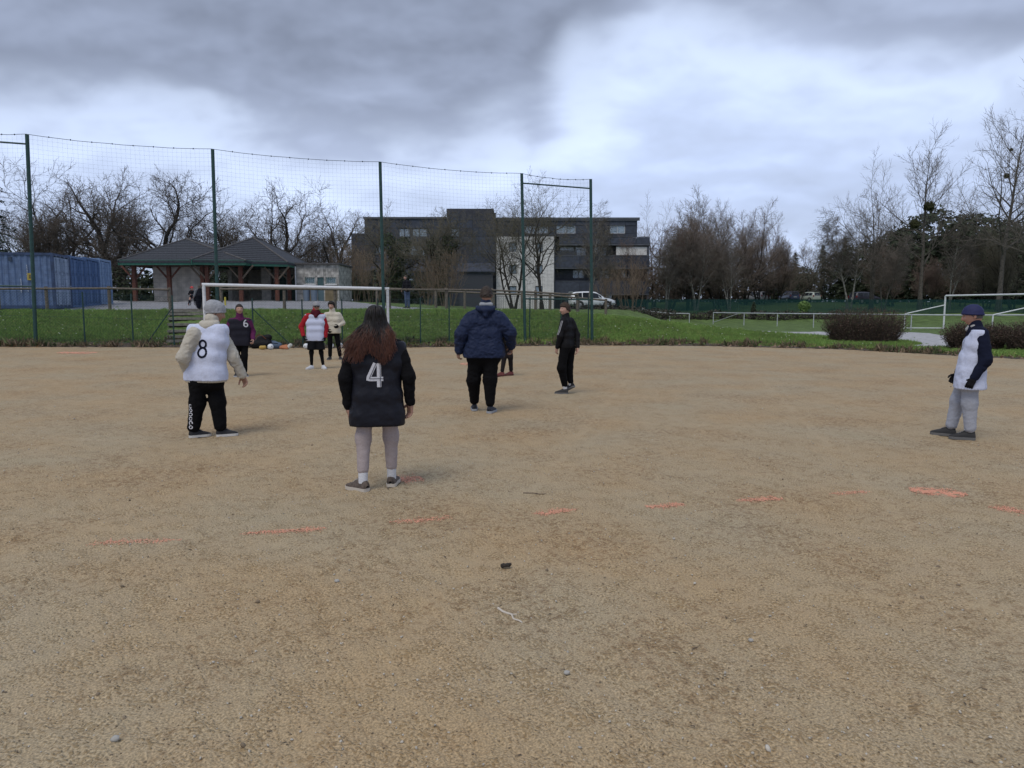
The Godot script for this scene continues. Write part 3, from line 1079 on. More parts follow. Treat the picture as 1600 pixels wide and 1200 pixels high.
func curve(vals: Array) -> Curve:
	var c := Curve.new()
	c.max_value = 3.0
	for k in vals.size(): c.add_point(Vector2(float(k) / (vals.size() - 1), vals[k]), 0, 0, Curve.TANGENT_LINEAR, Curve.TANGENT_LINEAR)
	return c

var tree_kit := {}

func tree(kind: String, called: String, label: String, at: Vector3, scale_: float, turn: float, bark: Material, twigs: Material, group := "", squash := 1.0) -> Node3D:
	var t := thing(called, label, "tree", at, turn, group)
	var kit: Array = tree_kit[kind]
	var a := put("trunk", kit[0], bark, t)
	var b := put("crown", kit[1], twigs, t)
	for o in [a, b]: o.scale = Vector3(scale_ * squash, scale_, scale_ * squash)
	return t

func leaf_cloud(seed_: int, n: int, lobes: Array, size: float, k_shell := 0.55) -> Buf:
	# small leaf sprays spread through overlapping lobes: [centre, radii]
	var rng := RandomNumberGenerator.new()
	rng.seed = seed_
	var b := Buf.new()
	var tot := 0.0
	for l in lobes: tot += l[1].x * l[1].y
	for l in lobes:
		var m := int(n * l[1].x * l[1].y / tot)
		for j in m:
			var o := Vector3(rng.randfn(), rng.randfn(), rng.randfn()).normalized()
			var rr := pow(rng.randf(), 0.33) * (1.0 - k_shell) + k_shell
			rr *= 1.0 + 0.35 * bumpy.get_noise_3dv(o * 2.3 + l[0] * 1.7)
			var p: Vector3 = l[0] + o * l[1] * rr
			var nn := (o + Vector3(rng.randfn(), rng.randfn() + 0.4, rng.randfn()) * 0.7).normalized()
			var s := nn.cross(Vector3(rng.randfn(), rng.randfn(), rng.randfn())).normalized()
			var q := nn.cross(s)
			var z := size * rng.randf_range(0.5, 1.3)
			b.tri(p - s * z * 0.5, p + q * z * 0.9, p + s * z * 0.5)
			b.tri(p + s * z * 0.2 - nn * z * 0.2, p + (s * 0.9 + q * 0.4) * z, p + s * z * 0.4 - q * z * 0.4)
	return b

func conifer(seed_: int, h: float, r: float) -> Array:
	var rng := RandomNumberGenerator.new()
	rng.seed = seed_
	var w := Buf.new()
	w.rod(Vector3.ZERO, Vector3(0, h, 0), h * 0.018, 0.02, 7)
	var b := Buf.new()
	var y := h * 0.10
	while y < h * 0.985:
		var f := 1.0 - y / h
		var n := 7 + int(f * 5.0)
		for k in n:
			var a := rng.randf() * TAU
			var ln := (r * pow(f, 0.8) + 0.15) * rng.randf_range(0.65, 1.15)
			var d := Vector3(cos(a), rng.randf_range(-0.25, 0.15), sin(a))
			var base := Vector3(0, y + rng.randf_range(-0.1, 0.1), 0)
			var s := Vector3(-sin(a), 0, cos(a))
			var m := 2 + int(ln * 4.0)
			for j in m:
				var t := (j + 0.6) / m
				var p := base + d * ln * t + Vector3(0, -0.25 * ln * t * t, 0)
				var z := lerpf(0.42, 0.2, t) * rng.randf_range(0.7, 1.3)
				for e in [-1.0, 1.0]:
					var tip: Vector3 = p + (s * e * 0.8 + d * 0.7) * z + Vector3(0, rng.randf_range(-0.22, 0.08), 0)
					b.tri(p - d * z * 0.3, tip, p + d * z * 0.35 + Vector3(0, -0.08, 0))
		y += lerpf(0.26, 0.16, f)
	return [w, b]

func make_trees():
	var oak := {stems = 1, stem_lean = 0.15, stem_gap = 0.0, height = 5.2, radius = 0.36, levels = 4, fork = 3, tip_up = 0.15, taper = [0.55, 0.30, 0.32, 0.4], wander = [0.09, 0.24, 0.30, 0.3], lift = [0.02, 0.06, 0.05, 0.03],
		kids = [7, 7, 6, 5], start = [0.38, 0.22, 0.18, 0.12], angle = [0.95, 0.85, 0.85, 0.8], ratio = [1.02, 0.56, 0.52, 0.52], twig = 0.015, crown = curve([1.0, 1.05, 1.0, 0.95])}
	for s in 4:
		var o := oak.duplicate()
		o.radius = [0.36, 0.4, 0.34, 0.38][s]
		o.height = [5.2, 4.6, 5.8, 5.0][s]
		tree_kit["oak%d" % s] = meshes(grow(o, [7, 23, 51, 90][s]))
	var poplar := {stems = 1, stem_lean = 0.05, stem_gap = 0.0, height = 17.0, radius = 0.26, levels = 3, fork = 2, tip_up = 0.2, taper = [0.12, 0.25, 0.4], wander = [0.035, 0.10, 0.16], lift = [0.03, 0.09, 0.08],
		kids = [20, 8, 5], start = [0.30, 0.15, 0.1], angle = [0.98, 0.7, 0.6], ratio = [0.34, 0.42, 0.5], twig = 0.016, crown = curve([1.2, 1.3, 1.0, 0.75, 0.4])}
	tree_kit["poplar0"] = meshes(grow(poplar, 14))
	poplar.kids = [22, 8, 5]; poplar.ratio = [0.40, 0.42, 0.5]
	tree_kit["poplar1"] = meshes(grow(poplar, 15))
	poplar.stems = 2; poplar.stem_lean = 0.22; poplar.stem_gap = 0.3; poplar.kids = [14, 8, 5]
	tree_kit["poplar2"] = meshes(grow(poplar, 16))
	var birch := {stems = 2, stem_lean = 0.16, stem_gap = 0.3, height = 10.0, radius = 0.12, levels = 3, fork = 4, tip_up = -0.45, taper = [0.15, 0.3, 0.4], wander = [0.06, 0.12, 0.2], lift = [0.03, 0.02, -0.12],
		kids = [20, 9, 7], start = [0.32, 0.2, 0.1], angle = [0.75, 0.7, 0.7], ratio = [0.26, 0.5, 0.5], twig = 0.011, crown = curve([1.1, 1.2, 1.0, 0.8, 0.5])}
	tree_kit["birch0"] = meshes(grow(birch, 31))
	birch.stems = 3; birch.stem_lean = 0.3
	tree_kit["birch1"] = meshes(grow(birch, 32))
	# close-set leafless trees of a thicket
	var scrub := {stems = 5, stem_lean = 0.42, stem_gap = 1.2, height = 7.5, radius = 0.1, levels = 3, fork = 3, tip_up = 0.25, taper = [0.2, 0.3, 0.4], wander = [0.10, 0.16, 0.2], lift = [0.05, 0.10, 0.06],
		kids = [15, 9, 6], start = [0.12, 0.12, 0.1], angle = [0.7, 0.65, 0.7], ratio = [0.34, 0.46, 0.5], twig = 0.012, crown = curve([1.1, 1.2, 1.1, 0.8, 0.6])}
	tree_kit["scrub0"] = meshes(grow(scrub, 41))
	scrub.stems = 4; scrub.height = 9.0
	tree_kit["scrub1"] = meshes(grow(scrub, 42))
	# upright switches, light brown
	var switch := {stems = 13, stem_lean = 0.34, stem_gap = 0.9, height = 3.2, radius = 0.022, levels = 2, fork = 2, tip_up = 0.4, taper = [0.35, 0.4], wander = [0.05, 0.1], lift = [0.06, 0.1],
		kids = [8, 4], start = [0.2, 0.2], angle = [0.45, 0.5], ratio = [0.32, 0.5], twig = 0.009, crown = curve([1.0, 1.0, 0.8])}
	tree_kit["switch0"] = meshes(grow(switch, 61))
	# a tree with several low crooked limbs
	var spread := oak.duplicate()
	spread.stems = 3; spread.stem_lean = 0.5; spread.stem_gap = 0.25; spread.height = 5.5; spread.radius = 0.125; spread.kids = [6, 5, 5, 3]; spread.lift = [0.1, 0.14, 0.1, 0.06]; spread.ratio = [0.75, 0.55, 0.5, 0.5]; spread.twig = 0.009
	tree_kit["spread0"] = meshes(grow(spread, 71))
	spread.stems = 2
	tree_kit["spread1"] = meshes(grow(spread, 73))

	var bark := mat("oak_bark", 0.060, 0.050, 0.042, 0.95, 0.5, 1.5)
	var twig := mat("oak_twig", 0.085, 0.070, 0.058, 0.95)
	var brown := mat("brown_twig", 0.145, 0.115, 0.094, 0.95)
	var red := mat("reddish_twig", 0.155, 0.112, 0.090, 0.95)
	var olive := mat("olive_twig", 0.115, 0.105, 0.075, 0.95)
	var grey := mat("grey_bark", 0.15, 0.135, 0.115, 0.95, 0.5, 1.5)
	var gtwig := mat("grey_twig", 0.135, 0.118, 0.10, 0.95)
	var white := mat("birch_bark", 0.40, 0.38, 0.34, 0.9, 0.6, 1.2)
	var pale := mat("pale_twig", 0.15, 0.115, 0.08, 0.95)
	var g := "bare oaks behind the pavilion"
	tree("oak0", "oak_tree", "wide bare oak leaning left over the blue containers", P(120, 72.0), 1.04, 0.4, bark, twig, g)
	tree("oak1", "oak_tree", "dark bare oak directly behind the left pavilion roof", P(205, 70.0), 1.2, 2.1, bark, twig, g)
	tree("oak2", "oak_tree", "tall bare oak just left of the second fence post", P(272, 72.0), 1.18, 4.0, bark, twig, g)
	tree("oak3", "oak_tree", "slender bare oak in the gap right of the second fence post", P(352, 76.0), 0.98, 1.0, bark, twig, g)
	tree("oak0", "oak_tree", "broad rounded bare oak behind the right pavilion roof", P(430, 70.0), 0.96, 3.3, bark, twig, g)
	tree("oak1", "oak_tree", "small bare oak behind the pale annex", P(508, 76.0), 0.98, 5.2, bark, twig, g)
	tree("scrub1", "oak_tree", "twiggy bare tree between the containers and the pavilion", P(165, 82.0), 1.05, 2.2, bark, twig, g)
	tree("scrub0", "oak_tree", "twiggy dark undergrowth tree behind the pavilion posts", P(90, 78.0), 1.05, 1.2, bark, twig, g)
	tree("scrub1", "oak_tree", "twiggy bare tree just behind the pavilion ridge", P(330, 84.0), 0.95, 0.2, bark, twig, g)
	tree("scrub0", "oak_tree", "low twiggy tree behind the annex roof", P(470, 84.0), 0.98, 3.9, bark, twig, g)
	tree("scrub1", "oak_tree", "low twiggy tree filling the gap left of the flats", P(545, 88.0), 0.72, 5.0, bark, twig, g)
	tree("scrub0", "oak_tree", "low twiggy tree behind the first container", P(50, 66.0), 0.95, 3.0, bark, twig, g)
	# dark hedge under the oaks
	var hedge := leaf_cloud(301, 5200, [[Vector3(-9, 1.4, 0), Vector3(4, 1.9, 1.4)], [Vector3(-3, 1.5, 0.4), Vector3(4, 2.1, 1.4)], [Vector3(3.5, 1.4, 0), Vector3(4, 1.9, 1.4)], [Vector3(9.5, 1.5, 0), Vector3(4, 2.0, 1.4)]], 0.34)
	var hm := mat("hedge_leaf", 0.036, 0.048, 0.024, 0.9)
	var hg := part("hedge", hedge, hm)
	hg.position = Vector3(-40.0, 1.8, -66.0)
	tag(hg, "dark hedge in shade behind the containers and left pavilion posts", "hedge")
	var hg2 := put("hedge", hg.mesh, hm)
	hg2.position = Vector3(-21.0, 1.8, -70.0)
	tag(hg2, "dark hedge in shade behind the right half of the pavilion", "hedge")
	# far left evergreen
	var con := conifer(5, 13.0, 3.4)
	var cm := [con[0].mesh(), con[1].mesh()]
	var cf := mat("conifer_needles", 0.030, 0.046, 0.030, 0.9)
	for s in [[P(-14, 52.0), 0.86, "dark conifer cut by the left edge behind the container"], [P(1317, 140.0), 0.98, "tallest pointed dark conifer right of the car park"], [P(1282, 145.0), 0.90, "dark conifer just left of the tallest pointed conifer"], [P(1240, 150.0), 0.82, "small dark conifer in the dip of the skyline"]]:
		var t := thing("conifer_tree", s[2], "tree", s[0], s[1] * 3.0, "dark conifers")
		for q in 2: put(["trunk", "crown"][q], cm[q], [bark, cf][q], t).scale = Vector3.ONE * s[1]
	# in front of the flats
	var ivy := mat("ivy_leaf", 0.040, 0.058, 0.022, 0.85)
	var f := "bare trees before the flats"
	for s in [["oak2", 618, 62.0, 0.78, 0.9, "bare oak with ivy on its trunk before the left end of the flats"], ["oak3", 690, 60.0, 0.82, 2.6, "bare oak with ivy covered trunk before the middle of the flats"]]:
		var t := tree(s[0], "ivy_tree", s[5], P(s[1], s[2]), s[3], s[4], bark, olive, f)
		var iv := leaf_cloud(400 + s[1], 2200, [[Vector3(0, 1.6, 0), Vector3(0.6, 1.7, 0.6)], [Vector3(0.15, 3.6, 0.1), Vector3(0.75, 1.5, 0.7)], [Vector3(0.9, 5.0, 0.2), Vector3(0.7, 0.8, 0.6)], [Vector3(-0.8, 5.0, 0.1), Vector3(0.7, 0.9, 0.6)]], 0.16)
		part("ivy", iv, ivy, t)
	tree("spread0", "bare_tree", "bare many-limbed tree before the left of the white facade", P(803, 60.0), 0.92, 0.3, bark, olive, f)
	tree("spread1", "bare_tree", "bare crooked tree before the right of the white facade", P(848, 59.0), 0.98, 2.2, bark, olive, f)
	tree("birch0", "birch_tree", "thin birch standing by the white parked car", P(918, 66.0), 0.76, 1.4, white, gtwig, f)
	var sw := "light brown twiggy shrubs before the flats"
	for s in [[556, 58.0, 1.15, "light brown twiggy shrub right of the pale annex"], [580, 56.0, 1.0, "light brown twiggy shrub by the third fence post"], [668, 57.5, 0.9, "light brown twiggy shrub right of the far standing person"], [695, 56.0, 1.08, "tallest light brown twiggy shrub before the dark flats"], [985, 72.0, 1.3, "light brown twiggy shrub right of the white parked car"], [945, 78.0, 1.2, "light brown twiggy shrub behind the white parked car"]]:
		var t := thing("twiggy_shrub", s[3], "shrub", P(s[0], s[1]), s[0] * 0.7, sw)
		put("stem", tree_kit["switch0"][0], pale, t).scale = Vector3.ONE * s[2]
		put("twigs", tree_kit["switch0"][1], pale, t).scale = Vector3.ONE * s[2]
	# thicket right of the flats
	var th := "bare trees of the thicket"
	var names := ["bare reddish tree touching the right end of the flats", "bare tree second from the flats in the thicket", "bare crooked oak rising left of the tallest thicket tree", "tallest bare tree of the thicket", "bare tree just right of the tallest thicket tree", "bare tree sloping down at the right side of the thicket", "low bare tree at the right end of the thicket", "bare grey tree in the front row of the thicket", "bare bushy tree low in the middle of the thicket", "bare bushy tree in front of the tallest thicket tree"]
	var spec := [["poplar2", 1022, 92.0, 0.58, red], ["scrub1", 1045, 90.0, 0.92, brown], ["oak2", 1085, 98.0, 1.05, twig], ["scrub1", 1132, 100.0, 1.35, gtwig], ["scrub1", 1165, 102.0, 1.2, brown], ["scrub0", 1190, 104.0, 1.12, brown], ["scrub0", 1212, 108.0, 1.05, brown], ["scrub1", 1010, 84.0, 0.9, red], ["scrub0", 1075, 88.0, 1.25, brown], ["scrub0", 1130, 92.0, 1.15, brown]]
	for k in spec.size():
		var s: Array = spec[k]
		tree(s[0], "bare_tree", names[k], P(s[1], s[2]), s[3], k * 1.3, bark, s[4], th)
	for s in [[1040, 84.0, 0.72, "leaning pale birch at the left of the thicket"], [1088, 85.0, 0.80, "leaning pale birch in the middle of the thicket"], [1140, 86.0, 0.72, "pale birch with slanting branches right in the thicket"]]:
		tree("birch1", "birch_tree", s[3], P(s[0], s[1]), s[2], s[0] * 0.1, white, gtwig, "pale birches of the thicket")
	var dense := leaf_cloud(330, 6500, [[Vector3(-8, 2.5, 0), Vector3(5, 3.2, 2)], [Vector3(-1, 3.2, 0), Vector3(5, 4.2, 2)], [Vector3(6, 2.7, 0), Vector3(5, 3.6, 2)]], 0.42)
	var un := part("undergrowth", dense, mat("undergrowth_leaf", 0.075, 0.060, 0.045, 0.95))
	un.position = Vector3(29.0, 1.8, -112.0)
	tag(un, "dark undergrowth filling the foot of the bare thicket", "", "", "stuff")
	# evergreens and trees over the lawn
	var ev := mat("evergreen_leaf", 0.036, 0.048, 0.026, 0.9)
	var e0 := leaf_cloud(350, 5600, [[Vector3(0, 6.4, 0), Vector3(3.4, 2.6, 3)], [Vector3(-2.6, 5.2, 0.4), Vector3(2.6, 2.2, 2.4)], [Vector3(2.6, 5.0, 0.2), Vector3(2.6, 2.3, 2.4)], [Vector3(0.3, 3.4, 0.5), Vector3(3.4, 2.6, 2.6)], [Vector3(-1.4, 1.6, 0.3), Vector3(2.6, 1.6, 2.2)], [Vector3(1.6, 1.5, 0.3), Vector3(2.6, 1.6, 2.2)]], 0.40).mesh()
	var tr := Buf.new()
	tr.tube(PackedVector3Array([Vector3.ZERO, Vector3(0.1, 2.2, 0), Vector3(-0.1, 5.0, 0.1)]), PackedFloat32Array([0.34, 0.25, 0.12]), 8)
	tr.rod(Vector3(0.05, 2.4, 0), Vector3(2.0, 5.0, 0.2), 0.15, 0.06, 6)
	tr.rod(Vector3(0.05, 2.2, 0), Vector3(-2.0, 5.0, 0.2), 0.15, 0.06, 6)
	var trm := tr.mesh()
	var evn := [[1218, 118.0, 0.55, 1.0, "low evergreen tree left of the first far parked car"], [1345, 112.0, 0.92, 1.15, "evergreen tree behind the white birch stems"], [1400, 116.0, 1.15, 1.15, "dark evergreen tree behind the poplar without mistletoe"], [1458, 112.0, 1.42, 1.1, "tallest dark evergreen behind the mistletoe poplar"], [1520, 110.0, 1.34, 1.15, "dark evergreen left of the tall right poplar"], [1588, 106.0, 1.22, 1.15, "dark evergreen cut by the right edge"], [1252, 124.0, 0.62, 1.2, "dark evergreen tree right of the first far parked car"]]
	for s in evn:
		var t := thing("evergreen_tree", s[4], "tree", P(s[0], s[1]), s[0] * 1.7, "dark evergreens beyond the lawn")
		put("trunk", trm, bark, t).scale = Vector3.ONE * s[2]
		put("crown", e0, ev, t).scale = Vector3(s[2] * s[3] * 1.1, s[2] * 1.1, s[2] * s[3])
	var rp := "tall bare poplars beyond the lawn"
	tree("poplar2", "poplar_tree", "forked bare poplar leftmost of the three tall ones", P(1362, 88.0), 0.76, 0.5, grey, gtwig, rp)
	var mt := tree("poplar0", "poplar_tree", "tall bare poplar carrying a round mistletoe ball", P(1437, 90.0), 1.06, 2.0, grey, gtwig, rp)
	tree("poplar1", "poplar_tree", "tallest bare poplar near the right edge", P(1560, 84.0), 1.18, 3.1, grey, gtwig, rp)
	tree("poplar1", "poplar_tree", "bare poplar cut by the right edge", P(1612, 80.0), 0.9, 0.4, grey, gtwig, rp)
	tree("birch1", "birch_tree", "bright white birch stems behind the screen fence", P(1327, 86.0), 0.98, 1.5, white, gtwig, "white birches beyond the lawn")
	tree("birch0", "birch_tree", "thin white birch before the dark evergreens", P(1482, 90.0), 0.92, 0.6, white, gtwig, "white birches beyond the lawn")
	tree("birch1", "birch_tree", "grey birch just right of the mistletoe poplar", P(1380, 84.0), 0.7, 4.5, grey, gtwig, "white birches beyond the lawn")
	for s in [[1245, 112.0, 0.85, olive, "olive twiggy tree behind the blue far car"], [1295, 116.0, 0.9, brown, "brown twiggy tree left of the white birch stems"], [1395, 98.0, 0.78, red, "low reddish twiggy tree below the left poplar"], [1450, 98.0, 0.70, red, "low reddish twiggy tree below the mistletoe poplar"], [1540, 92.0, 0.92, olive, "olive twiggy tree behind the far goal"], [1585, 90.0, 1.0, olive, "olive twiggy tree above the far goal at the edge"], [1500, 98.0, 0.75, brown, "brown twiggy tree just left of the far goal"]]:
		tree("scrub0" if int(s[0]) % 2 == 0 else "scrub1", "bare_tree", s[4], P(s[0], s[1]), s[2], s[0] * 0.3, bark, s[3], "low bare trees beyond the lawn")
	# mistletoe
	var mist := mat("mistletoe_leaf", 0.050, 0.055, 0.018, 0.9)
	var mb := leaf_cloud(390, 1300, [[Vector3.ZERO, Vector3(0.62, 0.58, 0.62)]], 0.13, 0.2)
	for s in [[1452, 322, 88.8, 1.0, "round mistletoe ball hanging clear in the tall poplar"], [1429, 350, 88.8, 0.95, "mistletoe clump against the trunk at the dark tree tops"], [1573, 275, 83.0, 0.5, "mistletoe clump on the trunk of the tallest poplar"], [1580, 234, 83.0, 0.32, "dark nest high in the tallest poplar"]]:
		var o := put("mistletoe", mb.mesh(), mist)
		o.position = V(s[0], s[1], s[2])
		o.scale = Vector3.ONE * s[3]
		tag(o, s[4], "mistletoe", "mistletoe in the poplars")
		var lim := Buf.new()
	# clipped tree by the lawn
	var top := thing("clipped_tree", "small light green clipped tree with narrow foot at the far fence", "tree", Vector3(31.6, 0.3, -78.0))
	part("crown", leaf_cloud(380, 1500, [[Vector3(0, 1.45, 0), Vector3(0.62, 0.5, 0.5)], [Vector3(0, 0.85, 0), Vector3(0.42, 0.6, 0.35)]], 0.13, 0.6), mat("clipped_leaf", 0.14, 0.23, 0.06, 0.85), top)
	part("trunk", post_tube(Vector3(0, -0.2, 0), Vector3(0, 1.2, 0), 0.06), bark, top)
	var small := thing("clipped_tree", "small dark narrow tree before the first far parked car", "tree", Vector3(26.0, 0.3, -77.6))
	part("crown", leaf_cloud(381, 700, [[Vector3(0, 0.9, 0), Vector3(0.25, 0.9, 0.25)]], 0.12, 0.5), mat("hedge_leaf", 0.036, 0.048, 0.024), small)
	part("trunk", post_tube(Vector3(0, -0.2, 0), Vector3(0, 1.0, 0), 0.04), bark, small)
	# dark low hedge at the far edge of the lawn
	var lobes := []
	for k in 16: lobes.append([Vector3(k * 1.55, 0.35 + 0.12 * sin(k * 2.1), 0.3 * sin(k * 1.3)), Vector3(1.15, 0.55 + 0.1 * cos(k * 1.7), 0.7)])
	var dh := part("low_hedge", leaf_cloud(382, 5200, lobes, 0.18, 0.4), mat("dark_leaf", 0.055, 0.050, 0.038, 0.95))
	dh.position = Vector3(10.5, 0.28, -75.5)
	tag(dh, "long low dark hedge at the foot of the screen fence", "hedge")
	var dh2 := part("low_hedge", leaf_cloud(383, 2200, [[Vector3(-1.8, 0.4, 0), Vector3(1.6, 0.75, 0.8)], [Vector3(0.6, 0.4, 0), Vector3(1.8, 0.8, 0.8)], [Vector3(3.0, 0.3, 0), Vector3(1.8, 0.65, 0.8)], [Vector3(5.0, 0.2, 0), Vector3(1.6, 0.55, 0.8)]], 0.16, 0.4), mat("dark_leaf", 0.055, 0.050, 0.038, 0.95))
	dh2.position = Vector3(7.5, 0.78, -62.0)
	tag(dh2, "low dark hedge in front of the white parked car", "hedge")
	# wooded slopes closing the view
	var belt := []
	for k in 15: belt.append([Vector3(-42.0 + k * 6.0, 3.2 + 1.3 * sin(k * 1.9), sin(k * 2.7)), Vector3(4.6, 3.9 + 0.8 * cos(k * 2.3), 2.0)])
	for s in [[Vector3(78.0, 1.0, -172.0), 0.0, 1.0, "dark distant wood behind the far car park", mat("far_wood", 0.045, 0.050, 0.040, 0.95)], [Vector3(-48.0, 1.0, -98.0), 0.0, 0.62, "dark brown distant thicket behind the bare oaks", mat("far_thicket", 0.062, 0.052, 0.043, 0.95)]]:
		var fw := part("distant_wood", leaf_cloud(900, 9000, belt, 0.55, 0.3), s[4])
		fw.position = s[0]
		fw.scale = Vector3(1.15, s[2], 1)
		tag(fw, s[3], "", "", "stuff")
	# brown bushes at the edge of the sand
	bush(Vector3(15.3, 0.0, -31.2), Vector3(1.75, 1.5, 0.9), 501, "dense reddish brown bush between the path and the sand")
	bush(Vector3(17.2, 0.0, -26.6), Vector3(1.15, 1.02, 0.8), 502, "smaller reddish brown bush behind the man in the navy beanie")
	bush(Vector3(18.9, 0.0, -25.6), Vector3(1.3, 1.15, 0.9), 503, "reddish brown bush cut by the right edge behind the man in the beanie")

func bush(at: Vector3, size: Vector3, seed_: int, label: String):
	at.y = land_h(at.x, at.z)
	var t := thing("brown_bush", label, "bush", at, 0.0, "brown bushes at the edge of the sand")
	var rng := RandomNumberGenerator.new()
	rng.seed = seed_
	var st := Buf.new()
	var lf := Buf.new()
	lf.use_c = true
	for k in 1500:
		var a := rng.randf() * TAU
		var o := Vector3(cos(a) * sqrt(rng.randf()) * size.x * 0.8, 0, sin(a) * sqrt(rng.randf()) * size.z * 0.8)
		var flat := o / size
		var hh := size.y * sqrt(maxf(0.12, 1.0 - flat.length_squared() * 0.75)) * rng.randf_range(0.5, 1.12)
		var lean := Vector3(o.x * 0.35, 0, o.z * 0.35) + Vector3(rng.randfn(), 0, rng.randfn()) * 0.10
		var p := o
		var q := o + lean * 0.5 + Vector3(0, hh * 0.6, 0)
		var e := o + lean * 1.1 + Vector3(rng.randfn() * 0.05, hh, rng.randfn() * 0.05)
		st.tube(PackedVector3Array([p, q, e]), PackedFloat32Array([0.007, 0.005, 0.003]), 3, false)
		for j in 9:
			var u := rng.randf_range(0.1, 1.0)
			var c := (p.lerp(q, u / 0.6) if u < 0.6 else q.lerp(e, (u - 0.6) / 0.4)) + Vector3(rng.randfn(), rng.randfn(), rng.randfn()) * 0.05
			var nn := Vector3(rng.randfn(), rng.randfn() + 0.6, rng.randfn()).normalized()
			var s := nn.cross(Vector3(rng.randfn(), rng.randfn(), rng.randfn())).normalized() * rng.randf_range(0.018, 0.038)
			var w := nn.cross(s) * 0.6
			var v := rng.randf_range(0.5, 1.5)
			lf.col = Color(0.080 * v, 0.052 * v, 0.037 * v) if rng.randf() < 0.8 else Color(0.055 * v, 0.058 * v, 0.03 * v)
			lf.tri(c - s, c + w, c + s)
			lf.tri(c - s, c + s, c - w)
	part("stems", st, mat("bush_stem", 0.075, 0.052, 0.040), t)
	part("leaves", lf, vmat("bush_leaf", 0.85), t)

func meshes(a: Array) -> Array:
	return [a[0].mesh(), a[1].mesh()]

# a spot on the land in a given bearing (as a column of the survey picture) and at a given distance ahead
func P(u: float, d: float) -> Vector3:
	var x := (u - 800.0) / 1120.0 * d * 0.994
	return Vector3(x, land_h(x, -d) - 0.05, -d)

func V(u: float, v: float, d: float) -> Vector3:
	var cy := (600.0 - v) / 1120.0
	var c := cos(0.10674)
	var s := sin(0.10674)
	var k := d / (c + cy * s)
	return Vector3((u - 800.0) / 1120.0 * k, 1.6 + (cy * c - s) * k, -d)
# ------------------------------------------------------------------ buildings
# a front (in the plane z = 0, looking to +z) of board panels with openings left free; each panel is a part of its own
func clad(t: Node3D, called: String, x0: float, x1: float, y0: float, y1: float, z: float, thick: float, holes: Array, pw: float, ph: float, m: Array, gap := 0.03, core: Material = null):
	var xs := [x0, x1]
	var ys := [y0, y1]
	var k := x0 + pw
	while k < x1 - pw * 0.4:
		xs.append(k); k += pw
	k = y0 + ph
	while k < y1 - ph * 0.4:
		ys.append(k); k += ph
	# joints that run close to an opening's edge move to that edge
	for h in holes:
		for e in [0, 2]:
			for q in range(xs.size() - 1, -1, -1):
				if absf(xs[q] - h[e]) < pw * 0.35 and xs[q] != x0 and xs[q] != x1: xs.remove_at(q)
		for e in [1, 3]:
			for q in range(ys.size() - 1, -1, -1):
				if absf(ys[q] - h[e]) < ph * 0.35 and ys[q] != y0 and ys[q] != y1: ys.remove_at(q)
	for h in holes:
		for e in [0, 2]:
			if not xs.has(h[e]) and h[e] > x0 and h[e] < x1: xs.append(h[e])
		for e in [1, 3]:
			if not ys.has(h[e]) and h[e] > y0 and h[e] < y1: ys.append(h[e])
	xs.sort(); ys.sort()
	var cb := Buf.new()
	var rng := RandomNumberGenerator.new()
	rng.seed = hash(called) + int(x0 * 10.0)
	for a in xs.size() - 1:
		for b in ys.size() - 1:
			var c := Vector2((xs[a] + xs[a + 1]) * 0.5, (ys[b] + ys[b + 1]) * 0.5)
			var free := true
			for h in holes:
				if c.x > h[0] and c.x < h[2] and c.y > h[1] and c.y < h[3]: free = false
			if not free: continue
			var w: float = xs[a + 1] - xs[a]
			var hh: float = ys[b + 1] - ys[b]
			cb.box(Vector3(c.x, c.y, z - thick * 0.5 - 0.03), Vector3(w, hh, thick - 0.03))
			boxpart(called, Vector3(c.x, c.y, z), Vector3(w - gap, hh - gap, 0.05), m[rng.randi() % m.size()], t)
	if core: part("wall", cb, core, t)

func window_in(t: Node3D, x0: float, y0: float, x1: float, y1: float, z: float, fm: Material, sashes := 2, blind := 0.0, depth := 0.12):
	var f := Buf.new()
	var w := 0.07
	var zz := z - depth
	f.box(Vector3((x0 + x1) / 2, y0 + w / 2, zz), Vector3(x1 - x0, w, 0.08))
	f.box(Vector3((x0 + x1) / 2, y1 - w / 2, zz), Vector3(x1 - x0, w, 0.08))
	for k in sashes + 1:
		var x := lerpf(x0 + w / 2, x1 - w / 2, float(k) / sashes)
		f.box(Vector3(x, (y0 + y1) / 2, zz), Vector3(w, y1 - y0 - 2 * w, 0.075))
	var win := part("window", f, fm, t)
	for k in sashes:
		var a := lerpf(x0 + w, x1, float(k) / sashes)
		var b := lerpf(x0, x1 - w, float(k + 1) / sashes)
		boxpart("pane", Vector3((a + b) / 2, (y0 + y1) / 2, zz - 0.01), Vector3(b - a, y1 - y0 - w * 2, 0.012), M.glass, win)
		boxpart("curtain", Vector3((a + b) / 2, y1 - w - (y1 - y0 - 2 * w) * maxf(blind, 0.15) / 2, zz - 0.14), Vector3(b - a, (y1 - y0 - 2 * w) * maxf(blind, 0.15), 0.02), M.curtain, win)
	boxpart("room", Vector3((x0 + x1) / 2, (y0 + y1) / 2, zz - 0.55), Vector3(x1 - x0, y1 - y0, 0.06), M.room, win)

func glass_setup():
	var g := StandardMaterial3D.new()
	g.albedo_color = Color(0.62, 0.70, 0.76, 0.42)
	g.transparency = BaseMaterial3D.TRANSPARENCY_ALPHA
	g.roughness = 0.03
	g.metallic_specular = 0.9
	M["glass"] = g
	mat("curtain", 0.55, 0.57, 0.60, 0.9)
	mat("room", 0.42, 0.40, 0.37, 0.9)

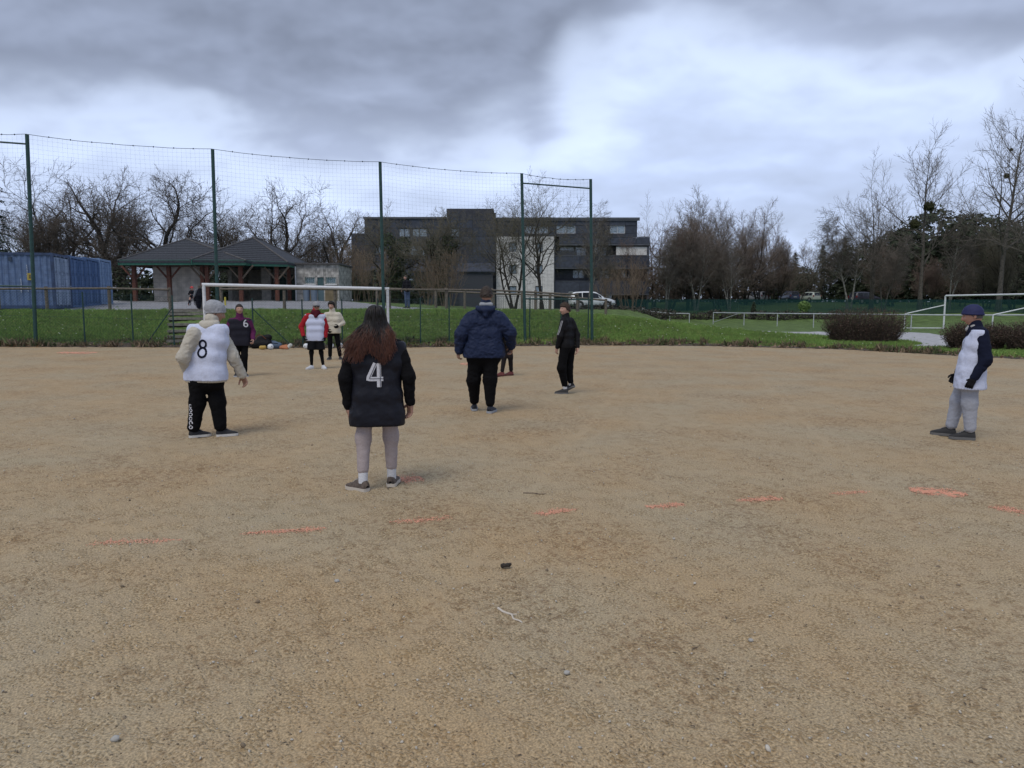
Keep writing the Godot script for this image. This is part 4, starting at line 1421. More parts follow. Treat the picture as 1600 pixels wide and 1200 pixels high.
func make_flats():
	var slate := [mat("slate_panel", 0.050, 0.062, 0.092, 0.6, 0.25, 0.6), mat("slate_panel_b", 0.042, 0.052, 0.078, 0.6, 0.25, 0.6), mat("slate_panel_c", 0.058, 0.070, 0.10, 0.6, 0.25, 0.6)]
	var brown := [mat("brown_panel", 0.050, 0.054, 0.070, 0.7, 0.25, 0.6), mat("brown_panel_b", 0.045, 0.048, 0.062, 0.7, 0.25, 0.6)]
	var pale := [mat("pale_panel", 0.74, 0.73, 0.71, 0.9, 0.12, 0.5), mat("pale_panel_b", 0.70, 0.69, 0.67, 0.9, 0.12, 0.5)]
	var dk := mat("dark_core", 0.045, 0.050, 0.062, 0.8)
	var fw := mat("window_frame", 0.05, 0.053, 0.06, 0.5)
	var fl := mat("pale_frame", 0.45, 0.46, 0.48, 0.5)
	var zinc := mat("zinc", 0.10, 0.11, 0.13, 0.5, 0.2, 0.5)
	var t := thing("apartment_building", "long dark slate clad block of flats with a white stair facade", "building", Vector3(0, 0, -85))
	# left wing: ground to 3rd floor
	var yb := 1.2
	var top := 11.85
	clad(t, "panel", -18.9, -17.2, yb, 10.1, -0.6, 0.3, [], 1.7, 1.35, slate, 0.03, dk)
	var lw := [[-13.2, 9.75, -11.9, 10.75], [-11.65, 9.75, -9.9, 10.75], [-7.1, 9.75, -6.1, 10.75], [-16.0, 7.75, -14.7, 8.75], [-13.1, 7.6, -10.2, 8.8], [-15.6, 4.6, -14.2, 6.0], [-12.4, 3.0, -10.4, 5.2], [-9.2, 3.0, -8.0, 5.2]]
	clad(t, "panel", -17.2, -7.4, yb, top, 0.0, 0.3, lw.slice(0, 2) + lw.slice(3), 3.1, 1.35, slate, 0.03, dk)
	clad(t, "panel", -7.4, -1.86, yb, 12.5, 0.25, 0.3, [lw[2]], 2.8, 1.3, brown + slate, 0.03, dk)
	for k in lw.size():
		var h: Array = lw[k]
		window_in(t, h[0], h[1], h[2], h[3], 0.25 if k == 2 else 0.0, fw, 3 if h[2] - h[0] > 2.5 else 2 if h[2] - h[0] > 1.2 else 1, [0.9, 0.6, 0.9, 0.3, 0.5, 0.1, 0.0, 0.2][k])
	boxpart("roof_box", Vector3(-4.9, 12.6, -3.0), Vector3(5.5, 0.9, 5.0), brown[0], t)
	# pent roofs over the lower rooms
	for q in [[-11.4, -8.0], [-6.3, -1.95], [-17.0, -13.6]]:
		var b := Buf.new()
		var pr := PackedVector2Array([Vector2(-0.1, 6.75), Vector2(1.5, 5.75), Vector2(1.5, 5.6), Vector2(-0.1, 6.5)])
		b.slab(pr, Vector3((q[0] + q[1]) / 2, 0, 0.32), Vector3(0, 0, 1), Vector3(0, 1, 0), q[1] - q[0])
		part("pent_roof", b, slate[0], t)
		boxpart("lower_room", Vector3((q[0] + q[1]) / 2, 3.5, 1.0), Vector3(q[1] - q[0] - 0.5, 4.4, 1.2), dk, t)
	# white stair block
	var ww := []
	for x in [0.1, 3.15]:
		for y in [3.0, 5.45, 8.0]: ww.append([x - 0.42, y, x + 0.42, y + 1.05])
	clad(t, "facade_panel", -1.84, 4.9, yb, 9.75, 0.55, 0.3, ww, 3.4, 2.55, pale, 0.02, mat("pale_core", 0.33, 0.325, 0.31, 0.9))
	for h in ww: window_in(t, h[0], h[1], h[2], h[3], 0.55, fw, 1, 0.12)
	# top floor over the white block and right wing
	var tw := [[1.1, 10.15, 2.3, 11.0], [2.35, 10.15, 4.2, 11.0], [5.2, 10.15, 7.4, 11.05], [11.4, 10.15, 13.2, 11.05]]
	clad(t, "panel", -1.84, 14.6, 9.78, 11.75, 0.0, 0.3, tw, 3.0, 1.0, brown + slate, 0.03, dk)
	for k in 4: window_in(t, tw[k][0], tw[k][1], tw[k][2], tw[k][3], 0.0, fl, 2, [0.9, 0.75, 0.8, 0.75][k])
	# right wing: galleries with dark parapets, rooms set back behind them
	var rw := [[5.7, 7.6, 7.4, 8.7], [7.5, 7.6, 8.8, 8.7], [9.6, 7.6, 11.2, 8.7], [13.3, 7.6, 14.2, 8.7], [7.2, 5.0, 8.6, 6.0], [10.4, 5.0, 11.6, 6.0], [13.0, 5.0, 14.4, 6.0], [6.2, 2.2, 8.0, 3.4], [10.2, 2.2, 12.0, 3.4]]
	clad(t, "panel", 4.92, 16.1, yb, 9.7, -1.2, 0.3, rw, 2.8, 1.3, brown, 0.03, dk)
	for k in rw.size(): window_in(t, rw[k][0], rw[k][1], rw[k][2], rw[k][3], -1.2, fl if k < 4 else fw, 2, [0.4, 0.95, 0.2, 0.9, 0.3, 0.1, 0.2, 0.0, 0.1][k])
	boxpart("gallery_screen", Vector3(14.0, 8.15, -0.15), Vector3(3.6, 0.95, 0.06), pale[0], t)
	boxpart("gallery_screen", Vector3(6.5, 7.85, -0.2), Vector3(2.2, 0.5, 0.06), dk, t)
	for y in [[8.95, 9.7, 5.5, 16.1], [6.25, 7.55, 4.92, 16.1], [3.2, 4.6, 4.92, 16.1]]:
		clad(t, "parapet_panel", y[2], y[3], y[0], y[1], 0.0, 0.12, [], 3.0, 1.4, slate, 0.04, null)
		boxpart("gallery_floor", Vector3((y[2] + y[3]) / 2, y[0] - 0.1, -0.55), Vector3(y[3] - y[2], 0.16, 1.3), zinc, t)
		boxpart("coping", Vector3((y[2] + y[3]) / 2, y[1] + 0.04, -0.02), Vector3(y[3] - y[2], 0.07, 0.16), zinc, t)
	for x in [4.98, 10.4, 16.0]:
		boxpart("column", Vector3(x, 5.4, -0.15), Vector3(0.16, 8.5, 0.16), zinc, t)
	# roofs and body
	boxpart("roof", Vector3(-12.3, 11.92, -5.0), Vector3(10.0, 0.2, 10.4), zinc, t)
	boxpart("roof", Vector3(6.4, 11.85, -5.0), Vector3(16.9, 0.22, 10.4), zinc, t)
	boxpart("roof", Vector3(-18.0, 10.15, -5.3), Vector3(2.0, 0.14, 9.4), zinc, t)
	boxpart("body", Vector3(-9.2, 6.3, -5.6), Vector3(15.6, 10.6, 9.2), dk, t)
	boxpart("body", Vector3(6.3, 6.3, -6.3), Vector3(16.3, 10.6, 9.0), dk, t)
	boxpart("body", Vector3(15.4, 5.4, -6.0), Vector3(1.4, 8.4, 9.0), slate[0], t)
	boxpart("body", Vector3(-18.0, 5.5, -5.6), Vector3(1.6, 9.0, 9.0), dk, t)
	boxpart("gutter", Vector3(6.4, 11.66, 0.1), Vector3(16.9, 0.12, 0.14), zinc, t)
	# yard fence before the stair block
	var yf := thing("yard_fence", "black steel bar fence in front of the white stair facade", "fence", Vector3(0, 1.3, -80))
	boxpart("rail", Vector3(1.0, 1.5, 0), Vector3(10.5, 0.05, 0.05), dk, yf)
	for k in 42: boxpart("bar", Vector3(-4.2 + k * 0.25, 0.75, 0), Vector3(0.03, 1.45, 0.03), dk, yf)

func make_pavilion():
	var roofm := mat("roof_slate", 0.044, 0.049, 0.062, 0.75, 0.45, 1.2, 0.06)
	var fascia := mat("green_fascia", 0.018, 0.125, 0.080, 0.5, 0.2, 1.0)
	var post := mat("red_timber", 0.155, 0.058, 0.036, 0.8, 0.3, 2.0)
	var brace := mat("pale_timber", 0.22, 0.17, 0.12, 0.8, 0.3, 2.0)
	var wall := mat("render_wall", 0.62, 0.57, 0.50, 0.95, 0.25, 0.5)
	var doorm := mat("green_door", 0.010, 0.062, 0.042, 0.5, 0.2, 1.0)
	var dark := mat("render_wall", 0.62, 0.57, 0.50)
	var t := thing("pavilion", "open pavilion with two slate hip roofs, green eaves and red posts", "building", Vector3(0, 0, 0))
	var y := 1.95
	var ye := 4.52
	# hip roofs: eave rectangle, apex
	for q in [[-26.1, -17.6, -48.0, -58.0, Vector3(-23.7, 6.40, -53.0), 0.0], [-21.0, -15.45, -47.4, -57.6, Vector3(-18.9, 6.50, -53.2), 0.005]]:
		var b := Buf.new()
		var e: float = q[5]
		var c := [Vector3(q[0], ye + e, q[2]), Vector3(q[1], ye + e, q[2] - (2.6 if e > 0 else 0.0)), Vector3(q[1], ye + e, q[3]), Vector3(q[0], ye + e, q[3])]
		var ap: Vector3 = q[4]
		var apb := ap + Vector3(0, 0, -1.6)
		var cap: Vector3 = Vector3(0, 0.14, 0)
		b.tri(ap + cap, c[1] + cap, c[0] + cap)
		b.quad(ap + cap, apb + cap, c[2] + cap, c[1] + cap)
		b.tri(apb + cap, c[3] + cap, c[2] + cap)
		b.quad(apb + cap, ap + cap, c[0] + cap, c[3] + cap)
		for k in 4: b.quad(c[k] + cap, c[(k + 1) % 4] + cap, c[(k + 1) % 4], c[k])
		b.quad(c[0], c[1], c[2], c[3])
		var r := part("roof", b, roofm, t)
		var rc := Buf.new()
		rc.rod(ap + cap, apb + cap, 0.11, 0.11, 8)
		for k in 4: rc.rod((ap if k < 2 else apb) + cap, c[k] + cap + Vector3(0, 0.02, 0), 0.07, 0.06, 6)
		part("ridge_cap", rc, mat("ridge", 0.11, 0.105, 0.105, 0.9, 0.3, 1.0), r)
		# slate courses: thin proud strips up the front slope
		for j in range(1, 13):
			var f := j / 13.0
			var l0: Vector3 = c[0].lerp(ap, f) + cap
			var l1: Vector3 = c[1].lerp(ap, f) + cap
			var s := Buf.new()
			s.bar(l0 + Vector3(0, 0.006, 0), l1 + Vector3(0, 0.006, 0), 0.05, 0.02)
			part("slate_course", s, roofm, r)
		var fb := Buf.new()
		for k in [0, 1, 3]:
			var a: Vector3 = c[k] + Vector3(0, 0.02 - e, 0)
			var d: Vector3 = c[(k + 1) % 4] + Vector3(0, 0.02 - e, 0)
			var o := (d - a).cross(Vector3.UP).normalized() * (-0.06 - e)
			fb.bar(a + o, d + o, 0.05, 0.34)
		part("fascia", fb, fascia, t)
	# rooflight
	var sk := Buf.new()
	sk.box(Vector3(-17.35, 5.68, -53.4), Vector3(0.9, 0.06, 1.1), Basis(Vector3(0, 0, 1), -0.50))
	part("rooflight", sk, mat("rooflight", 0.5, 0.53, 0.58, 0.2), t)
	# posts with braces
	for p in [[-25.55, -49.0], [-23.2, -49.0], [-20.85, -48.8], [-20.45, -48.6], [-18.35, -49.0], [-16.3, -50.2], [-16.0, -52.0]]:
		boxpart("post", Vector3(p[0], (y + ye) / 2, p[1]), Vector3(0.24, ye - y, 0.24), post, t)
		for s in [-1, 1]:
			var b := Buf.new()
			b.bar(Vector3(p[0] + s * 0.1, ye - 1.0, p[1]), Vector3(p[0] + s * 0.85, ye - 0.12, p[1]), 0.10, 0.10)
			part("brace", b, brace if p[0] > -22 else post, t)
	boxpart("beam", Vector3(-21.9, ye - 0.1, -49.0), Vector3(7.6, 0.2, 0.18), post, t)
	# walls inside
	boxpart("wall", Vector3(-22.9, (y + ye) / 2, -50.0), Vector3(3.6, ye - y, 0.3), wall, t)
	boxpart("wall", Vector3(-18.9, (y + ye) / 2, -57.3), Vector3(4.4, ye - y, 0.3), dark, t)
	boxpart("wall", Vector3(-18.3, (y + ye) / 2, -54.0), Vector3(0.7, ye - y, 0.3), wall, t)
	boxpart("wall", Vector3(-16.9, (y + ye) / 2, -55.2), Vector3(2.6, ye - y, 0.3), wall, t)
	boxpart("wall", Vector3(-20.95, (y + ye) / 2, -55.5), Vector3(0.3, ye - y, 3.6), wall, t)
	for x in [-17.6, -16.5]:
		var d := boxpart("door", Vector3(x, y + 1.05, -55.0), Vector3(0.85, 2.1, 0.07), doorm, t)
		var h := Buf.new()
		h.rod(Vector3(x + 0.3, y + 1.0, -54.93), Vector3(x + 0.18, y + 1.0, -54.93), 0.02, 0.02, 6)
		part("handle", h, mat("door_handle", 0.3, 0.3, 0.3, 0.4), d)
	boxpart("low_wall", Vector3(-23.9, y + 0.2, -50.8), Vector3(1.6, 0.4, 0.4), mat("low_wall", 0.12, 0.12, 0.12), t)
	boxpart("floor", Vector3(-20.6, y - 0.15, -53.5), Vector3(11.0, 0.36, 11.5), mat("pav_floor", 0.14, 0.14, 0.14, 0.9, 0.2, 0.5), t)
	# pale annex
	var a := thing("annex", "pale stained concrete annex with two barred windows beside the pavilion", "building", Vector3(0, 0, 0))
	var conc := [mat("annex_panel", 0.56, 0.54, 0.50, 0.95, 0.45, 0.45, 0.05), mat("annex_panel_b", 0.50, 0.485, 0.45, 0.95, 0.45, 0.45, 0.05)]
	a.position = Vector3(0.52, 0, -51.8)
	var hw := [[-15.35, 3.25, -14.6, 3.72], [-13.85, 3.25, -13.1, 3.72], [-14.45, 1.95, -14.0, 3.72]]
	clad(a, "panel", -15.95, -12.9, 1.7, 4.62, 0.0, 0.25, hw, 0.62, 3.2, conc, 0.012, conc[0])
	for k in 2:
		var h: Array = hw[k]
		window_in(a, h[0], h[1], h[2], h[3], 0.0, mat("white_frame", 0.6, 0.6, 0.6), 1, 0.7, 0.08)
		for j in 5: boxpart("bar", Vector3(lerpf(h[0] + 0.08, h[2] - 0.08, j / 4.0), (h[1] + h[3]) / 2, 0.06), Vector3(0.03, h[3] - h[1], 0.03), fascia, a)
		boxpart("sill", Vector3((h[0] + h[2]) / 2, h[1] - 0.05, 0.06), Vector3(h[2] - h[0] + 0.12, 0.09, 0.18), mat("white_frame", 0.6, 0.6, 0.6), a)
		boxpart("lower_panel", Vector3((h[0] + h[2]) / 2, 2.48, 0.05), Vector3(h[2] - h[0] + 0.1, 1.3, 0.05), mat("ochre_panel", 0.24, 0.19, 0.115, 0.9, 0.2, 0.7), a)
	var dr := boxpart("door", Vector3(-14.22, 2.83, -0.06), Vector3(0.43, 1.75, 0.05), mat("blue_door", 0.10, 0.16, 0.19, 0.5), a)
	for j in 4: boxpart("bar", Vector3(-14.38 + j * 0.107, 3.4, 0.0), Vector3(0.022, 0.6, 0.03), fascia, dr)
	boxpart("body", Vector3(-14.42, 3.15, -2.2), Vector3(3.0, 2.9, 3.9), conc[1], a)
	boxpart("roof", Vector3(-14.42, 4.68, -2.0), Vector3(3.2, 0.12, 4.4), mat("ridge", 0.11, 0.105, 0.105), a)
	var pipe := Buf.new()
	pipe.rod(Vector3(-15.98, 1.8, 0.1), Vector3(-15.98, 4.5, 0.1), 0.05, 0.05, 8)
	part("downpipe", pipe, mat("white_frame", 0.6, 0.6, 0.6), a)
	# bins
	for q in [[-14.98, "grey blue waste bin standing left against the annex"], [-14.45, "grey blue waste bin standing right of its twin at the annex"]]:
		var bn := thing("waste_bin", q[1], "bin", Vector3(q[0] + 0.5, 1.9, -50.9), 0.0, "bins at the annex")
		var b := Buf.new()
		b.tube(PackedVector3Array([Vector3.ZERO, Vector3(0, 0.95, 0)]), PackedFloat32Array([0.20, 0.25]), 14)
		part("body", b, mat("bin_plastic", 0.13, 0.17, 0.22, 0.5), bn)
		var l := Buf.new()
		l.ball(Vector3(0, 0.95, 0), Vector3(0.27, 0.09, 0.27), 6, 14)
		part("lid", l, mat("bin_lid", 0.16, 0.20, 0.25, 0.5), bn)
	var yp := Buf.new()
	yp.rod(Vector3.ZERO, Vector3(0, 0.5, 0), 0.05, 0.05, 8)
	yp.ball(Vector3(0, 0.5, 0), Vector3(0.055, 0.03, 0.055), 4, 8)
	var ym := part("marker_post", yp, mat("yellow", 0.5, 0.42, 0.06, 0.6))
	ym.position = Vector3(-15.9, 1.82, -40.0)
	ym.position.y = land_h(-15.9, -40.0)
	tag(ym, "short yellow marker post on the playground behind the goal", "post")

# ------------------------------------------------------------------ containers
func container(at: Vector3, turn: float, label: String, body: Material, doors: Material, mark: int):
	var t := thing("shipping_container", label, "container", at, turn, "blue containers beside the playground")
	# local: long axis -x, door end at x = 0 facing +x, near long side at z = 0, depth to -z
	var L := 6.06
	var W := 2.44
	var H := 2.59
	var dark := mat("container_trim", 0.040, 0.075, 0.17, 0.55, 0.3, 1.0)
	for s in 2:
		var b := Buf.new()
		var n := 22
		var pts := []
		for k in n:
			var x0 := -L + 0.12 + (L - 0.24) * k / n
			var st := (L - 0.24) / n
			pts.append_array([Vector2(x0, 0.0), Vector2(x0 + st * 0.3, 0.0), Vector2(x0 + st * 0.5, -0.036), Vector2(x0 + st * 0.8, -0.036)])
		pts.append(Vector2(-0.12, 0.0))
		for k in pts.size() - 1:
			var p: Vector2 = pts[k]
			var q: Vector2 = pts[k + 1]
			var z0 := -0.03 if s == 0 else -W + 0.03
			var sg := 1.0 if s == 0 else -1.0
			var a := Vector3(p.x, H - 0.12, z0 + p.y * sg)
			var c := Vector3(q.x, H - 0.12, z0 + q.y * sg)
			if s == 0: b.quad(a, c, c - Vector3(0, H - 0.27, 0), a - Vector3(0, H - 0.27, 0))
			else: b.quad(c, a, a - Vector3(0, H - 0.27, 0), c - Vector3(0, H - 0.27, 0))
		part("side_wall", b, body, t)
	boxpart("end_wall", Vector3(-L + 0.05, H / 2, -W / 2), Vector3(0.06, H - 0.2, W - 0.2), body, t)
	boxpart("roof", Vector3(-L / 2, H - 0.05, -W / 2), Vector3(L - 0.1, 0.06, W - 0.1), body, t)
	var f := Buf.new()
	for z in [-0.06, -W + 0.06]:
		f.box(Vector3(-L / 2, H - 0.06, z), Vector3(L - 0.24, 0.12, 0.12))
		f.box(Vector3(-L / 2, 0.075, z), Vector3(L - 0.24, 0.15, 0.12))
		for x in [-0.06, -L + 0.06]: f.box(Vector3(x, H / 2, z), Vector3(0.125, H + 0.01, 0.125))
	for x in [-0.06, -L + 0.06]:
		f.box(Vector3(x, H - 0.06, -W / 2), Vector3(0.118, 0.118, W - 0.25))
		f.box(Vector3(x, 0.075, -W / 2), Vector3(0.118, 0.148, W - 0.25))
	part("frame", f, dark if mark == 0 else body, t)
	for s in 2:
		var zc := -W / 2 + (0.57 if s == 0 else -0.57)
		var d := boxpart("door", Vector3(-0.06, H / 2, zc), Vector3(0.05, H - 0.32, 1.09), doors, t)
		for j in 3:
			boxpart("door_panel", Vector3(-0.022, 0.52 + j * 0.78, zc), Vector3(0.026, 0.66, 0.92), doors, d)
		for e in [-0.28, 0.28]:
			var r := Buf.new()
			r.rod(Vector3(0.025, 0.12, zc + e), Vector3(0.025, H - 0.1, zc + e), 0.018, 0.018, 6)
			r.box(Vector3(0.03, 1.1, zc + e - 0.1), Vector3(0.02, 0.04, 0.3))
			for y in [0.3, 1.0, 1.7, 2.3]: r.box(Vector3(0.012, y, zc + e), Vector3(0.03, 0.06, 0.09))
			part("lock_bar", r, doors, d)
	if mark == 0:
		# faded white stencil column, yellow sticker
		var w := mat("stencil_white", 0.42, 0.46, 0.54, 0.8)
		for q in [[-1.1, 2.0, 7, 0.085], [-1.38, 1.35, 9, 0.075], [-1.12, 1.0, 3, 0.09]]:
			for k in q[2]:
				var x: float = q[0] + 0.01 * sin(k * 7.0)
				boxpart("stencil_letter", Vector3(x, q[1] - k * q[3], 0.004), Vector3(0.035 + 0.02 * sin(k * 3.0), 0.055, 0.006), w, t)
		boxpart("sticker", Vector3(-0.98, 1.48, 0.004), Vector3(0.26, 0.32, 0.006), mat("sticker_yellow", 0.45, 0.34, 0.05, 0.6), t)
		boxpart("sticker_print", Vector3(-0.98, 1.48, 0.010), Vector3(0.12, 0.18, 0.004), mat("sticker_ochre", 0.16, 0.11, 0.03, 0.6), t)
		boxpart("vent", Vector3(-1.75, 2.28, 0.0), Vector3(0.14, 0.2, 0.05), mat("vent", 0.03, 0.05, 0.09, 0.7), t)

func make_containers():
	var faded := mat("faded_blue", 0.125, 0.195, 0.35, 0.6, 0.2, 0.8, 0.04)
	var pale := mat("pale_blue", 0.30, 0.38, 0.52, 0.6, 0.2, 1.2, 0.05)
	var deep := mat("deep_blue", 0.085, 0.165, 0.34, 0.5, 0.2, 1.0, 0.05)
	var mid := mat("mid_blue", 0.22, 0.33, 0.52, 0.6, 0.2, 1.0, 0.05)
	var at := Vector3(-21.5, 1.50, -34.0)
	var dir := Vector3(-2.45, 0.2, -9.0) / 9.33
	var turn := atan2(-2.45, -9.0) + PI
	for k in 4:
		var p := at + dir * (2.52 * k)
		p.y = land_h(p.x - 1.0, p.z - 1.0) + 0.05
		container(p, turn * 1.0, ["faded blue shipping container nearest, with yellow sticker on its side", "bright blue container second in the row", "bright blue container third in the row", "pale blue container at the far end of the row"][k], [faded, deep, deep, mid][k], [pale, deep, deep, mid][k], k)

# ------------------------------------------------------------------ cars
# stations along the car (x forward): [x, sill y, belt y, roof y, half width at belt, half width at roof]
func make_car(called: String, label: String, at: Vector3, turn: float, paint: Material, scale_ := 1.0, detail := true):
	var t := thing(called, label, "car", at, turn, "" if detail else "cars parked beyond the lawn")
	var S := [[-2.22, 0.55, 0.90, 0.92, 0.70, 0.55], [-2.20, 0.36, 1.02, 1.18, 0.82, 0.58], [-2.05, 0.30, 1.04, 1.52, 0.86, 0.60], [-1.75, 0.28, 1.04, 1.62, 0.89, 0.62], [-1.0, 0.26, 1.02, 1.68, 0.91, 0.63], [-0.2, 0.26, 1.00, 1.69, 0.92, 0.64], [0.3, 0.26, 0.99, 1.62, 0.92, 0.63], [0.75, 0.26, 0.99, 1.36, 0.92, 0.68], [1.15, 0.26, 1.00, 1.06, 0.91, 0.74], [1.6, 0.28, 0.96, 0.99, 0.89, 0.70], [2.0, 0.30, 0.84, 0.88, 0.84, 0.62], [2.2, 0.36, 0.72, 0.76, 0.74, 0.52], [2.26, 0.45, 0.62, 0.64, 0.66, 0.45]]
	var ring := func(s: Array) -> Array:
		var w: float = s[4]
		var r: float = s[5]
		return [Vector3(s[0], s[1], w * 0.86), Vector3(s[0], s[1] + 0.10, w * 0.98), Vector3(s[0], lerpf(s[1], s[2], 0.6), w), Vector3(s[0], s[2], w * 0.97), Vector3(s[0], lerpf(s[2], s[3], 0.88), lerpf(w * 0.95, r, 0.85)), Vector3(s[0], s[3], r * 0.85), Vector3(s[0], s[3] + 0.02, 0.0)]
	var b := Buf.new()
	for k in S.size():
		var g: Array = ring.call(S[k])
		var all := g.duplicate()
		for q in range(5, -1, -1): all.append(Vector3(g[q].x, g[q].y, -g[q].z))
		for p in all: b.vert(p * scale_, Vector3.UP)
	var m := 13
	for k in S.size() - 1:
		for q in m:
			var q2 := (q + 1) % m
			b.i.append_array(PackedInt32Array([k * m + q, k * m + q2, (k + 1) * m + q, (k + 1) * m + q, k * m + q2, (k + 1) * m + q2]))
	for e in [0, S.size() - 1]:
		for q in range(1, m - 1):
			if e == 0: b.i.append_array(PackedInt32Array([e * m, e * m + q + 1, e * m + q]))
			else: b.i.append_array(PackedInt32Array([e * m, e * m + q, e * m + q + 1]))
	var st := SurfaceTool.new()
	st.create_from(b.mesh(), 0)
	st.generate_normals()
	put("body", st.commit(), paint, t)
	var glass := mat("car_glass", 0.018, 0.022, 0.028, 0.08)
	var tyre := mat("tyre", 0.018, 0.018, 0.018, 0.85)
	var rim := mat("rim", 0.35, 0.36, 0.38, 0.35)
	var trim := mat("car_trim", 0.02, 0.02, 0.022, 0.6)
	# side glass: three panes a side, following the body a little proud of it
	for s in [-1.0, 1.0]:
		for w in [[-1.85, -1.12], [-1.05, -0.18], [-0.10, 0.82]]:
			var gb := Buf.new()
			var rows := []
			for j in 5:
				var x := lerpf(w[0], w[1], j / 4.0)
				var k := 0
				while S[k + 1][0] < x: k += 1
				var f: float = (x - S[k][0]) / (S[k + 1][0] - S[k][0])
				var g0: Array = ring.call(S[k])
				var g1: Array = ring.call(S[k + 1])
				var lo: Vector3 = g0[3].lerp(g1[3], f)
				var hi: Vector3 = g0[4].lerp(g1[4], f)
				var top := hi.lerp(lo, 0.06)
				lo = lo.lerp(hi, 0.05)
				rows.append([Vector3(lo.x, lo.y, (lo.z + 0.012) * s) * scale_, Vector3(top.x, top.y, (top.z + 0.012) * s) * scale_])
			for j in 4:
				if s > 0: gb.quad(rows[j][1], rows[j + 1][1], rows[j + 1][0], rows[j][0])
				else: gb.quad(rows[j + 1][1], rows[j][1], rows[j][0], rows[j + 1][0])
			part("side_window", gb, glass, t)
	var ws := Buf.new()
	ws.quad(Vector3(0.38, 1.59, -0.55) * scale_, Vector3(0.38, 1.59, 0.55) * scale_, Vector3(1.13, 1.10, 0.68) * scale_, Vector3(1.13, 1.10, -0.68) * scale_)
	part("windscreen", ws, glass, t)
	var rw := Buf.new()
	rw.quad(Vector3(-2.10, 1.50, 0.52) * scale_, Vector3(-2.10, 1.50, -0.52) * scale_, Vector3(-2.235, 1.08, -0.58) * scale_, Vector3(-2.235, 1.08, 0.58) * scale_)
	part("rear_window", rw, glass, t)
	boxpart("spoiler", Vector3(-2.12, 1.63, 0) * scale_, Vector3(0.3, 0.04, 1.1) * scale_, paint, t)
	for x in [-1.35, 1.38]:
		for s in [-1.0, 1.0]:
			var arch := Buf.new()
			arch.rod(Vector3(x, 0.36, s * 0.70) * scale_, Vector3(x, 0.36, s * 0.925) * scale_, 0.42 * scale_, 0.42 * scale_, 20)
			part("wheel_arch", arch, trim, t)
			var wh := Buf.new()
			wh.rod(Vector3(x, 0.335, s * 0.72) * scale_, Vector3(x, 0.335, s * 0.94) * scale_, 0.335 * scale_, 0.325 * scale_, 20)
			var tw := part("wheel", wh, tyre, t)
			var rb := Buf.new()
			rb.rod(Vector3(x, 0.335, s * 0.94) * scale_, Vector3(x, 0.335, s * 0.95) * scale_, 0.22 * scale_, 0.20 * scale_, 12)
			part("rim", rb, rim, tw)
	for s in [-1.0, 1.0]:
		boxpart("headlight", Vector3(2.10, 0.76, s * 0.66) * scale_, Vector3(0.24, 0.11, 0.22) * scale_, mat("headlight", 0.5, 0.52, 0.55, 0.15), t)
		boxpart("tail_light", Vector3(-2.17, 1.0, s * 0.76) * scale_, Vector3(0.16, 0.26, 0.14) * scale_, mat("tail_light", 0.22, 0.02, 0.02, 0.3), t)
		boxpart("wing_mirror", Vector3(0.62, 1.06, s * 1.0) * scale_, Vector3(0.14, 0.13, 0.2) * scale_, paint, t)
		boxpart("sill_trim", Vector3(0, 0.30, s * 0.90) * scale_, Vector3(2.0, 0.1, 0.06) * scale_, trim, t)
	boxpart("bumper", Vector3(2.2, 0.42, 0) * scale_, Vector3(0.12, 0.16, 1.2) * scale_, trim, t)
	boxpart("number_plate", Vector3(-2.24, 0.80, 0) * scale_, Vector3(0.02, 0.11, 0.5) * scale_, mat("plate", 0.6, 0.6, 0.58), t)

func make_cars():
	var white := mat("white_paint", 0.70, 0.73, 0.76, 0.3)
	white.clearcoat_enabled = true
	make_car("parked_car", "white parked car standing in profile before the dark flats", Vector3(7.95, 1.46, -72.0), 0.08, white)
	make_car("parked_car", "white car parked beyond the pavilion's left end", Vector3(-40.0, 2.0, -75.5), 0.5, white, 1.0, false)
	make_car("parked_car", "white car half hidden behind the end of the containers", Vector3(-43.0, 2.0, -76.5), 2.6, white, 0.95, false)
	make_car("parked_car", "silver car first in the far car park beyond the lawn", P(1176, 110.0) + Vector3(0, 0.05, 0), 2.2, mat("silver_paint", 0.42, 0.42, 0.44, 0.3), 0.95, false)
	make_car("parked_car", "dark blue car beside the light green clipped tree", P(1232, 112.0) + Vector3(0, 0.05, 0), 1.65, mat("blue_paint", 0.045, 0.06, 0.12, 0.3), 0.95, false)
	make_car("parked_car", "dark car behind the white birch stems", P(1351, 104.0) + Vector3(0, 0.05, 0), 0.3, mat("dark_paint", 0.04, 0.04, 0.06, 0.3), 1.0, false)
	make_car("parked_car", "pale car partly behind the light green clipped tree", P(1262, 112.5) + Vector3(0, 0.05, 0), 1.9, mat("pale_paint", 0.4, 0.45, 0.4, 0.3), 0.9, false)
	var bl := thing("blue_panel", "dark blue board at the right edge beyond the far goal", "board", Vector3(52.6, 0.0, -72.0))
	boxpart("board", Vector3(0, 1.5, 0), Vector3(1.6, 1.8, 0.08), mat("board_blue", 0.03, 0.06, 0.18, 0.6), bl)
	for s in [-0.6, 0.6]: boxpart("leg", Vector3(s, 0.4, -0.08), Vector3(0.08, 1.6, 0.08), mat("rail_white", 0.5, 0.5, 0.5), bl)
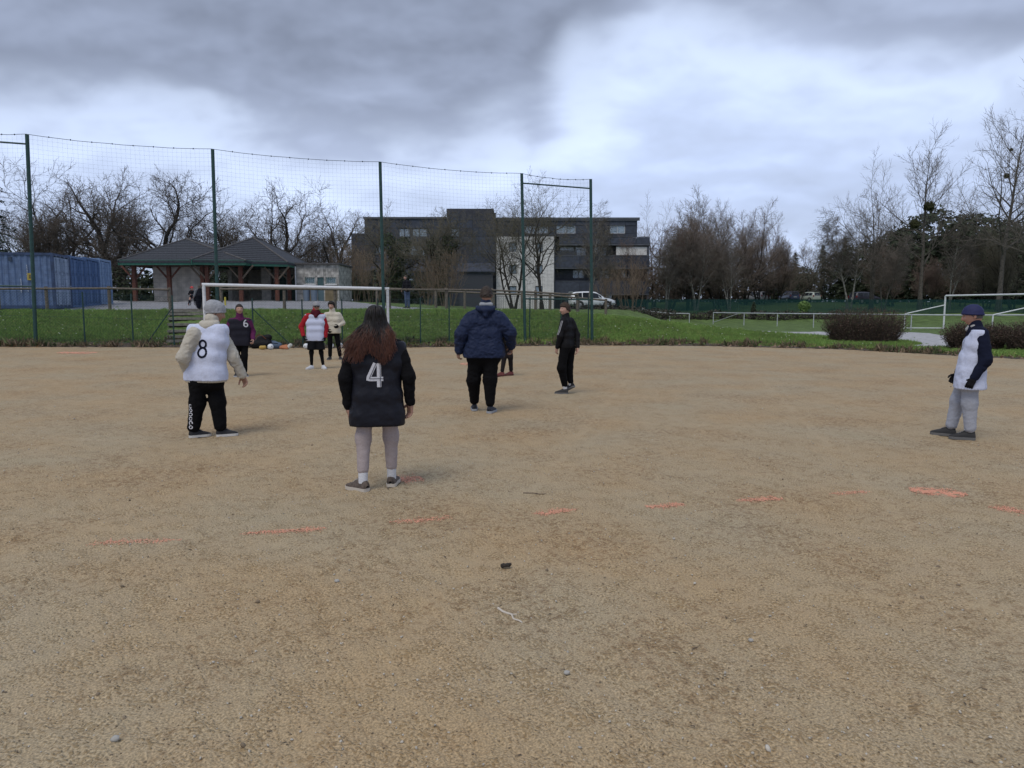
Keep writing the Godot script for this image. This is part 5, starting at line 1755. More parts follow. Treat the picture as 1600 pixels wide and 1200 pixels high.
# ------------------------------------------------------------------ people
# a field of tapered capsules joined smoothly, meshed as surface nets
# bones: [a, b, radius a, radius b]; cuts: [point, normal] keep the side against the normal
func field_at(bones: Array, k: float, amp: float, p: Vector3) -> float:
	var d := 9.0
	for b in bones:
		var a: Vector3 = b[0]
		var ba: Vector3 = b[1] - a
		var l2 := maxf(ba.length_squared(), 1e-6)
		var h := clampf((p - a).dot(ba) / l2, 0.0, 1.0)
		var e: float = (p - a - ba * h).length() - lerpf(b[2], b[3], h)
		var m := k - absf(d - e)
		d = minf(d, e)
		if m > 0.0: d -= m * m / (4.0 * k)
	if amp > 0.0: d += folds(p, amp)
	return d

func folds(p: Vector3, amp: float) -> float:
	if amp > 0.5:
		# thin loose cloth hanging down: shallow folds that run mostly down the body
		var a := amp - 1.0
		var n := wrinkle.get_noise_3d(p.x * 6.5 + p.y * 1.5, p.y * 1.7, p.z * 6.5)
		return (absf(n) - 0.2) * a * 1.5 + a * 0.55 * wrinkle.get_noise_3d(p.x * 9.0 + p.y * 7.0, p.y * 11.0 - p.x * 5.0, p.z * 9.0)
	# creases of thicker cloth, slanting round the limb, with finer ones on top
	var n := wrinkle.get_noise_3d(p.x * 4.5 + p.y * 3.6, p.y * 5.2 - p.x * 2.6, p.z * 4.5 + p.y * 1.6)
	var m := wrinkle.get_noise_3d(p.x * 11.0 + p.y * 8.0, p.y * 12.0 - p.x * 7.0, p.z * 11.0)
	return (absf(n) - 0.25) * amp * 1.0 - (0.22 - absf(m)) * amp * 0.85

func net(bones: Array, cell: float, k: float, amp: float, cuts: Array, out: Buf):
	var lo := Vector3(9, 9, 9)
	var hi := -lo
	var size := amp - 1.0 if amp > 0.5 else amp
	for b in bones:
		for e in 2:
			var r: Vector3 = Vector3.ONE * (b[2 + e] + size)
			lo = lo.min(b[e] - r)
			hi = hi.max(b[e] + r)
	lo -= Vector3.ONE * (cell * 2.5 + k * 0.25)
	hi += Vector3.ONE * (cell * 2.5 + k * 0.25)
	var nx := int((hi.x - lo.x) / cell) + 2
	var ny := int((hi.y - lo.y) / cell) + 2
	var nz := int((hi.z - lo.z) / cell) + 2
	var g := PackedFloat32Array()
	g.resize(nx * ny * nz)
	g.fill(9.0)
	var mar := cell * 3.0 + k * 0.8 + size
	for b in bones:
		var a: Vector3 = b[0]
		var ba: Vector3 = b[1] - a
		var inv := 1.0 / maxf(ba.length_squared(), 1e-6)
		var ra: float = b[2]
		var dr: float = b[3] - ra
		var l: Vector3 = ((a - Vector3.ONE * (ra + mar)).min(b[1] - Vector3.ONE * (b[3] + mar)) - lo) / cell
		var h: Vector3 = ((a + Vector3.ONE * (ra + mar)).max(b[1] + Vector3.ONE * (b[3] + mar)) - lo) / cell
		var x0 := maxi(0, int(l.x))
		var x1 := mini(nx - 1, int(h.x) + 1)
		for z in range(maxi(0, int(l.z)), mini(nz - 1, int(h.z) + 1) + 1):
			for y in range(maxi(0, int(l.y)), mini(ny - 1, int(h.y) + 1) + 1):
				var i := (z * ny + y) * nx + x0
				var pa := lo + Vector3(x0, y, z) * cell - a
				for x in range(x0, x1 + 1):
					var t := clampf(pa.dot(ba) * inv, 0.0, 1.0)
					var e := (pa - ba * t).length() - ra - dr * t
					if e < mar:
						var d := g[i]
						var m := k - absf(d - e)
						if e < d: d = e
						if m > 0.0: d -= m * m / (4.0 * k)
						g[i] = d
					pa.x += cell
					i += 1
	var band := cell * 2.2 + size * 2.0
	for z in nz:
		for y in ny:
			var i := (z * ny + y) * nx
			for x in nx:
				var d := g[i]
				if d < band:
					var p := lo + Vector3(x, y, z) * cell
					if amp > 0.0 and d > -band: d += folds(p, amp)
					for c in cuts:
						d = maxf(d, (p - c[0]).dot(c[1]))
					g[i] = d
				i += 1
	var ids := PackedInt32Array()
	ids.resize(nx * ny * nz)
	ids.fill(-1)
	var sx := 1
	var sy := nx
	var sz := nx * ny
	var k0 := out.v.size()
	for z in nz - 1:
		for y in ny - 1:
			var i := (z * ny + y) * nx
			for x in nx - 1:
				var d0 := g[i]
				if absf(d0) < cell * 4.0:
					var d1 := g[i + sx]
					var d2 := g[i + sy]
					var d3 := g[i + sx + sy]
					var d4 := g[i + sz]
					var d5 := g[i + sx + sz]
					var d6 := g[i + sy + sz]
					var d7 := g[i + sx + sy + sz]
					var m := int(d0 < 0.0) + int(d1 < 0.0) + int(d2 < 0.0) + int(d3 < 0.0) + int(d4 < 0.0) + int(d5 < 0.0) + int(d6 < 0.0) + int(d7 < 0.0)
					if m > 0 and m < 8:
						var s := Vector3.ZERO
						var n := 0
						if (d0 < 0.0) != (d1 < 0.0): s += Vector3(d0 / (d0 - d1), 0, 0); n += 1
						if (d2 < 0.0) != (d3 < 0.0): s += Vector3(d2 / (d2 - d3), 1, 0); n += 1
						if (d4 < 0.0) != (d5 < 0.0): s += Vector3(d4 / (d4 - d5), 0, 1); n += 1
						if (d6 < 0.0) != (d7 < 0.0): s += Vector3(d6 / (d6 - d7), 1, 1); n += 1
						if (d0 < 0.0) != (d2 < 0.0): s += Vector3(0, d0 / (d0 - d2), 0); n += 1
						if (d1 < 0.0) != (d3 < 0.0): s += Vector3(1, d1 / (d1 - d3), 0); n += 1
						if (d4 < 0.0) != (d6 < 0.0): s += Vector3(0, d4 / (d4 - d6), 1); n += 1
						if (d5 < 0.0) != (d7 < 0.0): s += Vector3(1, d5 / (d5 - d7), 1); n += 1
						if (d0 < 0.0) != (d4 < 0.0): s += Vector3(0, 0, d0 / (d0 - d4)); n += 1
						if (d1 < 0.0) != (d5 < 0.0): s += Vector3(1, 0, d1 / (d1 - d5)); n += 1
						if (d2 < 0.0) != (d6 < 0.0): s += Vector3(0, 1, d2 / (d2 - d6)); n += 1
						if (d3 < 0.0) != (d7 < 0.0): s += Vector3(1, 1, d3 / (d3 - d7)); n += 1
						var gr := Vector3(d1 + d3 + d5 + d7 - d0 - d2 - d4 - d6, d2 + d3 + d6 + d7 - d0 - d1 - d4 - d5, d4 + d5 + d6 + d7 - d0 - d1 - d2 - d3)
						ids[i] = out.vert(lo + (Vector3(x, y, z) + s / n) * cell, gr.normalized())
				i += 1
	for z in range(1, nz - 1):
		for y in range(1, ny - 1):
			var i := (z * ny + y) * nx + 1
			for x in range(1, nx - 1):
				if ids[i] >= 0:
					var neg := g[i] < 0.0
					if neg != (g[i + sx] < 0.0): quad_ids(out, ids[i], ids[i - sy], ids[i - sy - sz], ids[i - sz], neg)
					if neg != (g[i + sy] < 0.0): quad_ids(out, ids[i], ids[i - sz], ids[i - sz - sx], ids[i - sx], neg)
					if neg != (g[i + sz] < 0.0): quad_ids(out, ids[i], ids[i - sx], ids[i - sx - sy], ids[i - sy], neg)
				i += 1

func quad_ids(o: Buf, a: int, b: int, c: int, d: int, neg: bool):
	if a < 0 or b < 0 or c < 0 or d < 0: return
	if neg: o.i.append_array(PackedInt32Array([a, d, c, a, c, b]))
	else: o.i.append_array(PackedInt32Array([a, b, c, a, c, d]))

# head: origin at its middle, face to +z; 0.235 m from chin to crown
func head_radius(o: Vector3) -> float:
	# distance from the middle to the skin in direction o
	var e := Vector3(0.076, 0.116, 0.096)
	if o.z < 0.0: e.z = 0.102
	if o.y < 0.0: e.x = lerpf(0.076, 0.064, -o.y)
	var r := 1.0 / Vector3(o.x / e.x, o.y / e.y, o.z / e.z).length()
	if o.z > 0.0:
		var u := o.x / maxf(o.z, 0.2)
		var w := o.y / maxf(o.z, 0.2)
		r += 0.026 * exp(-u * u * 42.0) * exp(-pow((w + 0.22) * 4.2, 2.0)) * (1.0 if w > -0.32 else exp(-pow((w + 0.32) * 12.0, 2.0)))   # nose
		r += 0.010 * exp(-u * u * 60.0) * exp(-pow((w - 0.02) * 5.0, 2.0))   # bridge
		r -= 0.010 * (exp(-pow((u - 0.36) * 5.5, 2.0)) + exp(-pow((u + 0.36) * 5.5, 2.0))) * exp(-pow((w - 0.03) * 6.5, 2.0))   # eye sockets
		r += 0.005 * exp(-pow((w - 0.24) * 7.0, 2.0)) * exp(-u * u * 3.0)   # brow
		r += 0.006 * exp(-u * u * 14.0) * exp(-pow((w + 0.60) * 9.0, 2.0))   # lips
		r -= 0.004 * exp(-u * u * 20.0) * exp(-pow((w + 0.78) * 9.0, 2.0))
		r += 0.010 * exp(-u * u * 9.0) * exp(-pow((w + 1.02) * 5.0, 2.0))   # chin
		r += 0.005 * (exp(-pow((u - 0.5) * 4.0, 2.0)) + exp(-pow((u + 0.5) * 4.0, 2.0))) * exp(-pow((w + 0.24) * 4.0, 2.0))   # cheeks
	return r

func shell(rings: int, segs: int, f: Callable) -> Buf:
	# f(direction) -> [radius, colour]
	var b := Buf.new()
	b.use_c = true
	for a in rings + 1:
		var ph := PI * clampf(float(a) / rings, 0.004, 0.996)
		for s in segs:
			var th := TAU * s / segs
			var o := Vector3(sin(ph) * sin(th), cos(ph), sin(ph) * cos(th))
			var q: Array = f.call(o)
			b.col = q[1]
			b.vert(o * q[0], o)
	for a in rings:
		for s in segs:
			var p := a * segs + s
			var q := a * segs + (s + 1) % segs
			b.i.append_array(PackedInt32Array([p, q, p + segs, q, q + segs, p + segs]))
	for k in b.n.size(): b.n[k] = Vector3.ZERO
	for k in range(0, b.i.size(), 3):
		var nn := (b.v[b.i[k + 2]] - b.v[b.i[k]]).cross(b.v[b.i[k + 1]] - b.v[b.i[k]])
		for j in 3: b.n[b.i[k + j]] += nn
	for k in b.n.size():
		b.n[k] = b.n[k].normalized()
	if b.n[segs * rings / 2].dot(b.v[segs * rings / 2]) < 0.0:
		for k in b.n.size(): b.n[k] = -b.n[k]
		for k in range(0, b.i.size(), 3):
			var t := b.i[k + 1]
			b.i[k + 1] = b.i[k + 2]; b.i[k + 2] = t
	return b

func make_head(skin: Color, brow: Color, lip: Color) -> Buf:
	var b := shell(52, 64, func(o: Vector3) -> Array:
		var c := skin
		if o.z > 0.2:
			var u := absf(o.x / o.z)
			var w := o.y / o.z
			var eye := exp(-pow((u - 0.36) * 9.0, 4.0)) * exp(-pow((w - 0.03) * 20.0, 4.0))
			c = c.lerp(Color(0.55, 0.53, 0.5), eye)
			var iris := exp(-pow((u - 0.36) * 22.0, 4.0)) * exp(-pow((w - 0.03) * 18.0, 4.0))
			c = c.lerp(Color(0.03, 0.022, 0.016), iris)
			c = c.lerp(brow, 0.85 * exp(-pow((u - 0.38) * 5.5, 4.0)) * exp(-pow((w - 0.20) * 17.0, 4.0)))
			c = c.lerp(lip, 0.9 * exp(-pow(u * 4.2, 4.0)) * exp(-pow((w + 0.60) * 11.0, 4.0)))
		return [head_radius(o), c])
	b.col = skin
	for s in [-1.0, 1.0]:
		b.ball(Vector3(0.076 * s, -0.005, -0.012), Vector3(0.010, 0.032, 0.020), 8, 10, Basis(Vector3.UP, -0.35 * s))
	return b

# hair or cap shell over the head: keep(direction) -> thickness in metres (negative dives under the skin)
func cover(keep: Callable, col: Color, rough := 0.006, freq := 60.0) -> Buf:
	return shell(44, 56, func(o: Vector3) -> Array:
		var t: float = keep.call(o)
		var v := 1.0
		if t > 0.0 and rough > 0.0:
			t += rough * wrinkle.get_noise_3d(o.x * freq * 0.1, o.y * freq * 0.03, o.z * freq * 0.1)
			v = 1.0 + 0.25 * wrinkle.get_noise_3d(o.x * 30.0, o.y * 6.0, o.z * 30.0)
		return [head_radius(o) + t, Color(col.r * v, col.g * v, col.b * v)])

# hand: wrist at the origin, fingers to -y, palm to +z, thumb to +x
var hand_kit := {}
func make_hand(curl: float) -> Buf:
	if hand_kit.has(curl): return hand_kit[curl]
	var bones := []
	bones.append([Vector3(0, 0.02, 0), Vector3(0, -0.03, 0), 0.026, 0.026])
	bones.append([Vector3(0.018, -0.03, 0), Vector3(0.026, -0.085, 0.004), 0.019, 0.014])
	bones.append([Vector3(0.0, -0.03, 0), Vector3(0.004, -0.09, 0.0), 0.019, 0.014])
	bones.append([Vector3(-0.018, -0.03, 0), Vector3(-0.024, -0.082, 0.003), 0.018, 0.013])
	var f := [[0.029, 0.072], [0.010, 0.080], [-0.010, 0.074], [-0.029, 0.058]]
	for k in 4:
		var p := Vector3(f[k][0], -0.085, 0.002)
		var ang := 0.25 + curl * 0.45 + k * 0.06
		for j in 3:
			var ln: float = f[k][1] * [0.45, 0.32, 0.23][j]
			var q := p + Vector3(f[k][0] * 0.06, -cos(ang), sin(ang)) * ln
			bones.append([p, q, 0.0092 - j * 0.0008, 0.0086 - j * 0.0008])
			p = q
			ang += 0.25 + curl * 0.6
	var tp := Vector3(0.022, -0.025, 0.008)
	for j in 3:
		var q: Vector3 = tp + Vector3([0.75, 0.45, 0.2][j], [-0.6, -0.8, -0.9][j], 0.35 + 0.2 * j).normalized() * [0.036, 0.03, 0.024][j]
		bones.append([tp, q, [0.014, 0.0105, 0.0095][j], [0.0105, 0.0095, 0.008][j]])
		tp = q
	var b := Buf.new()
	net(bones, 0.0042, 0.006, 0.0, [], b)
	hand_kit[curl] = b
	return b

func hand_frame(elbow: Vector3, wrist: Vector3, palm: Vector3, fwd: Vector3, scale_ := 1.0) -> Transform3D:
	var y := (elbow - wrist).normalized()
	var z := (palm - y * palm.dot(y)).normalized()
	var x := y.cross(z)
	if x.dot(fwd) < 0.0: x = -x
	return Transform3D(Basis(x * scale_, y * scale_, z * scale_), wrist)

# add a buffer under a transform that may mirror it
func add_flip(o: Buf, s: Buf, x: Transform3D, col: Color):
	var k := o.v.size()
	var flip := x.basis.determinant() < 0.0
	for j in s.v.size():
		o.v.append(x * s.v[j])
		o.n.append((x.basis * s.n[j]).normalized())
		if o.use_c: o.c.append(s.c[j] if s.use_c else col)
	for j in range(0, s.i.size(), 3):
		o.i.append(k + s.i[j])
		o.i.append(k + s.i[j + (2 if flip else 1)])
		o.i.append(k + s.i[j + (1 if flip else 2)])

# shoe: heel at z = -0.09, toe at z = 0.19, ground at y = 0
var shoe_kit := {}
func shoe_meshes(low := true) -> Array:
	if shoe_kit.has("a"): return shoe_kit["a"]
	var up := Buf.new()
	var so := Buf.new()
	var st := [[-0.098, 0.016, 0.050, 0.0], [-0.090, 0.032, 0.082, 0.0], [-0.065, 0.039, 0.096, 0.0], [-0.03, 0.040, 0.098, 0.0], [0.01, 0.039, 0.096, 0.002], [0.05, 0.040, 0.082, 0.004], [0.09, 0.045, 0.066, 0.006], [0.13, 0.048, 0.056, 0.007], [0.165, 0.042, 0.046, 0.006], [0.19, 0.026, 0.038, 0.004], [0.199, 0.010, 0.030, 0.003]]
	var m := 14
	for s in st:
		for k in m:
			var a := PI * k / (m - 1)
			var x: float = cos(a) * s[1] * (1.0 if absf(cos(a)) > 0.8 else 1.02) + s[3]
			var y: float = 0.024 + pow(absf(sin(a)), 0.7) * (s[2] - 0.024)
			up.vert(Vector3(x, y, s[0]), Vector3(cos(a), sin(a) * 0.9 + 0.1, 0).normalized())
	for q in st.size() - 1:
		for k in m - 1:
			var p := q * m + k
			up.i.append_array(PackedInt32Array([p, p + m, p + 1, p + 1, p + m, p + m + 1]))
	var poly := PackedVector2Array()
	for s in st: poly.append(Vector2(s[1] + s[3] + 0.005, s[0]))
	for q in range(st.size() - 1, -1, -1): poly.append(Vector2(-st[q][1] + st[q][3] - 0.005, st[q][0]))
	so.slab(poly, Vector3(0, 0.0145, 0), Vector3(1, 0, 0), Vector3(0, 0, 1), 0.027)
	shoe_kit["a"] = [up.mesh(), so.mesh()]
	return shoe_kit["a"]

func cloth(key: String, r: float, g: float, b: float, rough := 0.92, sheen := 0.0) -> StandardMaterial3D:
	if M.has(key): return M[key]
	var m := mat(key, r, g, b, rough, 0.10, 9.0, 0.06)
	m.metallic_specular = 0.25 if rough > 0.5 else 0.32
	if sheen > 0.0:
		m.rim_enabled = true; m.rim = sheen; m.rim_tint = 0.5
	return m

# strokes laid on a garment: pts in metres (right, up) about a centre; drawn from outside looking along -dir
func on_cloth(parent: Node, called: String, bones: Array, k: float, amp: float, at: Vector3, dir: Vector3, strokes: Array, width: float, m: Material, lift := 0.004):
	var right := Vector3.UP.cross(dir).normalized()
	var b := Buf.new()
	for s in strokes:
		var pts: Array = s
		var fine := []
		for q in pts.size() - 1:
			var n := maxi(1, int((pts[q + 1] - pts[q]).length() / 0.012))
			for j in n: fine.append((pts[q] as Vector2).lerp(pts[q + 1], float(j) / n))
		fine.append(pts[-1])
		var k0 := b.v.size()
		for q in fine.size():
			var d: Vector2 = (fine[mini(q + 1, fine.size() - 1)] - fine[maxi(q - 1, 0)]).normalized()
			var o := Vector2(-d.y, d.x) * width * 0.5
			for e in [-1.0, 0.0, 1.0]:
				var f: Vector2 = fine[q] + o * e
				var p := at + right * f.x + Vector3.UP * f.y + dir * 0.45
				for it in 14:
					var dd := field_at(bones, k, amp, p)
					if dd < lift: break
					p -= dir * maxf(dd - lift, 0.0015) * 0.8
				b.vert(p, dir)
		for q in fine.size() - 1:
			for e in 2:
				var p := k0 + q * 3 + e
				b.i.append_array(PackedInt32Array([p, p + 1, p + 3, p + 1, p + 4, p + 3]))
	part(called, b, m, parent)

func arc(c: Vector2, rx: float, ry: float, a0: float, a1: float, n := 14) -> Array:
	var o := []
	for k in n + 1:
		var a := deg_to_rad(lerpf(a0, a1, float(k) / n))
		o.append(c + Vector2(cos(a) * rx, sin(a) * ry))
	return o

# d: the description of one person, see make_people. x to the right, z towards the camera, y up, origin between the feet
func person(d: Dictionary) -> Node3D:
	var t := thing("person", d.label, "person", d.at, atan2(-d.at.x, -d.at.z), d.get("group", ""))
	var cell: float = d.cell
	var skin: Color = d.skin
	var f: float = d.face
	var fwd := Vector3(sin(f), 0, cos(f))
	var lft := Vector3(cos(f), 0, -sin(f))
	# torso rings: [height, half width, radius, x, z]
	var core := []
	var coat := []
	var bib := []
	for r in d.torso:
		var c := Vector3(r[3], r[0], r[4])
		var rr: float = r[2] * 0.87
		if r[0] > d.trousers.waist + 0.05: core.append([c - lft * r[1] * 0.7, c + lft * r[1] * 0.7, rr * 0.72, rr * 0.72])
		coat.append([c - lft * r[1], c + lft * r[1], rr, rr])
		var wide := 0.040 if bib.size() == 0 else (0.024 if bib.size() == 1 else 0.002)
		bib.append([c - lft * (r[1] + wide), c + lft * (r[1] + wide), rr + 0.012, rr + 0.012])
	# the cloth hangs on past its hem line, where it is cut straight
	var last: Array = d.torso[-1]
	var lc := Vector3(last[3], last[0] - 0.12, last[4])
	var lr: float = last[2] * 0.87
	var coat_end := [lc - lft * last[1], lc + lft * last[1], lr, lr]
	bib.append([lc - lft * (last[1] + 0.006), lc + lft * (last[1] + 0.006), lr + 0.014, lr + 0.014])
	var neck: Vector3 = d.neck
	var head: Vector3 = d.head
	var body := Buf.new()
	body.use_c = true
	body.col = skin
	var bones := core.duplicate()
	bones.append([neck - Vector3(0, 0.08, 0), head - Vector3(0, 0.04, 0), 0.058 * d.get("build", 1.0), 0.052])
	var tr := []
	for q in 2:
		var a: Array = d.arms[q]
		bones.append([a[0], a[1], 0.045, 0.036]); bones.append([a[1], a[2], 0.036, 0.024])
		var l: Array = d.legs[q]
		bones.append([l[0], l[1], 0.07, 0.05]); bones.append([l[1], l[2], 0.044, 0.030])
	net(bones, 0.022, 0.03, 0.0, [], body)
	var hx := Transform3D(Basis(Vector3.UP, d.head_turn) * Basis(Vector3.RIGHT, d.get("head_tilt", 0.0)) * Basis.from_scale(Vector3.ONE * d.get("head_size", 1.0)), head)
	body.add(make_head(skin, d.get("brow", Color(0.03, 0.022, 0.018)), Color(skin.r * 0.75, skin.g * 0.45, skin.b * 0.45)), hx)
	for q in 2:
		var a: Array = d.arms[q]
		var hf := hand_frame(a[1], a[2], a[3], fwd, d.get("hand", 1.0))
		if d.get("gloves", false):
			var gl := Buf.new()
			add_flip(gl, make_hand(0.6), Transform3D(hf.basis.scaled_local(Vector3(1.12, 1.04, 1.2)), hf.origin), skin)
			part("glove", gl, cloth("black_glove", 0.012, 0.012, 0.014), t)
		else: add_flip(body, make_hand(d.get("curl", 0.35)), hf, skin)
	var bm := vmat("skin", 0.6)
	part("body", body, bm, t)
	# jacket
	var j: Dictionary = d.jacket
	var jb := coat.duplicate()
	for q in 2:
		var a: Array = d.arms[q]
		var end: Vector3 = a[2] + (a[1] - a[2]).normalized() * j.get("cuff", 0.01)
		jb.append([a[0], a[1], j.r[0] * 0.84, j.r[1] * 0.84])
		jb.append([a[1], end, j.r[1] * 0.84, j.r[2] * 0.84])
	jb.append([neck - Vector3(0, 0.06, 0), neck + Vector3(0, j.get("collar", 0.02), 0), 0.085, j.get("collar_r", 0.066)])
	var jm := Buf.new()
	jb.append(coat_end)
	net_hem(jb, cell, 0.055, j.get("fold", 0.009), j.hem, jm, d)
	var jo := part("jacket", jm, j.mat, t)
	if j.has("label"): tag(jo, j.label)
	# bib over it
	if d.has("bib"):
		var bi: Dictionary = d.bib
		var bb := Buf.new()
		var sh: Vector3 = Vector3(d.torso[0][3], bi.top, d.torso[0][4])
		var bcut := [[Vector3(0, bi.hem, 0), Vector3(bi.get("tilt", 0.0), -1, 0).normalized()], [sh, Vector3.UP]]
		net(bib, cell, 0.055, 1.0 + bi.get("fold", 0.007), bcut, bb)
		var bo := part("bib", bb, bi.mat, t)
		if bi.has("label"): tag(bo, bi.label)
		for s in bi.get("marks", []):
			on_cloth(bo, s[0], bib, 0.055, 1.0 + bi.get("fold", 0.007), s[1], s[2], s[3], s[4], s[5], s[6] if s.size() > 6 else 0.004)
	# trousers
	var p: Dictionary = d.trousers
	var tb := []
	var low: Array = d.torso[-1]
	var hipc := Vector3(low[3], p.waist, low[4])
	tb.append([hipc - lft * low[1] * 0.85, hipc + lft * low[1] * 0.85, low[2] * 0.78, low[2] * 0.78])
	for q in 2:
		var l: Array = d.legs[q]
		var end: Vector3 = l[2] + (l[1] - l[2]).normalized() * p.get("short", 0.03)
		tb.append([l[0], l[1], p.r[0] * 0.86, p.r[1] * 0.86])
		tb.append([l[1], end, p.r[1] * 0.86, p.r[2] * 0.86])
	var tm := Buf.new()
	net(tb, cell, 0.045, p.get("fold", 0.008), [], tm)
	var to := part("trousers", tm, p.mat, t)
	for s in p.get("marks", []):
		on_cloth(to, s[0], tb, 0.045, p.get("fold", 0.008), s[1], s[2], s[3], s[4], s[5])
	if d.has("shorts"):
		var sb := Buf.new()
		var sbones := [[hipc - lft * low[1] * 0.85, hipc + lft * low[1] * 0.85, low[2] * 0.86, low[2] * 0.86]]
		for q in 2:
			var l: Array = d.legs[q]
			sbones.append([l[0], l[0].lerp(l[1], 0.75), 0.10, 0.115])
		net(sbones, cell, 0.04, 0.006, [[Vector3(0, d.shorts, 0), Vector3.DOWN]], sb)
		part("shorts", sb, cloth("black_short", 0.010, 0.010, 0.012), t)
	# socks and shoes
	var sm := shoe_meshes()
	for q in 2:
		var l: Array = d.legs[q]
		var sz: float = d.get("shoe", 1.0)
		var bs := Basis(Vector3.UP, l[3]) * Basis(Vector3.RIGHT, l[4])
		var ank: Vector3 = l[2]
		# the ankle sits over the heel
		var o := ank - bs * Vector3(0, 0.095, -0.03) * sz
		if l[4] == 0.0: o.y = 0.0
		if d.has("sock"):
			var sk := Buf.new()
			sk.rod(ank + (l[1] - ank).normalized() * 0.12, ank - Vector3(0, 0.035, 0), 0.043, 0.040, 14)
			part("sock", sk, d.sock, t)
		var shoe := put("shoe", sm[0], d.shoe_mat, t)
		shoe.transform = Transform3D(bs.scaled(Vector3.ONE) * Basis.from_scale(Vector3(1.0, 1.1, 0.87) * sz), o)
		var sole := put("sole", sm[1], d.sole_mat, shoe)
		if d.has("lace"):
			var lb := Buf.new()
			for w in 4: lb.box(Vector3(0.004, 0.094 - w * 0.011, 0.035 + w * 0.02), Vector3(0.045, 0.006, 0.008), Basis(Vector3.RIGHT, 0.5))
			part("laces", lb, d.lace, shoe)
	# hair and hats, laid on the head
	for c in d.get("covers", []):
		var o := part(c[0], c[1], vmat("hair", 0.75) if c.size() < 3 else c[2], t)
		o.transform = hx
	return t

func net_hem(bones: Array, cell: float, k: float, fold: float, hem: float, out: Buf, d: Dictionary):
	# cut the torso at the hem but keep the sleeves that hang lower
	var n: int = d.torso.size()
	var body := bones.slice(0, n)
	var rest := bones.slice(n)
	net(body + [rest[-1], rest[-2]] + [[rest[0][0], rest[0][0].lerp(rest[0][1], 0.5), rest[0][2], rest[0][2]], [rest[2][0], rest[2][0].lerp(rest[2][1], 0.5), rest[2][2], rest[2][2]]], cell, k, fold, [[Vector3(0, hem, 0), Vector3.DOWN]], out)
	net(rest.slice(0, 2), cell, 0.03, fold * 1.3, [], out)
	net(rest.slice(2, 4), cell, 0.03, fold * 1.3, [], out)
func beanie(front: float, back: float, thick: float, slouch := 0.0) -> Callable:
	return func(o: Vector3) -> float:
		var line := lerpf(back, front, (o.z + 1.0) * 0.5)
		var k := ss(line - 0.02, line + 0.03, o.y)
		var t := thick + slouch * ss(0.3, 1.0, o.y) + slouch * 1.6 * ss(0.0, -0.9, o.z) * ss(-0.2, 0.5, o.y)
		if o.y < line + 0.22: t += 0.004
		return t * k - 0.012 * (1.0 - k)

func short_hair(thick: float, fringe := 0.50, nape := -0.62) -> Callable:
	return func(o: Vector3) -> float:
		var line := nape
		if o.z > -0.25: line = lerpf(nape, -0.12, ss(-0.25, 0.12, o.z))
		if o.z > 0.12: line = lerpf(-0.12, fringe, ss(0.12, 0.42, o.z))
		var k := ss(line - 0.06, line + 0.05, o.y)
		return thick * k * (0.8 + 0.4 * ss(0.0, 0.9, o.y)) - 0.010 * (1.0 - k)

func six(h: float) -> Array:
	return [arc(Vector2(0, -h * 0.24), h * 0.27, h * 0.26, 0, 360, 20), arc(Vector2(h * 0.12, -h * 0.12), h * 0.39, h * 0.62, 95, 185, 12)]

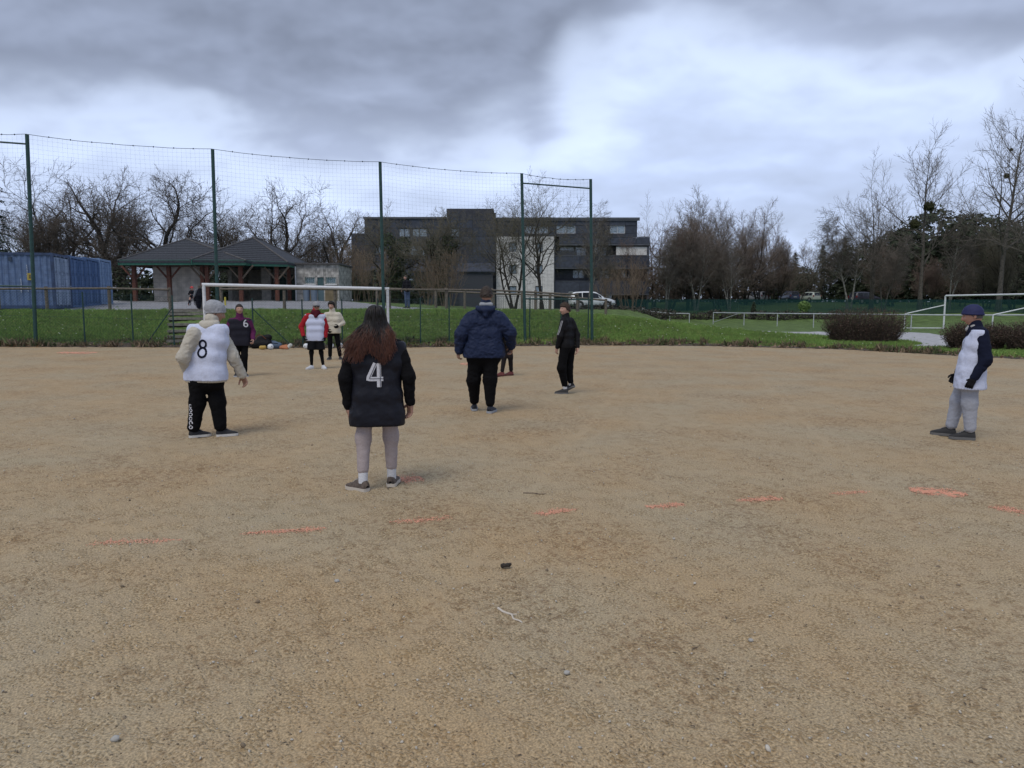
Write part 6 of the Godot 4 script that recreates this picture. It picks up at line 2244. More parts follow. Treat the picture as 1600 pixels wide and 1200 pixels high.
func make_people():
	var black := cloth("black_cloth", 0.007, 0.007, 0.0085)
	var black2 := cloth("black_trouser", 0.0055, 0.0055, 0.0065)
	var white := cloth("bib_white", 0.60, 0.65, 0.82, 0.8, 0.2)
	var navy := cloth("bib_navy", 0.010, 0.011, 0.018, 0.5, 0.0)
	var navy_edge := cloth("navy_edge", 0.016, 0.022, 0.05)
	var number_dark := cloth("number_dark", 0.010, 0.013, 0.028, 0.7)
	var number_white := cloth("number_white", 0.66, 0.67, 0.72, 0.7)
	var sole_w := mat("sole_white", 0.58, 0.57, 0.54, 0.7)
	var sole_k := mat("sole_grey", 0.13, 0.13, 0.13, 0.8)
	var shoe_k := mat("shoe_black", 0.013, 0.013, 0.015, 0.7)
	var skin := Color(0.40, 0.235, 0.175)
	var tan_ := Color(0.33, 0.185, 0.13)
	var away := Vector3(0, 0, 1)

	# --- long haired woman, black bib with the number 4
	var four := [[Vector2(0.005, 0.10), Vector2(-0.058, -0.035), Vector2(0.07, -0.035)], [Vector2(0.035, 0.10), Vector2(0.035, -0.105)]]
	var w4 := person({label = "person with long auburn hair seen from behind in black bib number 4", at = Vector3(-1.18, 0, -6.22), cell = 0.014, skin = skin, face = PI - 0.05,
		torso = [[1.245, 0.135, 0.088, 0.0, 0.0], [1.12, 0.115, 0.118, 0.0, 0.01], [0.98, 0.095, 0.122, 0.0, 0.01], [0.84, 0.10, 0.128, 0.0, 0.02], [0.70, 0.112, 0.130, 0.0, 0.02], [0.60, 0.115, 0.130, 0.0, 0.02]],
		neck = Vector3(0.0, 1.345, 0.0), head = Vector3(0.0, 1.485, -0.01), head_turn = PI, head_tilt = 0.12, head_size = 0.98,
		arms = [[Vector3(-0.185, 1.245, 0.0), Vector3(-0.265, 0.99, 0.03), Vector3(-0.245, 0.735, 0.0), Vector3(1, 0, -0.2)], [Vector3(0.185, 1.245, 0.0), Vector3(0.275, 1.0, 0.05), Vector3(0.285, 0.765, 0.0), Vector3(-0.8, 0, 0.5)]],
		legs = [[Vector3(-0.09, 0.80, 0.02), Vector3(-0.125, 0.46, 0.0), Vector3(-0.135, 0.105, 0.06), PI + 0.75, 0.0], [Vector3(0.09, 0.80, 0.02), Vector3(0.115, 0.46, -0.04), Vector3(0.115, 0.105, -0.08), PI - 0.25, 0.0]],
		jacket = {mat = black, hem = 0.63, r = [0.082, 0.070, 0.055], fold = 0.011, collar = 0.03},
		bib = {mat = navy, hem = 0.575, top = 1.305, fold = 0.008, marks = [["number", Vector3(-0.015, 1.025, 0.0), away, four, 0.036, number_white], ["number_inline", Vector3(-0.005, 1.028, 0.0), away, four, 0.0045, number_dark, 0.009]]},
		trousers = {mat = cloth("taupe_legging", 0.40, 0.345, 0.345), waist = 0.78, r = [0.096, 0.074, 0.058], fold = 0.005, short = 0.085},
		sock = cloth("white_sock", 0.62, 0.63, 0.66), shoe_mat = mat("shoe_taupe", 0.15, 0.115, 0.095, 0.8, 0.5, 9.0), sole_mat = mat("sole_cream", 0.50, 0.46, 0.40, 0.7), lace = mat("lace_cream", 0.45, 0.42, 0.38),
		curl = 0.3})
	long_hair(w4, Vector3(0.0, 1.485, -0.01))

	# --- person in cream jacket and white bib 8
	var eight := [arc(Vector2(0.0, 0.055), 0.042, 0.045, 0, 360, 20), arc(Vector2(0.0, -0.045), 0.052, 0.056, 0, 360, 22)]
	var back8 := Vector3(-0.45, 0, 0.89).normalized()
	var letters := []
	for k in 6:
		var y := 0.13 - k * 0.052
		letters.append(arc(Vector2(0.0, y), 0.021, 0.019, [40, 0, 200, 20, -30, 60][k], [320, 360, 520, 330, 250, 400][k], 8))
	person({label = "person in grey beanie, cream jacket and white bib number 8", at = Vector3(-3.78, 0, -8.8), cell = 0.015, skin = tan_, face = PI - 0.55,
		torso = [[1.315, 0.130, 0.098, 0.05, 0.0], [1.18, 0.118, 0.140, 0.035, 0.01], [1.0, 0.105, 0.158, 0.015, 0.02], [0.84, 0.105, 0.162, 0.005, 0.02], [0.74, 0.108, 0.168, 0.005, 0.02]],
		neck = Vector3(0.095, 1.40, -0.03), head = Vector3(0.145, 1.525, -0.07), head_turn = 1.6, head_tilt = 0.28,
		arms = [[Vector3(-0.11, 1.285, 0.07), Vector3(-0.235, 1.0, 0.09), Vector3(-0.20, 0.80, -0.08), Vector3(1, 0, 0)], [Vector3(0.195, 1.285, -0.04), Vector3(0.325, 0.985, 0.05), Vector3(0.425, 0.745, 0.02), Vector3(-0.7, 0, 0.7)]],
		legs = [[Vector3(-0.085, 0.76, 0.03), Vector3(-0.105, 0.43, 0.0), Vector3(-0.165, 0.105, 0.0), 1.75, 0.0], [Vector3(0.095, 0.76, -0.01), Vector3(0.125, 0.43, 0.03), Vector3(0.145, 0.105, 0.06), 1.6, 0.0]],
		jacket = {mat = cloth("cream_jacket", 0.52, 0.485, 0.41, 0.85), hem = 0.685, r = [0.092, 0.092, 0.066], fold = 0.016, collar = 0.05, collar_r = 0.082},
		bib = {mat = white, hem = 0.705, top = 1.395, fold = 0.008, label = "white bib with a dark number 8 on the back", marks = [["number", Vector3(0.045, 1.10, 0.02), back8, eight, 0.026, number_dark]]},
		trousers = {mat = black2, waist = 0.70, r = [0.118, 0.108, 0.088], fold = 0.012, short = 0.03, marks = [["lettering", Vector3(-0.135, 0.27, 0.0), Vector3(-0.62, 0, 0.78).normalized(), letters, 0.010, number_white]]},
		shoe_mat = shoe_k, sole_mat = sole_w, curl = 0.45, lace = mat("lace_grey", 0.2, 0.2, 0.22),
		covers = [["hair", cover(short_hair(0.009, 0.5, -0.6), Color(0.03, 0.022, 0.018))], ["beanie", cover(beanie(0.30, -0.35, 0.020, 0.022), Color(0.30, 0.31, 0.33), 0.007, 50.0)]]})
	hood(Vector3(-3.78, 0, -8.8), Vector3(0.075, 1.385, -0.01), PI - 0.55, 0.095, cloth("cream_jacket", 0, 0, 0), "person_001")

	# --- woman in plum jacket, dark bib 6
	person({label = "person facing us in plum jacket and dark bib number 6", at = Vector3(-6.28, 0, -16.6), cell = 0.02, skin = skin, face = 0.05,
		torso = [[1.27, 0.135, 0.095, 0, 0], [1.13, 0.115, 0.125, 0, 0], [0.98, 0.105, 0.128, 0, 0], [0.84, 0.115, 0.132, 0, 0], [0.74, 0.118, 0.132, 0, 0]],
		neck = Vector3(0, 1.39, 0), head = Vector3(0.0, 1.545, 0.02), head_turn = 0.15, head_size = 1.0,
		arms = [[Vector3(-0.19, 1.27, 0), Vector3(-0.29, 1.02, -0.02), Vector3(-0.30, 0.80, 0.04), Vector3(1, 0, 0)], [Vector3(0.19, 1.27, 0), Vector3(0.27, 1.03, -0.02), Vector3(0.27, 0.86, 0.12), Vector3(-1, 0, 0)]],
		legs = [[Vector3(-0.09, 0.80, 0), Vector3(-0.10, 0.46, 0.0), Vector3(-0.11, 0.10, -0.03), -0.2, 0.0], [Vector3(0.09, 0.80, 0), Vector3(0.07, 0.46, 0.04), Vector3(0.06, 0.10, 0.03), 0.2, 0.0]],
		jacket = {mat = cloth("plum_jacket", 0.105, 0.018, 0.075, 0.75), hem = 0.78, r = [0.09, 0.078, 0.058], fold = 0.012, collar = 0.06, collar_r = 0.075},
		bib = {mat = cloth("bib_charcoal", 0.020, 0.020, 0.030, 0.7), hem = 0.71, top = 1.33, fold = 0.003, marks = [["number", Vector3(0.115, 1.23, 0.0), Vector3(0.1, 0, 1).normalized(), six(0.15), 0.026, number_white]]},
		trousers = {mat = black2, waist = 0.80, r = [0.10, 0.082, 0.070]}, shoe_mat = shoe_k, sole_mat = mat("sole_pale", 0.4, 0.42, 0.44), curl = 0.7,
		covers = [["hair", cover(short_hair(0.013, 0.62, -0.7), Color(0.025, 0.017, 0.014))]]})

	# --- man in red jacket, white bib, grey cap
	var rm := person({label = "person in grey cap and sunglasses, red jacket and plain white bib", at = Vector3(-5.07, 0, -18.6), cell = 0.02, skin = Color(0.36, 0.19, 0.14), face = -0.1,
		torso = [[1.36, 0.135, 0.095, -0.02, 0], [1.20, 0.115, 0.125, -0.02, 0.0], [1.03, 0.105, 0.128, -0.02, 0.01], [0.88, 0.105, 0.132, -0.03, 0.0], [0.78, 0.105, 0.132, -0.03, 0]],
		neck = Vector3(0.0, 1.46, 0), head = Vector3(0.02, 1.61, 0.02), head_turn = 0.1,
		arms = [[Vector3(-0.21, 1.36, 0), Vector3(-0.37, 1.10, -0.03), Vector3(-0.32, 0.87, 0.08), Vector3(1, 0, 0)], [Vector3(0.17, 1.36, 0), Vector3(0.25, 1.09, -0.02), Vector3(0.22, 0.83, 0.05), Vector3(-1, 0, 0)]],
		legs = [[Vector3(-0.11, 0.80, 0), Vector3(-0.135, 0.43, 0.02), Vector3(-0.14, 0.105, 0.0), -0.8, 0.0], [Vector3(0.06, 0.80, 0), Vector3(0.11, 0.43, 0.02), Vector3(0.15, 0.105, 0.03), 0.25, 0.0]],
		jacket = {mat = cloth("red_jacket", 0.36, 0.018, 0.026, 0.75), hem = 0.80, r = [0.092, 0.080, 0.060], fold = 0.012, collar = 0.07, collar_r = 0.08},
		bib = {mat = white, hem = 0.73, top = 1.42, fold = 0.003},
		trousers = {mat = black2, waist = 0.80, r = [0.085, 0.064, 0.045], fold = 0.005, short = 0.02}, shorts = 0.50,
		shoe_mat = mat("shoe_white", 0.6, 0.61, 0.63, 0.6), sole_mat = sole_w, gloves = true,
		covers = [["hair", cover(short_hair(0.006, 0.5, -0.5), Color(0.10, 0.09, 0.085))], ["cap", cover(beanie(0.28, 0.05, 0.017, 0.006), Color(0.26, 0.26, 0.27), 0.003)]]})
	var brim := Buf.new()
	brim.slab(PackedVector2Array([Vector2(-0.075, 0.05), Vector2(-0.065, 0.13), Vector2(-0.03, 0.165), Vector2(0.03, 0.165), Vector2(0.065, 0.13), Vector2(0.075, 0.05)]), Vector3(0.02, 1.648, 0.02), Vector3(0.99, 0, -0.1), Vector3(0.1, -0.12, 0.98), 0.008)
	part("cap_brim", brim, cloth("cap_grey", 0.16, 0.16, 0.165), rm)
	var sg := Buf.new()
	for s in [-1.0, 1.0]: sg.ball(Vector3(0.032 + 0.034 * s, 1.612, 0.118), Vector3(0.03, 0.02, 0.012), 6, 10)
	sg.rod(Vector3(-0.06, 1.618, 0.10), Vector3(0.12, 1.618, 0.09), 0.004, 0.004, 5)
	part("sunglasses", sg, mat("dark_lens", 0.01, 0.01, 0.012, 0.15), rm)
	var sc := Buf.new()
	net([[Vector3(-0.05, 1.46, 0.03), Vector3(0.05, 1.46, 0.05), 0.075, 0.075], [Vector3(0.03, 1.43, 0.06), Vector3(0.0, 1.37, 0.09), 0.06, 0.05]], 0.02, 0.03, 0.008, [], sc)
	part("neck_scarf", sc, cloth("maroon_scarf", 0.085, 0.014, 0.024), rm)

	# --- woman in cream puffer jacket
	var cp := person({label = "person with short dark curls in cream jacket and black trousers", at = Vector3(-5.52, 0, -22.0), cell = 0.022, skin = skin, face = -0.25,
		torso = [[1.36, 0.13, 0.10, 0.04, 0], [1.22, 0.11, 0.135, 0.05, 0], [1.07, 0.10, 0.135, 0.05, 0], [0.93, 0.105, 0.140, 0.05, 0], [0.84, 0.105, 0.138, 0.05, 0]],
		neck = Vector3(0.03, 1.47, 0), head = Vector3(0.01, 1.63, 0.03), head_turn = -0.35, head_tilt = 0.05,
		arms = [[Vector3(-0.15, 1.36, 0), Vector3(-0.20, 1.08, 0.0), Vector3(-0.12, 0.92, 0.16), Vector3(1, 0, 0)], [Vector3(0.22, 1.36, 0), Vector3(0.34, 1.12, -0.03), Vector3(0.20, 1.03, 0.16), Vector3(-1, 0, 0)]],
		legs = [[Vector3(-0.06, 0.86, 0), Vector3(-0.06, 0.48, 0.0), Vector3(-0.07, 0.10, 0.0), -0.4, 0.0], [Vector3(0.13, 0.86, 0), Vector3(0.18, 0.48, 0.02), Vector3(0.23, 0.10, 0.0), 0.1, 0.0]],
		jacket = {mat = cloth("ivory_jacket", 0.60, 0.56, 0.46, 0.85), hem = 0.80, r = [0.098, 0.085, 0.062], fold = 0.014, collar = 0.06, collar_r = 0.085},
		trousers = {mat = black2, waist = 0.84, r = [0.10, 0.08, 0.068]}, shoe_mat = shoe_k, sole_mat = sole_k, gloves = true,
		covers = [["hair", cover(short_hair(0.034, 0.60, -0.5), Color(0.014, 0.011, 0.010), 0.022, 110.0)]]})

	# --- big man in navy rain jacket
	var bm := person({label = "tall broad person from behind in navy rain jacket and black joggers", at = Vector3(-0.44, 0, -10.85), cell = 0.016, skin = tan_, face = PI,
		torso = [[1.49, 0.12, 0.095, 0.035, 0.0], [1.37, 0.15, 0.145, 0.03, 0.0], [1.20, 0.13, 0.165, 0.025, 0.0], [1.06, 0.13, 0.178, 0.02, 0.0], [0.95, 0.14, 0.195, 0.015, 0.0], [0.86, 0.14, 0.20, 0.015, 0]],
		neck = Vector3(0.05, 1.61, -0.02), head = Vector3(0.055, 1.775, -0.03), head_turn = PI - 0.1, head_tilt = 0.1, head_size = 1.06, build = 1.2,
		arms = [[Vector3(-0.18, 1.425, 0.0), Vector3(-0.325, 1.20, 0.05), Vector3(-0.365, 0.945, 0.0), Vector3(0.9, 0, -0.4)], [Vector3(0.24, 1.425, 0.0), Vector3(0.405, 1.22, 0.03), Vector3(0.43, 1.01, -0.08), Vector3(-0.9, 0, 0.3)]],
		legs = [[Vector3(-0.10, 0.90, 0.0), Vector3(-0.145, 0.50, -0.04), Vector3(-0.135, 0.125, -0.20), PI, 0.0], [Vector3(0.12, 0.90, 0.0), Vector3(0.105, 0.50, 0.02), Vector3(0.105, 0.115, 0.06), PI - 0.35, 0.0]],
		jacket = {mat = cloth("navy_rain", 0.017, 0.026, 0.062, 0.6, 0.0), hem = 0.84, r = [0.135, 0.118, 0.085], fold = 0.022, collar = 0.06, collar_r = 0.085},
		trousers = {mat = black2, waist = 0.88, r = [0.145, 0.122, 0.082], fold = 0.014, short = 0.045}, shoe = 1.1,
		shoe_mat = mat("shoe_navy", 0.014, 0.017, 0.028, 0.7), sole_mat = mat("sole_light", 0.30, 0.32, 0.35, 0.7), curl = 0.6, hand = 1.08,
		covers = [["hair", cover(short_hair(0.014, 0.5, -0.42), Color(0.036, 0.026, 0.020), 0.016, 130.0)]]})
	hood(Vector3(-0.44, 0, -10.85), Vector3(0.04, 1.57, 0.02), PI, 0.125, cloth("navy_rain", 0, 0, 0), "person_005")
	var col := Buf.new()
	net([[Vector3(-0.02, 1.64, 0.045), Vector3(0.12, 1.64, 0.045), 0.035, 0.035]], 0.014, 0.01, 0.003, [], col)
	part("collar", col, cloth("grey_collar", 0.33, 0.35, 0.38), bm)

	# --- person hidden behind him
	person({label = "person in dark clothes and red-brown shoes mostly hidden behind the navy jacket", at = Vector3(-0.14, 0, -16.7), cell = 0.022, skin = skin, face = -1.0,
		torso = [[1.20, 0.12, 0.09, -0.30, 0], [1.08, 0.11, 0.12, -0.21, 0], [0.95, 0.10, 0.12, -0.10, 0], [0.82, 0.10, 0.125, 0, 0]],
		neck = Vector3(-0.36, 1.31, 0), head = Vector3(-0.41, 1.43, 0.02), head_turn = -1.0,
		arms = [[Vector3(-0.42, 1.2, -0.1), Vector3(-0.42, 0.98, -0.1), Vector3(-0.36, 0.8, 0.0), Vector3(1, 0, 0)], [Vector3(-0.18, 1.19, 0.1), Vector3(0.06, 1.03, 0.1), Vector3(0.12, 0.82, 0.14), Vector3(-1, 0, 0)]],
		legs = [[Vector3(-0.07, 0.80, 0), Vector3(-0.04, 0.45, 0.05), Vector3(-0.09, 0.10, 0.10), -1.1, 0.0], [Vector3(0.07, 0.80, 0), Vector3(0.10, 0.45, 0.0), Vector3(0.12, 0.10, -0.1), -0.9, 0.0]],
		jacket = {mat = black, hem = 0.74, r = [0.08, 0.07, 0.055]}, trousers = {mat = cloth("dark_brown_trouser", 0.020, 0.017, 0.018), waist = 0.80, r = [0.09, 0.07, 0.055]},
		shoe_mat = mat("shoe_red", 0.13, 0.03, 0.025, 0.7), sole_mat = mat("sole_red", 0.08, 0.025, 0.02),
		covers = [["hair", cover(short_hair(0.014), Color(0.02, 0.015, 0.012))]]})

	# --- boy in black tracksuit
	var boyc := [[1.335, 0.105, 0.082, 0.02, 0], [1.22, 0.09, 0.105, 0.03, 0], [1.08, 0.08, 0.108, 0.035, 0], [0.95, 0.08, 0.112, 0.035, 0], [0.87, 0.08, 0.112, 0.035, 0]]
	person({label = "person in black tracksuit with white sleeve stripes, looking back over the shoulder", at = Vector3(0.99, 0, -13.2), cell = 0.017, skin = Color(0.48, 0.29, 0.22), face = -2.05,
		torso = boyc,
		neck = Vector3(-0.005, 1.43, 0.0), head = Vector3(-0.02, 1.555, 0.01), head_turn = -0.95, head_size = 0.94,
		arms = [[Vector3(-0.045, 1.335, 0.13), Vector3(-0.10, 1.08, 0.17), Vector3(-0.155, 0.865, 0.10), Vector3(0.9, 0, -0.5)], [Vector3(0.10, 1.335, -0.10), Vector3(0.21, 1.09, -0.12), Vector3(0.215, 0.86, -0.05), Vector3(-0.9, 0, 0.4)]],
		legs = [[Vector3(-0.02, 0.86, 0.07), Vector3(-0.075, 0.49, 0.10), Vector3(-0.005, 0.135, 0.02), -1.75, 0.0], [Vector3(0.09, 0.86, -0.06), Vector3(0.055, 0.48, -0.08), Vector3(0.10, 0.185, -0.10), -2.25, 0.45]],
		jacket = {mat = cloth("black_track", 0.012, 0.012, 0.014, 0.7), hem = 0.855, r = [0.075, 0.064, 0.050], fold = 0.009, collar = 0.03, collar_r = 0.066},
		trousers = {mat = black2, waist = 0.87, r = [0.105, 0.092, 0.066], fold = 0.012, short = 0.04},
		shoe_mat = shoe_k, sole_mat = sole_k, sock = cloth("white_sock", 0, 0, 0), hand = 0.95, curl = 0.3, shoe = 0.97,
		covers = [["hair", cover(short_hair(0.022, 0.50, -0.40), Color(0.045, 0.027, 0.017), 0.020, 130.0)]]})
	var boy := get_node("person_007")
	var arm := [[Vector3(-0.045, 1.335, 0.13), Vector3(-0.10, 1.08, 0.17), 0.075, 0.064], [Vector3(-0.10, 1.08, 0.17), Vector3(-0.155, 0.865, 0.10), 0.064, 0.05]]
	for k in 2:
		on_cloth(boy, "sleeve_stripe", arm, 0.03, 0.0115, Vector3(-0.075, 1.20, 0.15), Vector3(-0.35, 0, 0.93).normalized(), [[Vector2(0.035 - k * 0.024, 0.155), Vector2(0.0 - k * 0.024, 0.0), Vector2(-0.03 - k * 0.024, -0.10)]], 0.012, cloth("stripe_white", 0.42, 0.43, 0.46))

	# --- man in navy beanie, white bib, grey joggers
	var face_l := -PI / 2 + 0.06
	var two := [arc(Vector2(0, 0.03), 0.028, 0.028, 150, -10, 10) + [Vector2(0.012, -0.01), Vector2(-0.028, -0.06)]]
	var rmn := person({label = "person in navy beanie, white bib and grey joggers standing at the right", at = Vector3(5.50, 0, -8.7), cell = 0.015, skin = Color(0.40, 0.22, 0.165), face = face_l,
		torso = [[1.285, 0.11, 0.090, 0.125, 0], [1.15, 0.095, 0.132, 0.105, 0.0], [0.99, 0.09, 0.150, 0.085, 0], [0.84, 0.09, 0.165, 0.075, 0], [0.70, 0.09, 0.175, 0.075, 0]],
		neck = Vector3(0.09, 1.375, 0.0), head = Vector3(0.055, 1.495, 0.0), head_turn = -PI / 2 + 0.12, head_tilt = 0.22, head_size = 0.99,
		arms = [[Vector3(0.15, 1.275, 0.15), Vector3(0.215, 0.985, 0.22), Vector3(0.11, 0.765, 0.265), Vector3(0.2, 0, -1)], [Vector3(0.08, 1.265, -0.165), Vector3(0.06, 0.99, -0.22), Vector3(-0.06, 0.775, -0.20), Vector3(0.2, 0, 1)]],
		legs = [[Vector3(0.075, 0.78, 0.085), Vector3(0.085, 0.45, 0.09), Vector3(0.11, 0.10, 0.08), -PI / 2 + 0.1, 0.0], [Vector3(0.04, 0.78, -0.085), Vector3(-0.035, 0.45, -0.09), Vector3(-0.095, 0.10, -0.10), -PI / 2 - 0.15, 0.0]],
		jacket = {mat = cloth("navy_top", 0.010, 0.013, 0.030), hem = 0.70, r = [0.098, 0.082, 0.055], fold = 0.011, collar = 0.02, collar_r = 0.072},
		bib = {mat = cloth("bib_white_b", 0.60, 0.65, 0.82, 0.8, 0.2), hem = 0.62, top = 1.335, fold = 0.010, marks = [["number", Vector3(0.01, 1.15, 0.035), Vector3(-0.80, 0, 0.60).normalized(), two, 0.014, number_dark]]},
		trousers = {mat = cloth("grey_jogger", 0.40, 0.42, 0.48), waist = 0.74, r = [0.115, 0.096, 0.076], fold = 0.009, short = 0.045},
		shoe_mat = shoe_k, sole_mat = sole_k, gloves = true, lace = mat("lace_grey", 0, 0, 0), shoe = 1.08,
		covers = [["hair", cover(short_hair(0.007, 0.5, -0.5), Color(0.10, 0.09, 0.085))], ["beanie", cover(beanie(0.34, -0.20, 0.020, 0.006), Color(0.010, 0.014, 0.072), 0.003)]]})
	var nb := Buf.new()
	net([[Vector3(0.085, 1.365, -0.03), Vector3(0.085, 1.365, 0.03), 0.052, 0.052], [Vector3(0.04, 1.355, 0.0), Vector3(0.015, 1.335, 0.0), 0.04, 0.03]], 0.014, 0.03, 0.006, [], nb)
	part("neck_warmer", nb, cloth("pale_warmer", 0.42, 0.42, 0.42), rmn)

	# --- far person by the railing
	var fp := Vector3(-5.72, 0, -39.3)
	fp.y = land_h(fp.x, fp.z) + 0.04
	person({label = "person in dark jacket and blue jeans behind the wooden railing", at = fp, cell = 0.03, skin = skin, face = -1.2,
		torso = [[1.42, 0.13, 0.10, 0, 0], [1.26, 0.11, 0.13, 0, 0], [1.10, 0.10, 0.13, 0, 0], [0.95, 0.10, 0.13, 0, 0]],
		neck = Vector3(-0.02, 1.53, 0), head = Vector3(-0.05, 1.66, 0), head_turn = -1.2,
		arms = [[Vector3(-0.14, 1.42, -0.1), Vector3(-0.18, 1.15, -0.1), Vector3(-0.26, 1.0, 0.0), Vector3(1, 0, 0)], [Vector3(0.14, 1.42, 0.1), Vector3(0.2, 1.15, 0.12), Vector3(0.05, 1.02, 0.2), Vector3(-1, 0, 0)]],
		legs = [[Vector3(-0.07, 0.88, 0), Vector3(-0.06, 0.48, 0.0), Vector3(-0.06, 0.10, 0.0), -1.2, 0.0], [Vector3(0.08, 0.88, 0), Vector3(0.09, 0.48, 0.0), Vector3(0.10, 0.10, 0.0), -1.2, 0.0]],
		jacket = {mat = cloth("dark_coat", 0.014, 0.014, 0.018), hem = 0.86, r = [0.085, 0.075, 0.06]}, trousers = {mat = cloth("jeans", 0.075, 0.105, 0.165), waist = 0.88, r = [0.10, 0.08, 0.07]},
		shoe_mat = shoe_k, sole_mat = sole_k, covers = [["hair", cover(short_hair(0.012), Color(0.05, 0.04, 0.03))]]})
	# --- child astride a small bike
	var kp := Vector3(-17.55, 0, -39.6)
	kp.y = land_h(kp.x, kp.z) + 0.045
	var kid := person({label = "person in red helmet astride a balance bike on the playground", at = kp, cell = 0.022, skin = skin, face = 0.45,
		torso = [[0.74, 0.07, 0.07, 0, 0], [0.62, 0.06, 0.085, 0, 0], [0.50, 0.06, 0.085, 0, 0]],
		neck = Vector3(0.0, 0.80, 0), head = Vector3(0.01, 0.92, 0.02), head_turn = 0.3, head_size = 0.86,
		arms = [[Vector3(-0.10, 0.74, 0), Vector3(-0.15, 0.63, 0.06), Vector3(-0.09, 0.60, 0.22), Vector3(0, -1, 0.2)], [Vector3(0.10, 0.74, 0), Vector3(0.17, 0.66, 0.08), Vector3(0.20, 0.62, 0.20), Vector3(0, -1, 0.2)]],
		legs = [[Vector3(-0.06, 0.47, 0), Vector3(-0.13, 0.28, 0.06), Vector3(-0.20, 0.08, 0.0), 0.2, 0.0], [Vector3(0.06, 0.47, 0), Vector3(0.13, 0.28, 0.06), Vector3(0.18, 0.08, 0.04), 0.5, 0.0]],
		jacket = {mat = cloth("dark_coat", 0, 0, 0), hem = 0.44, r = [0.058, 0.052, 0.042], fold = 0.006}, trousers = {mat = cloth("kid_trouser", 0.03, 0.03, 0.045), waist = 0.46, r = [0.062, 0.052, 0.042], fold = 0.005},
		shoe_mat = mat("shoe_red", 0, 0, 0), sole_mat = sole_k, hand = 0.6, shoe = 0.6,
		covers = [["helmet", cover(beanie(0.35, -0.1, 0.032, 0.008), Color(0.50, 0.05, 0.05), 0.0)]]})
	var bike := thing("balance_bike", "small balance bike under the rider in the red helmet", "bicycle", kp, 0.45 + atan2(-kp.x, -kp.z))
	var frm := mat("bike_frame", 0.12, 0.12, 0.14, 0.4)
	for z in [-0.30, 0.34]:
		var wb := Buf.new()
		var pts := PackedVector3Array()
		var rr := PackedFloat32Array()
		for k in 21:
			pts.append(Vector3(0, 0.15 + 0.135 * sin(TAU * k / 20.0), z + 0.135 * cos(TAU * k / 20.0))); rr.append(0.016)
		wb.tube(pts, rr, 6)
		for k in 8: wb.rod(Vector3(0, 0.15, z), Vector3(0, 0.15 + 0.13 * sin(TAU * k / 8.0), z + 0.13 * cos(TAU * k / 8.0)), 0.004, 0.004, 4)
		part("wheel", wb, mat("tyre", 0.018, 0.018, 0.018), bike)
	var fb := Buf.new()
	fb.rod(Vector3(0, 0.15, -0.30), Vector3(0, 0.36, -0.08), 0.014, 0.014)
	fb.rod(Vector3(0, 0.36, -0.08), Vector3(0, 0.46, 0.24), 0.016, 0.016)
	fb.rod(Vector3(0, 0.15, -0.28), Vector3(0, 0.42, 0.25), 0.014, 0.014)
	part("frame", fb, frm, bike)
	part("fork", post_tube(Vector3(0, 0.15, 0.34), Vector3(0, 0.58, 0.22), 0.014), frm, bike)
	part("handlebar", post_tube(Vector3(-0.17, 0.59, 0.22), Vector3(0.17, 0.59, 0.22), 0.013), frm, bike)
	var sd := Buf.new()
	sd.ball(Vector3(0, 0.39, -0.12), Vector3(0.05, 0.025, 0.09), 6, 10)
	part("saddle", sd, mat("tyre", 0, 0, 0), bike)

func hood(at: Vector3, nape: Vector3, f: float, w: float, m: Material, who: String):
	# a lowered hood lying in folds on the upper back
	var fwd := Vector3(sin(f), 0, cos(f))
	var lft := Vector3(cos(f), 0, -sin(f))
	var b := Buf.new()
	var bones := []
	for k in 9:
		var a := PI * (k / 8.0)
		var p := nape + lft * cos(a) * w - fwd * (sin(a) * w * 0.95 - 0.01) + Vector3(0, -0.045 * sin(a) + 0.03, 0)
		if k > 0: bones.append([bones_last, p, 0.029, 0.029])
		bones_last = p
	bones.append([nape - fwd * w * 0.5 + Vector3(0, 0.0, 0), nape - fwd * w * 0.8 + Vector3(0, -0.09, 0), 0.05, 0.042])
	bones.append([nape - fwd * w * 0.5 - lft * 0.05, nape - fwd * w * 0.5 + lft * 0.05, 0.05, 0.05])
	net(bones, 0.014, 0.03, 0.008, [], b)
	part("hood", b, m, get_node(who))
var bones_last := Vector3.ZERO

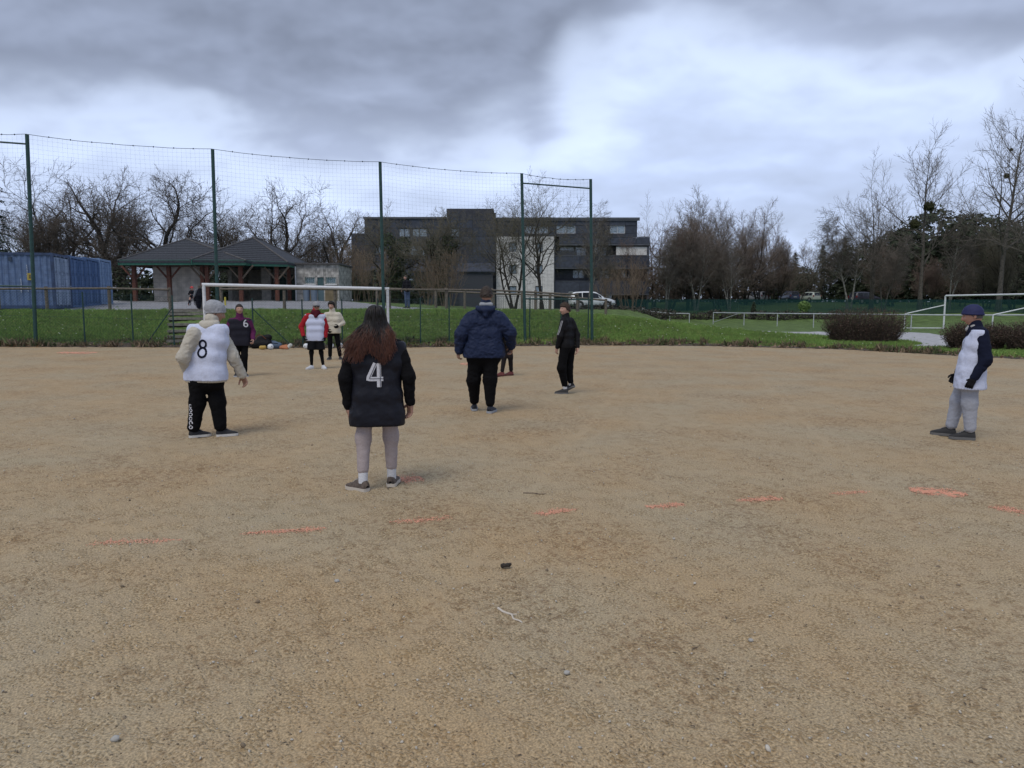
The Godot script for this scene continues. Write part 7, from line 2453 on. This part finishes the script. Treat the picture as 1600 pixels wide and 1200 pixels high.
func long_hair(t: Node3D, head: Vector3):
	# strands from the crown over the back of the head, dark at the roots and auburn towards the ends
	var rng := RandomNumberGenerator.new()
	rng.seed = 12
	var b := Buf.new()
	b.use_c = true
	var root := Color(0.008, 0.0055, 0.005)
	var tip := Color(0.115, 0.042, 0.024)
	for k in 1700:
		var a := rng.randf_range(-1.0, 1.0)                     # across the back of the head, -1 left, 1 right
		var ang := a * 1.75
		var lay := rng.randf()
		var r := 0.094 + lay * 0.020
		var pts := PackedVector3Array()
		var rad := PackedFloat32Array()
		var cols := []
		var ln := rng.randf_range(0.14, 0.30) + 0.05 * sin(a * 5.0) - 0.02 * absf(a) + 0.03
		var part_x := signf(a) * 0.012 + rng.randf_range(-0.01, 0.01)
		var top := Vector3(part_x, 0.118 + lay * 0.012, rng.randf_range(-0.05, 0.06))
		var end_x := sin(ang) * 0.085 + a * rng.randf_range(0.02, 0.10) + -0.16 * pow(rng.randf(), 2.0) * float(a < -0.5)
		for j in 11:
			var q := j / 10.0
			var p: Vector3
			if q < 0.4:
				var w := q / 0.4 * PI * 0.5
				var side := Vector3(sin(ang) * 0.088, 0, cos(ang) * r * (1.0 if cos(ang) > 0.0 else 0.6))
				p = top.lerp(Vector3(0, top.y, 0), 0.0) * cos(w) + Vector3(side.x, 0.0, side.z) * sin(w) + Vector3(0, 0.0, 0)
				p = Vector3(top.x * cos(w) + side.x * sin(w), top.y * cos(w) - 0.01 * sin(w), top.z * cos(w) + side.z * sin(w))
			else:
				var w := (q - 0.4) / 0.6
				var zb := maxf(0.05, cos(ang) * r + 0.0)
				p = Vector3(lerpf(sin(ang) * 0.088, end_x, w), -0.01 - w * ln, lerpf(cos(ang) * r * (1.0 if cos(ang) > 0.0 else 0.6), 0.105 + 0.035 * w + lay * 0.02, ss(0.0, 0.7, w)))
				p += Vector3(0.012 * sin(w * 7.0 + k), 0, 0.006 * cos(w * 5.0 + k * 1.7))
			pts.append(head + p)
			rad.append(lerpf(0.0046, 0.0010, pow(q, 2.0)))
			var e := ss(0.62, 1.12, q + rng.randf_range(-0.25, 0.2) + absf(a) * 0.22)
			var v := rng.randf_range(0.7, 1.3)
			cols.append(Color(lerpf(root.r, tip.r, e) * v, lerpf(root.g, tip.g, e) * v, lerpf(root.b, tip.b, e) * v))
		var k0 := b.v.size()
		b.tube(pts, rad, 4, false)
		for j in 11:
			for s in 4: b.c[k0 + j * 4 + s] = cols[j]
	var o := part("hair", b, vmat("long_hair", 0.5), t)
	tag(o, "long straight hair, dark at the roots and auburn at the ends")
	var cap := cover(func(q: Vector3) -> float: return 0.012 if (q.z < 0.35 or q.y > 0.55) and q.y > -0.6 else -0.012, Color(0.008, 0.0055, 0.005))
	var co := part("hair_roots", cap, vmat("long_hair", 0.5), t)
	co.transform = Transform3D(Basis(Vector3.UP, PI) * Basis(Vector3.RIGHT, 0.12), head)
# ------------------------------------------------------------------ balls, bags
func make_things():
	var wht := mat("ball_white", 0.66, 0.68, 0.70, 0.4)
	var blk := mat("ball_green", 0.10, 0.17, 0.16, 0.4)
	var spots := [[-7.80, -27.15, "white football lying left of the person in the red jacket"], [-7.05, -27.9, "white football left of a pair behind the person in cream"], [-6.72, -28.0, "white football right of a pair behind the person in cream"], [-8.88, -26.35, "white football lying against the blue bag"]]
	for s in spots:
		var p := Vector3(s[0], land_h(s[0], s[1]) + 0.11, s[1])
		var t := thing("football", s[2], "ball", p, s[0] * 3.0, "footballs at the foot of the fence")
		var b := Buf.new()
		b.ball(Vector3.ZERO, Vector3.ONE * 0.11, 14, 20)
		part("shell", b, wht, t)
		for k in 7:
			var o := [Vector3(0.3, 0.9, 0.3), Vector3(-0.7, 0.3, 0.6), Vector3(0.7, 0.1, 0.7), Vector3(0, -0.4, 0.9), Vector3(-0.9, 0.1, -0.3), Vector3(0.8, 0.2, -0.6), Vector3(-0.1, 0.5, -0.85)][k].normalized() as Vector3
			var q := Buf.new()
			q.ball(o * 0.082, Vector3(0.034, 0.034, 0.034), 6, 8)
			part("patch", q, blk, t)
	# bags by the fence
	var at := func(x: float, z: float) -> Vector3: return Vector3(x, land_h(x, z), z)
	var b1 := thing("sports_bag", "black sports bag slumped at the foot of the fence", "bag", at.call(-9.42, -26.9))
	var m := Buf.new()
	net([[Vector3(-0.28, 0.16, 0), Vector3(0.25, 0.18, 0.02), 0.16, 0.18], [Vector3(0.0, 0.34, -0.04), Vector3(0.3, 0.42, 0), 0.14, 0.12]], 0.02, 0.08, 0.02, [[Vector3.ZERO, Vector3.DOWN]], m)
	part("body", m, cloth("bag_black", 0.012, 0.012, 0.014, 0.6), b1)
	var st := Buf.new()
	var pts := PackedVector3Array()
	var rr := PackedFloat32Array()
	for k in 13:
		pts.append(Vector3(-0.2 + 0.45 * k / 12.0, 0.36 + 0.16 * sin(PI * k / 12.0), 0.16)); rr.append(0.012)
	st.tube(pts, rr, 6)
	part("strap", st, cloth("strap_orange", 0.16, 0.06, 0.03), b1)
	var b2 := thing("sports_bag", "blue grey soft bag lying beside the black bag", "bag", at.call(-8.95, -26.95))
	m = Buf.new()
	net([[Vector3(-0.2, 0.13, 0), Vector3(0.2, 0.12, 0.02), 0.14, 0.12], [Vector3(-0.2, 0.25, -0.05), Vector3(0.05, 0.22, 0), 0.09, 0.08]], 0.02, 0.06, 0.02, [[Vector3.ZERO, Vector3.DOWN]], m)
	part("body", m, cloth("bag_blue", 0.09, 0.13, 0.19, 0.7), b2)
	st = Buf.new()
	st.rod(Vector3(-0.15, 0.24, 0.10), Vector3(0.2, 0.2, 0.13), 0.012, 0.012, 6)
	part("strap", st, cloth("bag_black", 0, 0, 0), b2)
	var b3 := thing("folded_bibs", "heap of orange and white bibs lying at the foot of the fence", "bibs", at.call(-8.50, -26.85))
	m = Buf.new()
	net([[Vector3(-0.14, 0.06, 0), Vector3(0.05, 0.08, 0.0), 0.08, 0.10], [Vector3(-0.05, 0.05, 0.1), Vector3(0.1, 0.04, 0.12), 0.05, 0.05]], 0.02, 0.05, 0.02, [[Vector3.ZERO, Vector3.DOWN]], m)
	part("orange_bib", m, cloth("bib_orange", 0.45, 0.19, 0.10, 0.8), b3)
	m = Buf.new()
	net([[Vector3(0.12, 0.07, 0.02), Vector3(0.20, 0.15, 0), 0.07, 0.07]], 0.02, 0.05, 0.02, [[Vector3.ZERO, Vector3.DOWN]], m)
	part("white_bib", m, cloth("bib_pale", 0.55, 0.56, 0.52, 0.8), b3)
	var b4 := thing("yellow_pouch", "small yellow pouch in front of the black bag", "pouch", at.call(-9.18, -26.4))
	m = Buf.new()
	net([[Vector3(-0.06, 0.07, 0), Vector3(0.06, 0.08, 0), 0.075, 0.07]], 0.018, 0.03, 0.01, [[Vector3.ZERO, Vector3.DOWN]], m)
	part("body", m, cloth("pouch_yellow", 0.48, 0.33, 0.10, 0.7), b4)
	part("cord", post_tube(Vector3(-0.05, 0.14, 0), Vector3(0.06, 0.15, 0.02), 0.008, 6), cloth("bag_black", 0, 0, 0), b4)
	# coat hung on the end post of the railing at the steps
	var c := thing("hanging_coat", "dark coat with grey lining hung on the railing post by the steps", "coat", Vector3(-14.25, land_h(-14.25, -33.0), -33.0))
	m = Buf.new()
	net([[Vector3(0.02, 1.02, 0.05), Vector3(0, 0.8, 0.06), 0.09, 0.13], [Vector3(-0.02, 0.75, 0.06), Vector3(-0.06, 0.25, 0.06), 0.15, 0.10], [Vector3(-0.12, 0.7, 0.1), Vector3(-0.24, 0.55, 0.1), 0.07, 0.05]], 0.03, 0.08, 0.03, [], m)
	part("shell", m, cloth("coat_dark", 0.012, 0.013, 0.02), c)
	m = Buf.new()
	net([[Vector3(-0.12, 1.0, 0.14), Vector3(-0.2, 0.72, 0.18), 0.06, 0.05]], 0.02, 0.03, 0.01, [], m)
	part("lining", m, cloth("coat_lining", 0.20, 0.21, 0.23), c)
	part("post", post_tube(Vector3(0, -0.2, 0), Vector3(0, 1.2, 0), 0.08), mat("rail_wood", 0, 0, 0), c)
func _ready():
	wrinkle.seed = 17
	wrinkle.frequency = 1.0
	wrinkle.fractal_octaves = 2
	bumpy.seed = 29
	bumpy.frequency = 1.0
	bumpy.fractal_octaves = 2
	setup()
	make_ground()
	make_paving()
	make_grass()
	make_grit()
	make_marks()
	make_fences()
	make_trees()
	glass_setup()
	make_flats()
	make_pavilion()
	make_containers()
	make_cars()
	make_things()
	make_people()
